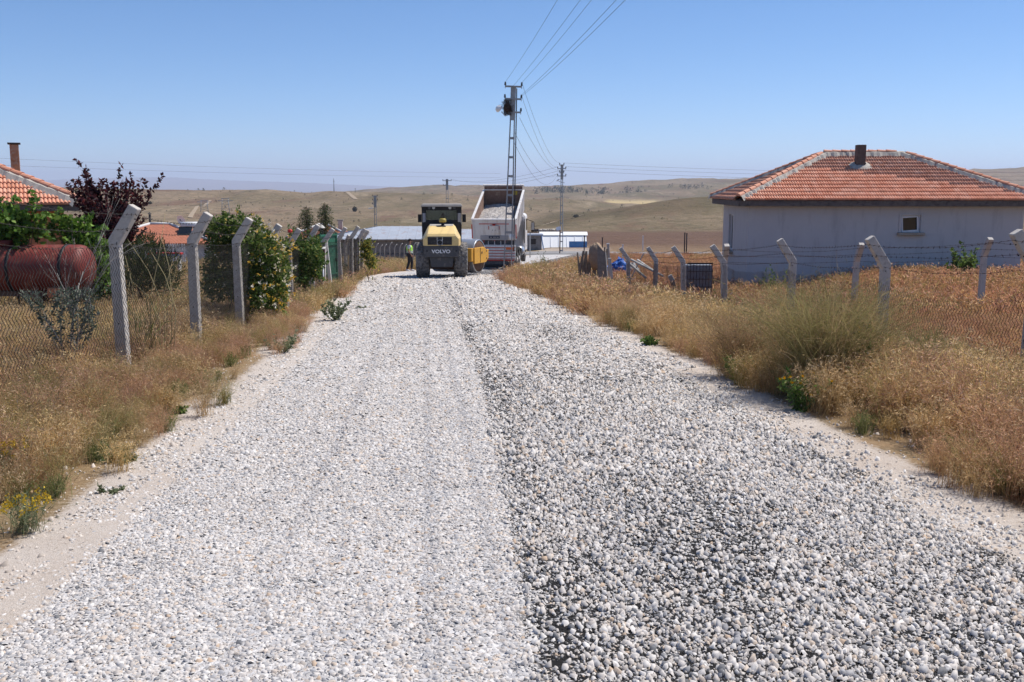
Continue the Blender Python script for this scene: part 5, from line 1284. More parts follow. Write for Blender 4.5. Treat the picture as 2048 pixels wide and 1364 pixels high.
def foliage(root, blobs, n, L, W, cols, name='foliage', shell=.5, droop=.2, up=.2, m='leaf', zmin=None, sprays=70):
    P, d = blob_points(blobs, n, shell); D = unit(d + rng.normal(0, .55, d.shape) + np.array([0, 0, up-droop]))
    if sprays:          # loose shoots breaking the outline
        sp, sd2 = blob_points(blobs, sprays, .92); k = 16; tt = np.tile(np.linspace(0, 1, k), sprays)[:, None]; dd = unit(sd2*.8 + rng.normal(0, .35, sd2.shape) + np.array([0, 0, .55])); ln = rng.uniform(.12, .42, sprays)[:, None]
        A = np.repeat(sp, k, 0); B = np.repeat(dd, k, 0); LN = np.repeat(ln, k, 0); P = np.concatenate([P, A + B*LN*tt + np.array([0, 0, -.35])*LN*tt**2 + rng.normal(0, .012, A.shape)]); D = np.concatenate([D, unit(B*.4 + rng.normal(0, .7, B.shape))])
    if zmin is not None: k = P[:, 2] > zmin; P, D = P[k], D[k]
    n = len(P); V, F, C = leaves_np(P, D, L*rng.uniform(.6, 1.25, n), W*rng.uniform(.7, 1.2, n), pick(cols, n))
    return put(name, np_mesh(name, V, F, m, C), root)
def stems(root, lines, m='bark', name='stem', n=5):
    mb = MB()
    for pts, r0, r1 in lines: mb.tube(pts, list(np.linspace(r0, r1, len(pts))), n)
    return mb.build(name, m, root)
def grow(p, d, L, r, depth, out, spread=.6, upb=.15, kids=3, seg=4, taper=.6):
    """branching limbs; out collects (points, r0, r1)"""
    pts = [Vector(p)]; d = Vector(d).normalized()
    for k in range(seg):
        d = (d + Vector((random.gauss(0, .13), random.gauss(0, .13), random.gauss(0, .08)+upb*.15))).normalized(); pts.append(pts[-1] + d*L/seg)
    out.append((pts, r, r*taper))
    if depth > 0:
        for k in range(kids):
            t = random.uniform(.35, 1.0); i = min(seg, max(1, int(t*seg))); q = (d + Vector((random.uniform(-1, 1), random.uniform(-1, 1), random.uniform(-.3, .7)))*spread).normalized()
            grow(pts[i], q, L*random.uniform(.5, .75), r*taper*.8, depth-1, out, spread, upb, kids, seg, taper)
    return out
def along(lines, n, lo=.0, r=None):
    """random points and directions along limbs"""
    seg = [(a, b) for pts, r0, r1 in lines for a, b in zip(pts[:-1], pts[1:])]; P, D = [], []
    w = np.array([(b-a).length for a, b in seg]); idx = rng.choice(len(seg), n, p=w/w.sum())
    for i in idx:
        a, b = seg[i]; t = random.random(); P.append(a.lerp(b, t)); D.append(b-a)
    return np.array([p[:] for p in P]), unit(np.array([p[:] for p in D]))
def base_at(u, v_top, Y):
    p = at(u, v_top, Y); return p.x, Y, gzs(p.x, Y)
def gblobs(loc, items):     # blobs given as (u, v, Y, ru, rv) pixels -> local ellipsoids
    out = []
    for u, v, Y, ru, rv in items:
        p = at(u, v, Y) - Vector(loc); s = F_PX/Y; out.append((p.x, p.y, p.z, ru/s, .8*(ru+rv)/2/s, rv/s))
    return out

def plum():
    x, y, z = base_at(222, 400, 24.0); t = thing('plum_tree', 'young purple leaved plum tree beside the orange house', 'tree', (x, y, z))
    L = []
    for k in range(22):
        a = random.uniform(0, 6.28); sp = random.uniform(.02, .24)
        grow((random.gauss(0, .05), random.gauss(0, .05), random.uniform(.5, 1.2)), (math.cos(a)*sp*.95-.02, math.sin(a)*sp*.95, 1), random.uniform(1.25, 1.9), .020, 1, L, .34, .5, 7, 6, .35)
    stems(t, [([Vector((0, 0, -.1)), Vector((.02, 0, .6)), Vector((0, .02, 1.1))], .06, .045)], name='trunk'); stems(t, L, 'bark', 'branch', 4)
    P, D = along(L, 12500); k = P[:, 2] > .9; P, D = P[k], D[k]; n = len(P)
    V, F, C = leaves_np(P, unit(D*.6 + rng.normal(0, .7, D.shape)), rng.uniform(.07, .12, n), rng.uniform(.045, .07, n), pick([(.050, .014, .020), (.075, .020, .026), (.035, .012, .018), (.14, .030, .030)], n, .25))
    put('crown', np_mesh('crown', V, F, 'leaf', C), t)
plum()
def vine(label, u, Y, items, n, flowers=0):
    x, y, z = base_at(u, 480, Y); t = thing('vine_bush', label, 'vine', (x, y, z)); bl = gblobs((x, y, z), items)
    foliage(t, bl, n, .115, .105, [(.10, .19, .024), (.14, .25, .036), (.20, .31, .06), (.055, .11, .02)], shell=.15)
    L = []
    for k in range(7):
        b = random.choice(bl); L.append(([Vector((random.gauss(0, .15), random.gauss(0, .1), 0)), Vector((b[0]*.5, b[1]*.5, b[2]*.6)), Vector((b[0], b[1], b[2]+b[5]*.6))], .014, .005))
    stems(t, L, 'bark', 'stem', 4)
vine('grapevine with bright leaves climbing at the left edge, beside the white door', 30, 21.5, [(12, 440, 21.5, 20, 26), (40, 462, 21.5, 24, 26), (70, 408, 21.5, 9, 9), (72, 445, 21.5, 9, 24), (5, 475, 21.5, 22, 26)], 640)
vine('bright green grapevine between the orange wall and the red tank', 150, 22.5, [(140, 448, 22.5, 24, 13), (165, 470, 22.5, 26, 24), (112, 450, 22.5, 16, 12), (190, 510, 22.3, 26, 34), (205, 550, 22.0, 22, 34), (120, 470, 22.5, 16, 10), (170, 500, 22.4, 30, 30), (215, 580, 21.8, 26, 26)], 1500)
def juniper():
    x, y, z = base_at(295, 560, 22.6); t = thing('juniper_bush', 'spiky dark green juniper bush behind the fence', 'bush', (x, y, z))
    bl = gblobs((x, y, z), [(262, 535, 22.8, 36, 50), (300, 528, 22.6, 38, 52), (335, 545, 22.4, 30, 44), (285, 560, 22.4, 52, 36), (300, 490, 23, 26, 20)])
    P, d = blob_points(bl, 5200, .2); D = unit(d*.5 + rng.normal(0, .35, d.shape) + np.array([0, 0, .75])); n = len(P)
    V, F, C = leaves_np(P, D, rng.uniform(.08, .2, n), rng.uniform(.012, .022, n), pick([(.035, .055, .018), (.055, .080, .024), (.09, .11, .035), (.022, .036, .014)], n, .2)); put('foliage', np_mesh('foliage', V, F, 'leaf', C), t)
    stems(t, grow((0, 0, -.05), (.1, 0, 1), 1.0, .03, 2, [], .7, .2), 'bark')
juniper()
def honeysuckle():
    Y = 20.2; x, y, z = base_at(500, 600, Y); t = thing('honeysuckle_bush', 'sprawling honeysuckle bush covered in yellow and cream flowers on the fence', 'bush', (x, y, z))
    it = [(450, 470, 20.6, 40, 34), (490, 475, 20.6, 46, 40), (470, 500, 20.8, 50, 26), (432, 455, 20.8, 20, 18), (520, 505, 20.0, 38, 40), (545, 545, 19.9, 34, 44), (520, 560, 20.0, 30, 46), (552, 590, 19.7, 22, 40), (528, 612, 19.5, 22, 40), (450, 530, 21.0, 42, 46), (485, 555, 20.8, 36, 46), (440, 570, 21.2, 34, 30), (508, 450, 20.6, 12, 14), (455, 440, 20.6, 12, 12), (560, 500, 20.3, 20, 22)]
    bl = gblobs((x, y, z), it)
    foliage(t, bl, 15000, .078, .048, [(.05, .09, .016), (.08, .135, .024), (.13, .19, .04), (.20, .24, .07)], shell=.45)
    P, d = blob_points(bl, 1500, .97); P = P + d*.07; right = rng.uniform(0, 1, len(P)) < np.clip(.30 + (P[:, 0])*.9, .10, .95); P, d = P[right], d[right]
    Pp = np.repeat(P, 5, 0) + rng.normal(0, .014, (len(P)*5, 3)); Dd = np.repeat(d, 5, 0) + rng.normal(0, .6, (len(P)*5, 3)); n = len(Pp)
    c = np.repeat(pick([(.72, .46, .06), (.70, .53, .16), (.78, .70, .48), (.80, .76, .66), (.60, .36, .05)], len(P), .1), 5, 0)
    V, F, C = leaves_np(Pp, Dd, rng.uniform(.04, .075, n), rng.uniform(.02, .034, n), c); put('blossom', np_mesh('blossom', V, F, 'leaf', C), t)
    L = []
    for k in range(16):
        b = random.choice(bl); p0 = Vector((random.gauss(-.1, .25), random.gauss(0, .12), -.05)); L.append(([p0, p0.lerp(Vector(b[:3]), .5)+Vector((0, 0, .15)), Vector(b[:3])+Vector((0, 0, b[5]*.5))], .016, .005))
    stems(t, L, 'bark', 'stem', 4)
    x, y, z = base_at(615, 540, 27.0); t = thing('garden_shrub', 'dense green shrub with a few cream flowers left of the green gate', 'shrub', (x, y, z))
    bl = gblobs((x, y, z), [(600, 505, 26.9, 22, 26), (622, 520, 26.9, 24, 34), (606, 540, 26.8, 26, 30), (592, 482, 27.2, 14, 18), (628, 490, 27.2, 12, 20)])
    foliage(t, bl, 3600, .085, .055, [(.05, .10, .018), (.08, .15, .03), (.13, .20, .045), (.20, .23, .07)], shell=.35)
    P, d = blob_points(bl, 60, .95); V, F, C = leaves_np(np.repeat(P, 4, 0), np.repeat(d, 4, 0)+rng.normal(0, .5, (240, 3)), .055, .03, pick([(.78, .70, .48), (.72, .5, .1)], 240)); put('blossom', np_mesh('blossom', V, F, 'leaf', C), t)
    stems(t, grow((0, 0, -.05), (0, 0, 1), .9, .03, 2, [], .6, .2), 'bark')
    x, y, z = base_at(738, 530, 39.5); t = thing('honeysuckle_bush', 'small yellow flowered bush at the far end of the roadside fence', 'bush', (x, y, z))
    bl = gblobs((x, y, z), [(735, 505, 39.5, 7, 14), (741, 522, 39.2, 8, 12), (733, 490, 39.5, 5, 8)]); foliage(t, bl, 900, .09, .06, [(.06, .11, .02), (.14, .19, .04), (.30, .28, .06), (.5, .38, .06)], shell=.3); stems(t, grow((0, 0, -.05), (0, 0, 1), .7, .02, 1, [], .6), 'bark')
honeysuckle()
def cedar(label, u, vtop, Y, H, wid, seed):
    random.seed(seed); x, y, z = base_at(u, vtop, Y); top = at(u, vtop, Y); H = top.z - z; t = thing('cedar_tree', label, 'tree', (x, y, z)); L = []; P = []; D = []
    stems(t, [([Vector((0, 0, -.1)), Vector((.02, 0, H*.5)), Vector((0, 0, H))], .07, .008)], name='trunk')
    for k in range(120):
        h = H*(.12 + .86*(k/120)**.85); a = k*2.4 + random.uniform(-.3, .3); Lb = wid*(1-h/H)**.75*random.uniform(.7, 1.2) + .08
        d = Vector((math.cos(a), math.sin(a), random.uniform(.05, .35))); p0 = Vector((0, 0, h)); pts = [p0, p0 + d*Lb*.5, p0 + d*Lb + Vector((0, 0, -.16*Lb))]; L.append((pts, .012, .003))
    stems(t, L, 'bark', 'branch', 3)
    P, D = along(L, 6500); n = len(P); P = P + rng.normal(0, .035, P.shape) + np.array([0, 0, -.03]); V, F, C = leaves_np(P, unit(D*.5 + rng.normal(0, .5, D.shape) + np.array([0, 0, -.25])), rng.uniform(.05, .13, n), rng.uniform(.014, .028, n), pick([(.055, .080, .028), (.085, .11, .04), (.12, .14, .055), (.035, .055, .02)], n, .2))
    put('crown', np_mesh('crown', V, F, 'leaf', C), t); random.seed(7+seed)
cedar('bushier of two young cedars behind the green gate', 613, 411, 36, 3.4, 1.0, 3); cedar('slim pointed young cedar behind the green gate', 649, 404, 37, 3.6, .85, 4)
def dead_shrub():
    Y = 12.1; x, y, z = base_at(120, 700, Y); t = thing('dry_sapling', 'half dead grey branched sapling with blue green leaves by the fence', 'sapling', (x, y, z)); L = []
    random.seed(15)
    for k in range(4): grow((random.gauss(0, .05), random.gauss(0, .05), -.05), (random.uniform(-.35, .3), random.uniform(-.15, .15), 1), random.uniform(.95, 1.3), .016, 3, L, .66, .3, 3, 5, .5)
    stems(t, L, 'grey_twig', 'branch', 5)
    P, D = along(L, 6500); k = (P[:, 2] < 1.15) & (P[:, 2] > .12) & (np.abs(P[:, 0]) < .55); P, D = P[k][:1150], D[k][:1150]; n = len(P)
    V, F, C = leaves_np(P, unit(D*.4 + rng.normal(0, .7, D.shape)), rng.uniform(.04, .075, n), rng.uniform(.018, .032, n), pick([(.09, .125, .09), (.13, .165, .12), (.065, .095, .065), (.21, .24, .18)], n)); put('foliage', np_mesh('foliage', V, F, 'leaf', C), t); random.seed(16)
dead_shrub()
def reeds():
    Y = 13.6; x, y, z = base_at(290, 640, Y); t = thing('tall_reeds', 'tall yellowing reed stalks leaning by the first fence post', 'reeds', (x, y, z))
    for (u0, v0, u1, v1) in ((300, 600, 330, 428), (330, 620, 255, 478), (345, 610, 322, 470), (270, 640, 250, 510), (320, 640, 262, 560), (352, 620, 300, 500), (310, 650, 345, 520), (240, 660, 262, 545), (335, 600, 360, 500)):
        a = at(u0, v0, Y) - Vector((x, y, z)); b = at(u1, v1, Y+random.uniform(-.3, .3)) - Vector((x, y, z)); a0 = Vector((a.x*.8, a.y, -.05))
        MB().tube([a0, a, a.lerp(b, .5)+Vector((.03, 0, .06)), b], [.0065, .006, .005, .002], 5).build('stalk', 'dry_stem', t)
    L = [([Vector((random.uniform(-.3, .3), 0, 0)), Vector((random.uniform(-.3, .3), 0, .8))], .003, .002) for _ in range(8)]
    P, D = along(L, 90); n = len(P); V, F, C = leaves_np(P, unit(np.array([0, 0, 1.]) + rng.normal(0, .45, (n, 3))), rng.uniform(.2, .45, n), .014, pick([(.22, .22, .07), (.36, .30, .12), (.13, .16, .05)], n)); put('blade_leaves', np_mesh('blade_leaves', V, F, 'leaf', C), t)
reeds()

# ---- fine stemmed bushes, thistles and flowers of the verge
def stem_cloud(n, h, spread, w, cols, tips, tipcol, twig=5, droop=.25, seed=1, tipsize=(.012, .028), base_r=.06):
    """numpy tuft of curved ribbons with side twigs and seed heads"""
    r = np.random.default_rng(seed)
    az = r.uniform(0, 2*np.pi, n); le = r.uniform(.05, 1, n)**.7*spread; hh = h*r.uniform(.55, 1.0, n)
    B = np.stack([r.normal(0, base_r, n), r.normal(0, base_r, n), np.full(n, -.03)], 1); dirx = np.stack([np.cos(az), np.sin(az)], 1)
    def pt(t, k=slice(None)):
        t = np.asarray(t)
        out = np.empty((len(B[k]), 3)); e = le[k]*hh[k]*(t**1.5); out[:, :2] = B[k][:, :2] + dirx[k]*e[:, None]; out[:, 2] = B[k][:, 2] + hh[k]*t*(1-droop*le[k]*t*.6); return out
    c0 = pick(cols, n, .18, r)
    Vs, Fs, Cs = [], [], []; off = 0
    def ribbon(P, ww, c):
        nonlocal off
        m = len(P); k = P[0].shape[0]; d = unit(P[-1]-P[0]); S = unit(np.cross(d, r.normal(0, 1, (k, 3))))
        V = np.stack([q for i, p in enumerate(P) for q in (p - S*ww*(1-i/m*.8)*.5, p + S*ww*(1-i/m*.8)*.5)], 1); idx = off + np.arange(k)[:, None]*(2*m)
        F = np.concatenate([idx + np.array([2*i, 2*i+1, 2*i+3, 2*i+2]) for i in range(m-1)]); Vs.append(V.reshape(-1, 3)); Fs.append(F); Cs.append(np.repeat(c, 2*m, 0)); off += k*2*m
    ribbon([pt(np.zeros(n)), pt(np.full(n, .4)), pt(np.full(n, .75)), pt(np.ones(n))], w, c0)
    if twig:
        k = np.repeat(np.arange(n), twig); t = r.uniform(.35, .98, len(k)); P0 = pt(t, k); L = (h*.22*r.uniform(.4, 1.2, len(k)))[:, None]
        d = unit(np.concatenate([dirx[k]*.5, np.full((len(k), 1), .55)], 1) + r.normal(0, .6, (len(k), 3))); ribbon([P0, P0 + d*L*.5, P0 + d*L + np.array([0, 0, -.12])*L], w*.75, c0[k]*r.uniform(.85, 1.15, (len(k), 1)))
        T0, TD = P0 + d*L, d
    else: T0, TD = pt(np.ones(n)), unit(pt(np.ones(n))-pt(np.full(n, .75)))
    if tips:
        k = r.integers(0, len(T0), tips); P = T0[k] + r.normal(0, .012, (tips, 3)); Dd = unit(TD[k]*.7 + r.normal(0, .35, (tips, 3)) + np.array([0, 0, -droop]))
        V, F, C = leaves_np(P, Dd, r.uniform(*tipsize, tips), r.uniform(.25, .42, tips)*tipsize[0], pick(tipcol, tips, .15, r), r); Vs.append(V); Fs.append(F+off); Cs.append(C); off += len(V)
    return np.concatenate(Vs), np.concatenate(Fs), np.concatenate(Cs)
OLIVE = [(.25, .22, .085), (.32, .275, .11), (.40, .33, .155), (.38, .26, .14)]
def wild(name, label, cat, loc, data, part='stems'):
    t = thing(name, label, cat, loc); put(part, np_mesh(part, *data[:2], 'blade_own', data[2]), t); return t
def g3(x, y): return (x, y, gzs(x, y))
wild('feathery_bush', 'big feathery olive bush of fine dry stems overhanging the right verge', 'bush', g3(3.55, 11.2), stem_cloud(1200, 1.5, .8, .0045, OLIVE, 9000, [(.30, .26, .10), (.36, .28, .14), (.20, .19, .06), (.40, .25, .15)], 7, .3, 21, base_r=.16))
wild('feathery_bush', 'reddish dry feathery bush leaning beside the big olive bush', 'bush', g3(2.95, 12.7), stem_cloud(560, 1.0, .9, .0045, [(.30, .18, .10), (.34, .22, .12), (.24, .18, .08)], 4500, [(.42, .25, .17), (.36, .24, .14), (.30, .24, .10)], 6, .3, 22, base_r=.14))
wild('feathery_bush', 'small greenish feathery bush beside the leaning fence post', 'bush', g3(5.0, 12.3), stem_cloud(480, 1.05, .7, .0045, [(.16, .17, .06), (.22, .21, .08), (.28, .24, .1)], 3500, [(.25, .24, .09), (.34, .28, .13)], 6, .3, 23, base_r=.14))
def thistle(label, loc, h, n, seed, spread=.45, heads=9):
    r = np.random.default_rng(seed); random.seed(seed); t = thing('yellow_thistle', label, 'thistle', loc); L = []; tips = []
    for k in range(n):
        a = r.uniform(0, 6.28); s = r.uniform(.05, 1)*spread; hh = h*r.uniform(.5, 1); p0 = Vector((r.normal(0, .05), r.normal(0, .05), -.03)); p2 = p0 + Vector((math.cos(a)*s, math.sin(a)*s, hh)); L.append(([p0, p0.lerp(p2, .5)+Vector((0, 0, .05*h)), p2], .006, .003)); tips.append(p2)
        for j in range(2): q = p0.lerp(p2, r.uniform(.45, .85)); e = q + Vector((r.normal(0, .1), r.normal(0, .1), r.uniform(.03, .12))); L.append(([q, e], .004, .002)); tips.append(e)
    stems(t, L, mat('thistle_stem', (.10, .15, .04), .8, var=.2), 'stem', 4)
    P, D = along(L, 520); m = len(P); V, F, C = leaves_np(P, unit(D*.3 + r.normal(0, .8, (m, 3))), r.uniform(.04, .10, m), r.uniform(.010, .02, m), pick([(.11, .19, .035), (.16, .26, .055), (.23, .30, .10), (.07, .12, .03)], m)); put('foliage', np_mesh('foliage', V, F, 'leaf', C), t)
    hd = [tips[i] for i in r.permutation(len(tips))[:heads]]
    for p in hd:
        f = MB().lathe([(0, -.014), (.010, -.010), (.014, .0), (.010, .012)], 8, c=p).build('flower_head', 'thistle_stem', t)
        m = 22; d = unit(r.normal(0, .45, (m, 3)) + np.array([0, -.2, 1])); V, F, C = leaves_np(np.tile(np.array([p.x, p.y, p.z+.008]), (m, 1)), d, r.uniform(.025, .042, m), .008, pick([(.80, .47, .01), (.85, .58, .03), (.72, .34, .01)], m, .08)); put('petals', np_mesh('petals', V, F, 'leaf', C), f)
thistle('low spiny thistle with many yellow flowers at the gravel edge, under the olive bush', g3(3.05, 10.3), .46, 15, 31, .36, 15)
thistle('spiny yellow thistle flowering among dry stems right of the low thistle', g3(3.7, 10.5), .5, 9, 32, .3, 8)
thistle('tall yellow thistle standing in the feathery bush below the fence post', g3(4.05, 11.0), .98, 5, 33, .22, 6)
def leafy(label, loc, h, w, n, cols, ls=.07, lw=.035, seed=1, name='leafy_weed'):
    random.seed(seed); t = thing(name, label, 'weed', loc); L = []
    for k in range(7): grow((random.gauss(0, .03), random.gauss(0, .03), -.03), (random.uniform(-1, 1)*w/h, random.uniform(-1, 1)*w/h, 1), h*random.uniform(.6, .95), .006, 1, L, .6, .2, 4, 4, .5)
    stems(t, L, 'thistle_stem', 'stem', 4); P, D = along(L, n); V, F, C = leaves_np(P, unit(D*.4 + rng.normal(0, .7, D.shape)), rng.uniform(.6, 1.3, n)*ls, rng.uniform(.7, 1.2, n)*lw, pick(cols, n)); put('foliage', np_mesh('foliage', V, F, 'leaf', C), t)
GREEN = [(.11, .18, .035), (.15, .23, .055), (.20, .27, .085), (.075, .12, .03)]; GREYG = [(.15, .18, .09), (.21, .24, .13), (.27, .29, .17), (.11, .14, .07)]
def on(u, v):     # ground point seen at a pixel
    lo, hi = 2.0, 90.0
    for _ in range(50):
        m = (lo+hi)/2; p = at(u, v, m); (lo, hi) = (m, hi) if p.z > gzs(p.x, p.y) else (lo, m)
    p = at(u, v, lo); return (p.x, p.y, gzs(p.x, p.y))
leafy('bright green leafy weed at the right gravel edge before the olive bush', on(1478, 768), .34, .22, 420, GREEN, seed=41)
leafy('low green weed mat on the right shoulder beside golden grass', on(1300, 690), .2, .35, 320, GREEN, seed=42)
leafy('dark green weed growing from golden grass near the lattice pole', on(1105, 592), .75, .30, 420, GREEN, .1, .05, seed=43)
leafy('green leafy clump in the shade of red grass at the lower right corner', on(2030, 985), .22, .22, 380, GREEN, .06, .025, seed=44)
leafy('flat green weed on the pale left shoulder under the first fence post', on(352, 828), .12, .28, 360, GREEN, .055, .03, seed=45)
leafy('grey green creeping weed sprawling over the left shoulder', on(215, 985), .08, .36, 420, GREYG, .035, .015, seed=46)
leafy('grey green weed rising from the left shoulder above the creeping one', on(235, 925), .14, .32, 420, GREYG, .04, .016, seed=47)
leafy('upright grey green weed at the left gravel edge by the honeysuckle', on(570, 705), .34, .25, 420, GREYG, .06, .025, seed=48)
leafy('small green weed on the left shoulder halfway to the roller', on(722, 617), .12, .4, 220, GREYG, .08, .04, seed=49)
leafy('pale green sprouting weed below the green gate', on(672, 640), .5, .45, 420, GREYG, .09, .04, seed=50)
leafy('leafy green plants growing against the grey house wall', (18.2-1.8, 36.0, gzs(16.4, 36.0)), 1.35, .75, 900, GREEN, .17, .10, seed=51, name='wall_weed')
leafy('thin green weed standing before the grey wall under the left corner', (8.95, 34.5, gzs(8.95, 34.5)), 1.4, .25, 240, GREEN, .12, .07, seed=52, name='wall_weed')
leafy('tall dark weed sticking out of the red grass before the crossing road', on(1090, 540), 1.0, .2, 130, GREYG, .1, .05, seed=53)
def yellow_clump(label, loc, h, seed):
    d = stem_cloud(90, h, .75, .004, GREYG, 0, None, 4, .1, seed, base_r=.05); t = wild('yellow_yarrow', label, 'wildflower', loc, d); r = np.random.default_rng(seed); m = 34
    top = d[0][d[0][:, 2] > h*.55]; c = top[r.integers(0, len(top), m)]; P = np.repeat(c, 16, 0) + r.normal(0, .011, (m*16, 3)); V, F, C = leaves_np(P, r.normal(0, .5, P.shape)+np.array([0, 0, 1]), .014, .012, pick([(.62, .42, .03), (.70, .50, .05), (.50, .33, .03)], len(P), .12)); put('blossom', np_mesh('blossom', V, F, 'leaf', C), t)
    P = d[0][r.integers(0, len(d[0]), 260)]; V, F, C = leaves_np(P, r.normal(0, .6, P.shape)+np.array([0, 0, .4]), .035, .009, pick(GREYG, 260)); put('foliage', np_mesh('foliage', V, F, 'leaf', C), t)
yellow_clump('yellow flowered clump at the left edge on the pale shoulder', on(52, 1062), .30, 61)
yellow_clump('yellow flowers at the left picture edge above the lower clump', on(8, 960), .34, 62)
yellow_clump('smaller yellow flowered tuft in the grass below the dry sapling', on(95, 860), .30, 63)

# ---- dry grass: instanced tufts
def grass_kit():
    kit = []; far = []
    gold = [(.46, .31, .14), (.55, .39, .19), (.62, .45, .24), (.38, .25, .12)]; goldt = [(.68, .50, .29), (.62, .44, .23), (.72, .56, .35)]
    red = [(.47, .28, .17), (.54, .33, .20), (.40, .25, .14)]; redt = [(.62, .38, .27), (.55, .31, .21), (.68, .46, .34), (.48, .28, .19)]
    for s in range(3): kit.append(stem_cloud(80, .62, .55, .0048, gold, 420, goldt, 3, .5, 200+s, (.024, .05), .07))       # 0-2 gold
    for s in range(3): kit.append(stem_cloud(80, .58, .60, .0042, red, 420, redt, 4, .4, 210+s, (.016, .036), .08))          # 3-5 red
    for s in range(2): kit.append(stem_cloud(70, .22, 1.5, .005, [(.50, .38, .22), (.42, .31, .18), (.34, .25, .14)], 60, goldt, 2, .6, 220+s, (.02, .04), .1))   # 6-7 litter
    for s in range(2): kit.append(stem_cloud(60, .36, .7, .008, [(.12, .15, .05), (.18, .20, .07), (.24, .24, .10)], 120, [(.26, .26, .11), (.35, .31, .14)], 4, .2, 230+s, (.015, .03), .06))  # 8-9 green
    for s in range(2): kit.append(stem_cloud(70, .62, .6, .004, OLIVE, 260, [(.32, .27, .12), (.38, .28, .15)], 6, .3, 240+s, (.012, .024), .07))   # 10-11 olive
    for cols, tc, n in ((gold, goldt, 2), (red, redt, 2), (OLIVE, [(.30, .26, .11)], 1)):
        for s in range(n): kit.append(stem_cloud(46, .62, .75, .016, cols, 120, tc, 2, .4, 250+len(kit), (.05, .10), .16))                   # 12-13 14-15 16 coarse
    return kit
def scatter_grass():
    col = bpy.data.collections.new('grass_kit'); kit = grass_kit()
    for i, (V, F, C) in enumerate(kit): o = bpy.data.objects.new('tuft_%02d' % i, np_mesh('tuft', V, F, 'blade', C)); col.objects.link(o)
    X, Y, I, S, T = [], [], [], [], []
    fl_y = np.array([p[1] for p in LEFT_POSTS]); fl_x = np.array([p[0] for p in LEFT_POSTS]); fr_y = np.array([p[1] for p in RIGHT_POSTS]); fr_x = np.array([p[0] for p in RIGHT_POSTS])
    for side in (-1, 1):
        for y0, y1, den in ((3.6, 12, 42), (12, 22, 28), (22, 42, 13), (42, 96, 3.0)):
            w = .60*y1 + 2.5; n = int(den*w*(y1-y0)); y = rng.uniform(y0, y1, n); d = rng.uniform(0, w, n)
            x = road_r(y) + d if side > 0 else road_l(y) - d
            keep = np.abs(x) < .58*y + 1.6
            edge = .46 + (fbm(x*.55, y*.55, 3, 12)-.5)*.9 + (-.12 if side < 0 else .0); keep &= d > edge
            # thin growth by the edge, on the left verge, and under the parked things
            thin = np.where(side < 0, np.clip((d-edge)/1.0, .2, 1), np.clip((d-edge)/.45, .35, 1)); patch = .45 + .9*fbm(x*.35, y*.35, 3, 33)
            keep &= rng.uniform(0, 1, n) < np.clip(thin*patch, 0, 1)
            lx, ly = (x-8.62)*math.cos(R(4)) - (y-38.5)*math.sin(R(4)), (x-8.62)*math.sin(R(4)) + (y-38.5)*math.cos(R(4)); keep &= ~((lx > .35) & (lx < 11.4) & (ly > .4) & (ly < 7.6))
            keep &= ~((x < -11.3) & (y > 23.5 + (x+22)*.45) & (y < 37))
            keep &= ~((x > -13.0) & (x < -3.2) & (y > 80.5) & (y < 88)) & ~((x > -17) & (x < -3) & (y > 84.5)) & ~((x < -24) & (y > 75))
            if side < 0:
                for px, py in LEFT_POSTS[1:5]: keep &= ~((np.hypot(x-px-.12, (y-py+.45)*.6) < .42))
            x, y, d = x[keep], y[keep], d[keep]; n = len(x); q = rng.uniform(0, 1, n); v = rng.integers(0, 2, n); v3 = rng.integers(0, 3, n)
            inner = (x > np.interp(y, fr_y, fr_x)) if side > 0 else (x < np.interp(y, fl_y, fl_x))
            zone = fbm(x*.28+5, y*.28, 3, 81)
            if side > 0: pg = np.where(inner, .08, .52) + (zone-.5)*1.5; po, pgr, pl = .10, .04, .05
            else: pg = np.where(inner, .60, .34) + (zone-.5)*.8; po, pgr, pl = .18, .16, .16
            idx = np.where(q < po, 10+v, np.where(q < po+pgr, 8+v, np.where(q < po+pgr+pl, 6+v, np.where(rng.uniform(0, 1, n) < pg, v3, 3+v3))))
            s = rng.uniform(.7, 1.4, n)
            if side > 0: s *= np.where(inner, .92, 1.0)*np.clip(.72 + (d-.6)*.30, .65, 1.12)
            else: s *= np.where(inner, .9, np.clip(.44 + d*.20, .44, .95))
            if y0 >= 22: idx = np.where(idx < 3, 12+v, np.where(idx < 6, 14+v, np.where(idx < 8, 12+v, 16))); s *= 1.05
            if y0 >= 42: s *= np.clip(1.5 - (y-42)*.008, .8, 1.5)*.75
            X.append(x); Y.append(y); I.append(idx); S.append(s); b = rng.uniform(.86, 1.25, n)[:, None]*np.ones((1, 3)); b[:, 2] *= rng.uniform(.85, 1.1, n)
            if side > 0: b *= np.where(inner[:, None], np.array([1.0, .87, .80]), np.array([1.0, .98, .92]))
            T.append(b)
    X, Y, I, S, T = map(np.concatenate, (X, Y, I, S, T)); n = len(X); Z = gz(X, Y)
    me = bpy.data.meshes.new('dry_grass'); me.vertices.add(n); me.vertices.foreach_set('co', np.stack([X, Y, Z], -1).astype(np.float32).ravel())
    a = me.attributes.new('idx', 'INT', 'POINT'); a.data.foreach_set('value', I.astype(np.int32))
    a = me.attributes.new('scl', 'FLOAT', 'POINT'); a.data.foreach_set('value', S.astype(np.float32))
    a = me.attributes.new('rot', 'FLOAT_VECTOR', 'POINT'); a.data.foreach_set('vector', np.stack([rng.normal(0, .12, n), rng.normal(.05, .12, n), rng.uniform(0, 6.283, n)], -1).astype(np.float32).ravel())
    a = me.attributes.new('tint', 'FLOAT_COLOR', 'POINT'); a.data.foreach_set('color', np.concatenate([T, np.ones((n, 1))], 1).astype(np.float32).ravel())
    o = tag(put('dry_grass', me), 'dry golden and reddish grass covering both verges and fields', 'grass', kind='stuff')
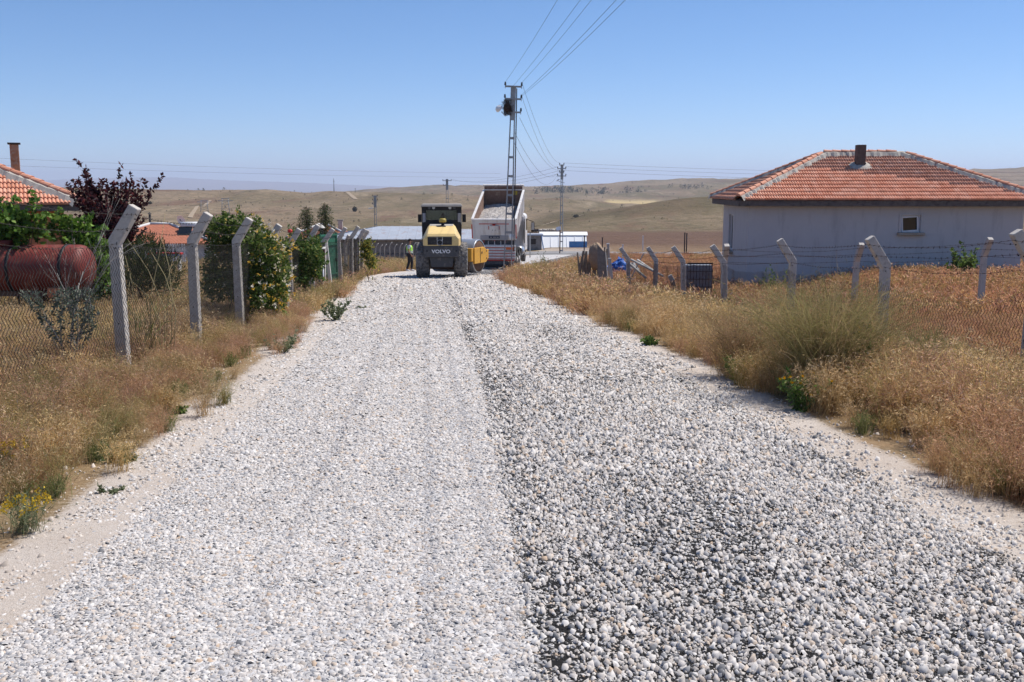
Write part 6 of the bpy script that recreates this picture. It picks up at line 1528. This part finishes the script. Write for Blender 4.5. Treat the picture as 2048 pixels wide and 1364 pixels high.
    ng = bpy.data.node_groups.new('scatter_tufts', 'GeometryNodeTree'); ng.interface.new_socket('Geometry', in_out='INPUT', socket_type='NodeSocketGeometry'); ng.interface.new_socket('Geometry', in_out='OUTPUT', socket_type='NodeSocketGeometry')
    N = ng.nodes; gi, go = N.new('NodeGroupInput'), N.new('NodeGroupOutput'); ip = N.new('GeometryNodeInstanceOnPoints'); ci = N.new('GeometryNodeCollectionInfo')
    ci.inputs['Collection'].default_value = col; ci.inputs['Separate Children'].default_value = True; ci.inputs['Reset Children'].default_value = True; ip.inputs['Pick Instance'].default_value = True
    def named(nm, ty): q = N.new('GeometryNodeInputNamedAttribute'); q.data_type = ty; q.inputs['Name'].default_value = nm; return q.outputs['Attribute']
    er = N.new('FunctionNodeEulerToRotation'); lk = ng.links.new
    lk(gi.outputs[0], ip.inputs['Points']); lk(ci.outputs[0], ip.inputs['Instance']); lk(named('idx', 'INT'), ip.inputs['Instance Index']); lk(named('rot', 'FLOAT_VECTOR'), er.inputs[0]); lk(er.outputs[0], ip.inputs['Rotation']); lk(named('scl', 'FLOAT'), ip.inputs['Scale']); lk(ip.outputs[0], go.inputs[0])
    md = o.modifiers.new('scatter', 'NODES'); md.node_group = ng; print('GRASS tufts', n)
scatter_grass()
# ------------------------------------------------------------------ yard things and far details
mat('tank_red', (.17, .028, .020), .6, var=.25, scale=2.5, dirt=(.26, .10, .06), dirt_amt=.25, spec=.4)
mat('orange_paint', (.55, .20, .09), .7, var=.2)
mat('gate_green', (.025, .13, .075), .5, var=.15, scale=3, dirt=(.08, .15, .10), dirt_amt=.2)
mat('mailbox_brown', (.055, .018, .016), .5, var=.2)
mat('old_wood', (.27, .23, .19), .95, var=.35, scale=6, bump=.8, bscale=30)
mat('burlap', (.34, .25, .18), .95, var=.25, scale=8, bump=.5)
mat('pale_pole', (.52, .50, .46), .85, var=.15, scale=5)
mat('tarp_blue', (.03, .12, .42), .5, var=.2, scale=5, bump=.5, bscale=10)
mat('grey_drape', (.36, .37, .39), .8, var=.2, scale=5)
mat('red_plastic', (.62, .05, .04), .4, var=.1)
def tank():
    Y = 21.4; c = at(100, 538, Y); x1 = at(172, 538, Y).x; x0 = -12.6; z = gzs(-10.2, Y); r = .52
    t = thing('water_tank', 'long rusty red cylindrical tank lying on supports behind the fence', 'tank', ((x0+x1)/2, Y, z)); L = (x1-x0)/2; cz = c.z - z
    prof = [(0, -L-.14), (r*.45, -L-.12), (r*.8, -L-.06), (r*.96, -L+.02), (r, -L+.10), (r, L-.10), (r*.96, L-.02), (r*.8, L+.06), (r*.45, L+.12), (0, L+.14)]
    MB().lathe(prof, 32, 'X', (0, 0, cz)).build('shell', 'tank_red', t)
    for xx in (-L*.55, at(36, 538, Y).x-(x0+x1)/2, L-.35): MB().lathe([(r+.002, -.03), (r+.014, -.03), (r+.014, .03), (r+.002, .03)], 32, 'X', (xx, 0, cz)).build('strap', 'machine_black', t)
    for yy in (-.3, .3): MB().box((0, yy, cz-r+.02), (2*L, .08, .10)).build('frame_rail', 'rust_brown', t)
    for xx in (-L*.6, L*.45):
        MB().box((xx, 0, (cz-r)/2), (.12, .8, cz-r+.06)).build('support', 'rust_brown', t)
    MB().box((L-.42, -.42, cz-r+.06), (.42, .2, .20)).build('tool_box', 'orange_paint', t, .02)
    MB().box((L-.02, -.3, cz-r-.02), (.22, .06, .26)).build('tail_plate', 'machine_black', t, .01)
    MB().cyl((0, 0, cz+r-.02), (0, 0, cz+r+.10), .22, n=18).build('hatch', 'tank_red', t)
tank()
def gate_and_box():
    A, B = Vector((-6.36, 33.1, 0)), Vector((-6.04, 34.4, 0)); z = gzs(-6.2, 33.8); d = (B-A); L = d.length; a = math.atan2(d.y, d.x)
    g = thing('garden_gate', 'dark green sheet metal garden gate standing in the fence', 'gate', (A.x, A.y, z), a); top = at(655, 469, 33.7).z - z
    MB().box((L/2, 0, top/2+.06), (L-.04, .03, top-.1)).build('sheet', 'gate_green', g)
    for zz in (.16, .62, top-.35, top-.03): MB().box((L/2, -.03, zz), (L, .05, .05)).build('rail', 'gate_green', g, .005)
    for xx in (.02, L-.02): MB().box((xx, -.028, top/2+.05), (.05, .055, top)).build('stile', 'gate_green', g, .005)
    MB().box((L-.14, -.07, top*.55), (.05, .05, .12)).build('latch', 'machine_black', g)
    p = thing('gate_post', 'pale leaning concrete post right of the green gate', 'post', (-5.86, 32.4, gzs(-5.86, 32.4)-.2)); o = MB().box((0, 0, .95), (.11, .11, 1.9), taper=(.85, .85)).build('shaft', 'pale_pole', p, .01); MB().box((0, 0, 1.92), (.10, .10, .05)).build('cap', 'pale_pole', p, .01); p.rotation_euler = (0, R(-4.5), 0)
    q = at(645, 508, 31.2); z = gzs(q.x, 31.2); m = thing('mailbox', 'brown mailbox on a white pole before the green gate', 'mailbox', (q.x, 31.2, z))
    MB().cyl((0, 0, -.2), (0, 0, q.z-z-.15), .03, n=8).build('pole', 'pvc_white', m); MB().box((0, 0, q.z-z), (.15, .14, .34)).build('box', 'mailbox_brown', m, .01); MB().box((0, -.02, q.z-z+.185), (.19, .22, .03), Matrix.Rotation(R(12), 3, 'X')).build('lid', 'pale_pole', m, .005); MB().box((0, -.072, q.z-z+.09), (.09, .006, .015)).build('slot', 'machine_black', m)
    q = at(643, 470, 36.2); z = gzs(q.x, 36.2); n = thing('lantern_post', 'dark garden lantern post with pale cap behind the fence', 'lantern', (q.x, 36.2, z)); H = at(643, 456, 36.2).z - z
    MB().box((0, 0, H/2), (.12, .12, H)).build('post', 'machine_black', n, .01); MB().lathe([(.14, 0), (.10, .06), (.02, .12), (0, .12)], 8, c=(0, 0, H)).build('cap', 'pale_pole', n)
    q = at(580, 462, 25.6); r_ = thing('red_reflector', 'round red ornament hanging on the barbed wire', 'ornament', q); MB().lathe([(0, -.05), (.05, -.035), (.07, 0), (.05, .035), (0, .05)], 12).build('ball', 'red_plastic', r_); MB().tube([(0, 0, .06), (.05, 0, .16), (.14, 0, .22)], .006, 4).build('hanger', 'machine_black', r_)
gate_and_box()
def junk():
    def G(u, Y): x = xat(u, Y); return x, Y, gzs(x, Y)
    x, y, z = G(1180, 45.0); w = thing('driftwood_stack', 'stack of weathered grey stakes and stumps beside the right fence end', 'wood pile', (x, y, z)); random.seed(77)
    for k in range(15):
        px = -.5 + k*.085 + random.uniform(-.03, .03); h = random.uniform(1.75, 2.2); MB().tube([(px, random.uniform(-.1, .25), -.1), (px+random.uniform(-.06, .06), 0, h*.5), (px+random.uniform(-.12, .12), random.uniform(-.1, .1), h)], [random.uniform(.05, .09), random.uniform(.05, .08), random.uniform(.03, .055)], 6, smooth=False).build('stake', 'old_wood', w)
    x, y, z = G(1192, 44.5); b = thing('burlap_bundle', 'tan burlap bundle draped over the weathered stakes', 'bundle', (x, y, z)); m = MB().ball((0, 0, 1.75), .46, 14, 10, (.75, .6, 1.25)); m.v = [(a+random.gauss(0, .02), c+random.gauss(0, .02), d+random.gauss(0, .03)) for a, c, d in m.v]; m.build('sack', 'burlap', b); MB().tube([(.15, -.35, 1.5), (.35, -.45, 1.45), (.38, -.45, .9), (.32, -.4, .4)], [.05, .08, .05, .03], 6).build('loose_end', 'pale_pole', b)
    x, y, z = G(1207, 43.0); p = thing('netting_panel', 'dark upright netting panel leaning behind the pale fence post', 'panel', (x, y, z)); MB().hexa([(-.22, 0, -.1), (.24, 0, -.1), (.24, .04, -.1), (-.22, .04, -.1), (-.26, .25, 2.25), (.10, .25, 1.85), (.10, .29, 1.85), (-.26, .29, 2.25)]).build('sheet', 'old_wood', p); MB().bar((.25, -.02, 0), (.10, .23, 1.9), .04, .04).build('batten', 'pale_pole', p)
    for k, (u, Y, h, lean, lab) in enumerate(((1229, 41.0, 1.75, -7, 'short pale post leaning at the end of the right fence'), (1222, 46.0, 2.3, -4, 'white topped pale post behind the weathered stakes'), (1246, 44.0, 2.1, 26, 'thin pale stake slanting before the blue tarp'))):
        x, y, z = G(u, Y); s = thing('pale_stake', lab, 'post', (x, y, z)); s.rotation_euler = (0, R(lean), 0); MB().box((0, 0, h/2-.1), (.11 if k < 2 else .05, .10 if k < 2 else .05, h)).build('shaft', 'pale_pole', s, .01); MB().box((0, 0, h-.07), (.13 if k < 2 else .06, .12 if k < 2 else .06, .05)).build('cap', 'pvc_white' if k == 1 else 'pale_pole', s, .01)
    x, y, z = G(1236, 56.0); t = thing('blue_tarp', 'blue tarpaulin heap beyond the right fence', 'tarpaulin', (x, y, z)); m = MB().ball((0, 0, .62), .52, 18, 12, (1.15, .9, 1.15)); m.v = [(a+random.gauss(0, .05), c+random.gauss(0, .05), d+random.gauss(0, .07)+.12*math.sin(a*7)) for a, c, d in m.v]; m.sm = [False]*len(m.sm); m.build('cover', 'tarp_blue', t); MB().tube([(-.55, -.2, .7), (0, -.55, .85), (.55, -.2, .7)], .012, 4).build('rope', 'machine_black', t)
    x, y, z = G(1263, 58.0); t = thing('covered_heap', 'low heap under a grey cover right of the blue tarp', 'heap', (x, y, z)); m = MB().ball((0, 0, .45), .6, 14, 8, (.9, .7, .9)); m.v = [(a+random.gauss(0, .05), c+random.gauss(0, .04), d+random.gauss(0, .05)) for a, c, d in m.v]; m.build('cover', 'grey_drape', t); MB().box((0, -.3, .1), (1.0, .3, .25)).build('base', 'old_wood', t)
    # pale poles lying on a trestle
    for k, (u0, v0, u1, v1) in enumerate(((1262, 519, 1320, 549), (1270, 523, 1326, 552), (1275, 520, 1312, 545), (1252, 521, 1292, 556))):
        a, b = at(u0, v0, 38.6+k*.12), at(u1, v1, 37.6+k*.1); s = tag(MB().tube([a, b], .045, 8).build('pale_pole', 'pale_pole'), ['uppermost', 'lowest', 'shortest', 'steepest'][k] + ' of the pale poles lying slanted behind the right fence', 'pole', 'pale poles')
    x, y, z = G(1400, 32.0); c = thing('mesh_crate', 'dark wire mesh crate standing in the grass left of the grey house', 'crate', (x, y, z)); top = at(1400, 527, 32.0).z - z
    for zz in np.linspace(.05, top, 7): MB().box((0, 0, zz), (.82, .02, .018 if zz < top-.01 else .05)).build('rail', 'machine_black', c)
    for xx in np.linspace(-.4, .4, 9): MB().box((xx, .012, top/2), (.014, .014, top)).build('upright', 'machine_black', c)
    MB().box((0, .35, top/2-.02), (.80, .6, top-.08)).build('liner', mat('crate_liner', (.20, .22, .26), .7, var=.2), c)
    x, y, z = G(1358, 34.0); s = thing('stone_slab', 'pale broken stone slab leaning in the grass beside the mesh crate', 'slab', (x, y, z)); V = [(-.32, 0, -.1), (.32, 0, -.1), (.36, 0, .42), (.1, 0, .55), (-.05, 0, .40), (-.30, 0, .36)]; m = MB().prism([(a, c) for a, b, c in V], -.05, .05, 'Y'); o = m.build('slab', 'mortar', s, .01); o.rotation_euler = (R(-14), 0, 0); MB().box((.1, -.1, .02), (.3, .2, .16)).build('chip', 'mortar', s, .02)
    m = MB(); x, y, z = G(1353, 33.0); s = thing('broken_post', 'stub of broken concrete with a pale block beside the fence', 'rubble', (x, y, z)); MB().box((0, 0, .55), (.14, .14, 1.1), Matrix.Rotation(R(-16), 3, 'Y')).build('stub', 'old_wood', s, .02); MB().box((-.17, -.02, 1.08), (.15, .12, .22), Matrix.Rotation(R(-30), 3, 'Y')).build('block', 'pale_pole', s, .02)
junk()
def compound_fence():
    A, B = (-11.3, 70.0), (-2.4, 79.0); root = thing('picket_fence', 'row of pale bent top posts with a rail before the metal roofed barn', 'fence', (0, 0, 0)); n = 30
    pm = MB().tube([(0, 0, -.2), (0, 0, 1.35), (.06, -.05, 1.55), (.2, -.15, 1.72)], [.035, .035, .032, .03], 6).mesh('post', 'pale_pole')
    for k in range(n):
        t = k/(n-1); x, y = A[0]+(B[0]-A[0])*t, A[1]+(B[1]-A[1])*t; o = put('post', pm, root, (x, y, gzs(x, y))); o.rotation_euler = (0, R(random.uniform(-3, 3)), 0); o.scale = (1, 1, random.uniform(.92, 1.05))
    for k in range(10):
        t0, t1 = k/10, (k+1)/10; P = [Vector((A[0]+(B[0]-A[0])*t, A[1]+(B[1]-A[1])*t, 0)) for t in (t0, t1)]
        for p in P: p.z = gzs(p.x, p.y)
        MB().bar(P[0]+Vector((0, .06, .95)), P[1]+Vector((0, .06, .95)), .03, .09).build('rail', 'machine_grey', root)
        MB().bar(P[0]+Vector((0, .16, .05)), P[1]+Vector((0, .16, .05)), .12, .55).build('plinth', 'block_wall' if not 2 < k < 6 else 'machine_black', root)
compound_fence()
def corner_fence():
    # the roadside fence turns away from the road at its far end
    P = [(-6.8, 45.0), (-7.9, 47.6), (-9.2, 49.6), (-10.7, 51.0), (-12.6, 52.0)]
    fence('wire_fence', 'far corner of the wire fence turning away from the road behind the worker', P, R(-40), 'grey_wire', .12, [1.6], [.02], .05, near=0)
corner_fence()
def yard_left():
    q = at(350, 495, 62); z = gzs(q.x, 62); f = thing('picket_fence', 'short white picket fence below the red roofed house', 'fence', (q.x, 62, z)); h = at(350, 487, 62).z - z
    for k in range(9): MB().prism([(-.04, 0), (.04, 0), (.04, h-.06), (0, h), (-.04, h-.06)], -.012, .012, 'Y').build('picket', 'pvc_white', f, loc=(-.55+k*.14, 0, 0))
    for zz in (h*.35, h*.75): MB().box((0, .03, zz), (1.3, .03, .06)).build('rail', 'pvc_white', f)
    q = at(330, 507, 50); z = gzs(q.x, 50); r_ = thing('garden_bench', 'low red bench with a blue edge behind the juniper bush', 'bench', (q.x, 50, z)); h = q.z - z
    MB().box((0, 0, h), (1.7, .4, .10)).build('seat', 'red_plastic', r_, .02); MB().box((.35, -.22, h-.06), (.9, .03, .06)).build('edge_strip', 'blue_sheet', r_)
    for xx in (-.7, .7): MB().box((xx, 0, h/2-.05), (.08, .35, h)).build('leg', 'pale_pole', r_)
yard_left()
def far_stuff():
    r = np.random.default_rng(5)
    # sheep strung out along the field edge
    sm = MB().ball((0, 0, .52), .3, 10, 7, (1.5, .85, .85)).ball((.5, 0, .68), .14, 8, 6, (1.3, .8, .9))
    for sx in (-.28, .28):
        for sy in (-.1, .1): sm.cyl((sx, sy, 0), (sx, sy, .4), .04, n=5)
    me_w = sm.mesh('sheep', mat('wool', (.62, .55, .45), .95, var=.15)); me_d = me_w.copy(); me_d.materials.clear(); me_d.materials.append(mat('wool_dark', (.08, .06, .05), .95, var=.2))
    for k in range(22):
        u = 1066 + k*2.35 + r.uniform(-.6, .6); dark = k < 6 or k == 9; Y = 268 + r.uniform(-3, 3); x = xat(u, Y); o = put('sheep', me_d if dark else me_w, None, (x, Y, gzs(x, Y))); o.rotation_euler = (0, 0, R(r.uniform(-30, 30)+180*(k % 2))); o.scale = (1.25,)*3
        tag(o, 'dark animal grazing at the left end of the flock on the brown field' if dark else 'pale sheep grazing in the flock strung along the brown field', 'sheep', 'dark animals of the flock' if dark else 'pale sheep of the flock')
    def bush_mesh(n, seed):
        rr = np.random.default_rng(seed); P, d = blob_points([(0, 0, .6, .7, .7, .7), (.3, .1, .35, .6, .6, .45), (-.35, -.1, .4, .55, .55, .5)], n, .4, rr); return leaves_np(P, unit(d+rr.normal(0, .5, d.shape)), .38, .30, pick([(.030, .036, .018), (.045, .05, .025), (.06, .062, .032)], n, .2, rr), rr)
    def tree_far(label, u, Y, h, w):
        x = xat(u, Y); t = thing('field_tree', label, 'tree', (x, Y, gzs(x, Y))); MB().tube([(0, 0, -.2), (0, 0, h*.6)], [h*.03, h*.015], 6).build('trunk', 'bark', t); V, F, C = bush_mesh(260, int(u)); V = V*np.array([w, w, h*.75])/1.3 + np.array([0, 0, h*.18]); put('crown', np_mesh('crown', V, F, 'leaf', C), t)
    tree_far('lone dark tree standing on the brown slope above the pole', 712, 560, 3.0, 1.7); tree_far('small dark tree on the slope at the left, above the red roof', 307, 640, 2.0, 1.5); tree_far('single dark bush on the track crossing the round hill', 1151, 465, 1.4, 1.8)
    # scrub on the hillsides: far too many to count
    V0, F0, C0 = bush_mesh(26, 9); n = 2600; Y = np.exp(r.uniform(np.log(230), np.log(2400), n)); U = r.uniform(-100, 2150, n); X = xat(U, Y)
    clus = fbm(U*.02, np.log(Y)*9, 3, 15); keep = (clus > .47) & ~((Y < 290) & (X > 0)); X, Y, clus = X[keep], Y[keep], clus[keep]
    Yc = 1780+r.normal(0, 70, 240); Uc = np.concatenate([r.normal(1112, 22, 90), r.normal(1150, 22, 50), r.normal(1205, 9, 30), r.normal(1262, 14, 40), r.normal(1380, 18, 30)]); X = np.concatenate([X, xat(Uc, Yc)]); big = np.concatenate([np.zeros(len(Y)), np.ones(240)]); Y = np.concatenate([Y, Yc])
    s = np.clip(r.gamma(3, .22, len(X)), .25, 1.8)*np.clip(Y/420, .6, 2.4)*.62; s = np.where(big > 0, r.uniform(2.2, 5.0, len(X)), s); Z = gz(X, Y)
    V = (V0[None]*s[:, None, None] + np.stack([X, Y, Z-.05*s], -1)[:, None]).reshape(-1, 3); F = (F0[None] + (np.arange(len(X))*len(V0))[:, None, None]).reshape(-1, 4); C = np.tile(C0, (len(X), 1))*np.repeat(r.uniform(.8, 2.2, (len(X), 1)), len(V0), 0)
    tag(put('hillside_scrub', np_mesh('hillside_scrub', V, F, 'leaf', C)), 'low dark scrub dotted over the far hillsides', 'scrub', kind='stuff')
    # pale tracks worn into the slopes
    mat('track', (.33, .255, .175), .95, var=.15, scale=.05)
    for nm, pts, w in (('round hill', [(1066, 441, 420), (1085, 433, 440), (1110, 428, 452), (1140, 425, 462), (1165, 421, 470)], 3.2), ('left slope', [(385, 415, 470), (400, 408, 560), (418, 404, 640), (428, 402, 700)], 2), ('middle slope', [(694, 384, 820), (705, 387, 780), (716, 390, 720)], 3), ('barn slope', [(820, 455, 240), (835, 451, 260), (850, 447, 290)], 2.2)):
        P = []; 
        for (u0, v0, Y0), (u1, v1, Y1) in zip(pts[:-1], pts[1:]):
            for t in np.linspace(0, 1, 9)[:-1]: Y = Y0+(Y1-Y0)*t; P.append((xat(u0+(u1-u0)*t, Y), Y))
        P = np.array(P); d = unit(np.gradient(P, axis=0)); nn = np.stack([-d[:, 1], d[:, 0]], 1); rows = []
        for o_ in (-1, 0, 1): q = P + nn*o_*w/2*(1+.3*(vnoise(P[:, 1]*.05, P[:, 0]*.05, 3)[:, None]-.5)); rows.append(np.stack([q[:, 0], q[:, 1], gz(q[:, 0], q[:, 1])+.35], -1))
        V = np.stack(rows); i = np.arange(V.shape[0]*V.shape[1]).reshape(V.shape[:2]); F = np.stack([i[:-1, :-1], i[:-1, 1:], i[1:, 1:], i[1:, :-1]], -1).reshape(-1, 4); tag(put('dirt_track', np_mesh('dirt_track', V, F, 'track', smooth=True)), kind='structure')
    # masts, pylons, field posts, road sign
    def mast(label, u, v0, Y, name='radio_mast', r0=.35):
        x = xat(u, Y); z = gzs(x, Y); h = at(u, v0, Y).z - z; t = thing(name, label, 'mast', (x, Y, z)); MB().tube([(0, 0, -1), (0, 0, h)], [r0, r0*.6], 5).build('shaft', 'wire_dark', t); MB().box((0, 0, h*.8), (r0*5, .2, .2)).build('crossarm', 'wire_dark', t)
    mast('thin tall radio mast on the ridge left of the barn', 672, 357, 850); mast('shorter thin mast on the ridge right of the tall one', 714, 376, 850, r0=.22)
    def pylon(label, u, Y, h):
        x = xat(u, Y); z = gzs(x, Y); t = thing('pylon', label, 'pylon', (x, Y, z)); m = MB()
        for s in (-1, 1): MB().tube([(s*2.0, 0, -.5), (s*1.5, 0, h)], .17, 4).build('leg', 'galvanised', t)
        for zz in (.86, .99): MB().box((0, 0, h*zz), (7.5 if zz < .9 else 4.0, .25, .3)).build('crossarm', 'galvanised', t)
        for k in range(5): MB().bar((-1.8, 0, h*k/6), (1.7, 0, h*(k+1)/6), .16, .16).build('brace', 'galvanised', t)
    pylon('faint grey twin leg pylon on the brown slope behind the fence post', 414, 520, 6.2); pylon('taller faint twin leg pylon beside the other on the brown slope', 456, 500, 8.0)
    for k, (u, Y, h, m, lab) in enumerate(((1285, 112, 1.6, 'pvc_white', 'short white marker post at the crossing road'), (1368, 95, 2.3, 'dark_timber', 'dark stake left of a close pair beyond the right fence'), (1372, 95.5, 2.2, 'dark_timber', 'dark stake right of a close pair beyond the right fence'), (1168, 92, 1.9, 'dark_timber', 'thin dark stake left of the burlap bundle'), (1204, 90, 1.8, 'dark_timber', 'thin dark stake right of the burlap bundle'), (1245, 80, 1.7, 'pvc_white', 'pale thin stake above the blue tarp'), (1060, 88, 2.2, 'pale_pole', 'thin pale pole beside the truck mirror'))):
        x = xat(u, Y); z = gzs(x, Y); t = thing('marker_post', lab, 'post', (x, Y, z)); MB().box((0, 0, h/2-.1), (.10, .10, h+.2)).build('shaft', m, t, .01); MB().box((0, 0, h+.02), (.13, .13, .06)).build('cap', m, t)
    q = at(1117, 457, 99.0); z = gzs(q.x, 99.0); s = thing('road_sign', 'small pale sign seen from behind on a dark post beside the pole', 'sign', (q.x, 99.0, z)); MB().cyl((.14, 0, -.2), (.14, 0, q.z-z+.25), .05, n=8).build('post', 'rust_brown', s); MB().box((0, -.07, q.z-z), (.46, .02, .34), Matrix.Rotation(R(-12), 3, 'Y')).build('plate', mat('sign_back', (.62, .66, .76), .5, var=.05), s, .01)
far_stuff()
# shards and clods on the dirt shoulders
def shoulder_stones():
    n = 5200; r = rng; y = r.uniform(3.6, 26, n)**1.0; sd_ = r.integers(0, 2, n); off = r.uniform(.1, 1.7, n); x = np.where(sd_ == 0, road_l(y)-.1-off, road_r(y)+.1+off); s = np.clip(r.gamma(2.2, .009, n), .006, .07); c = np.clip(np.array([.52, .45, .385])*(1+r.normal(0, .16, (n, 1))), .1, .8)
    tag(put('shoulder_gravel', stones_mesh('shoulder_gravel', x, y, gz(x, y)-.1*s, s, c, 'stone', flat=.7)), 'loose pebbles and clods scattered on the dirt shoulders', 'gravel', kind='stuff')
shoulder_stones()
# ------------------------------------------------------------------ haze
def haze():
    m = bpy.data.materials.new('haze'); m.use_nodes = True; m.node_tree.nodes.clear(); t = NT(m.node_tree); o = t.n('ShaderNodeOutputMaterial'); v = t.n('ShaderNodeVolumePrincipled'); t.l(v.outputs[0], o.inputs['Volume'])
    v.inputs['Color'].default_value = (.68, .775, 1, 1); v.inputs['Density'].default_value = 1.1e-4; v.inputs['Anisotropy'].default_value = .2
    tag(MB().box((0, 9500, 140), (62000, 26000, 500)).build('haze', m), 'thin bluish haze in the air over the plain', 'haze', kind='stuff')
haze()
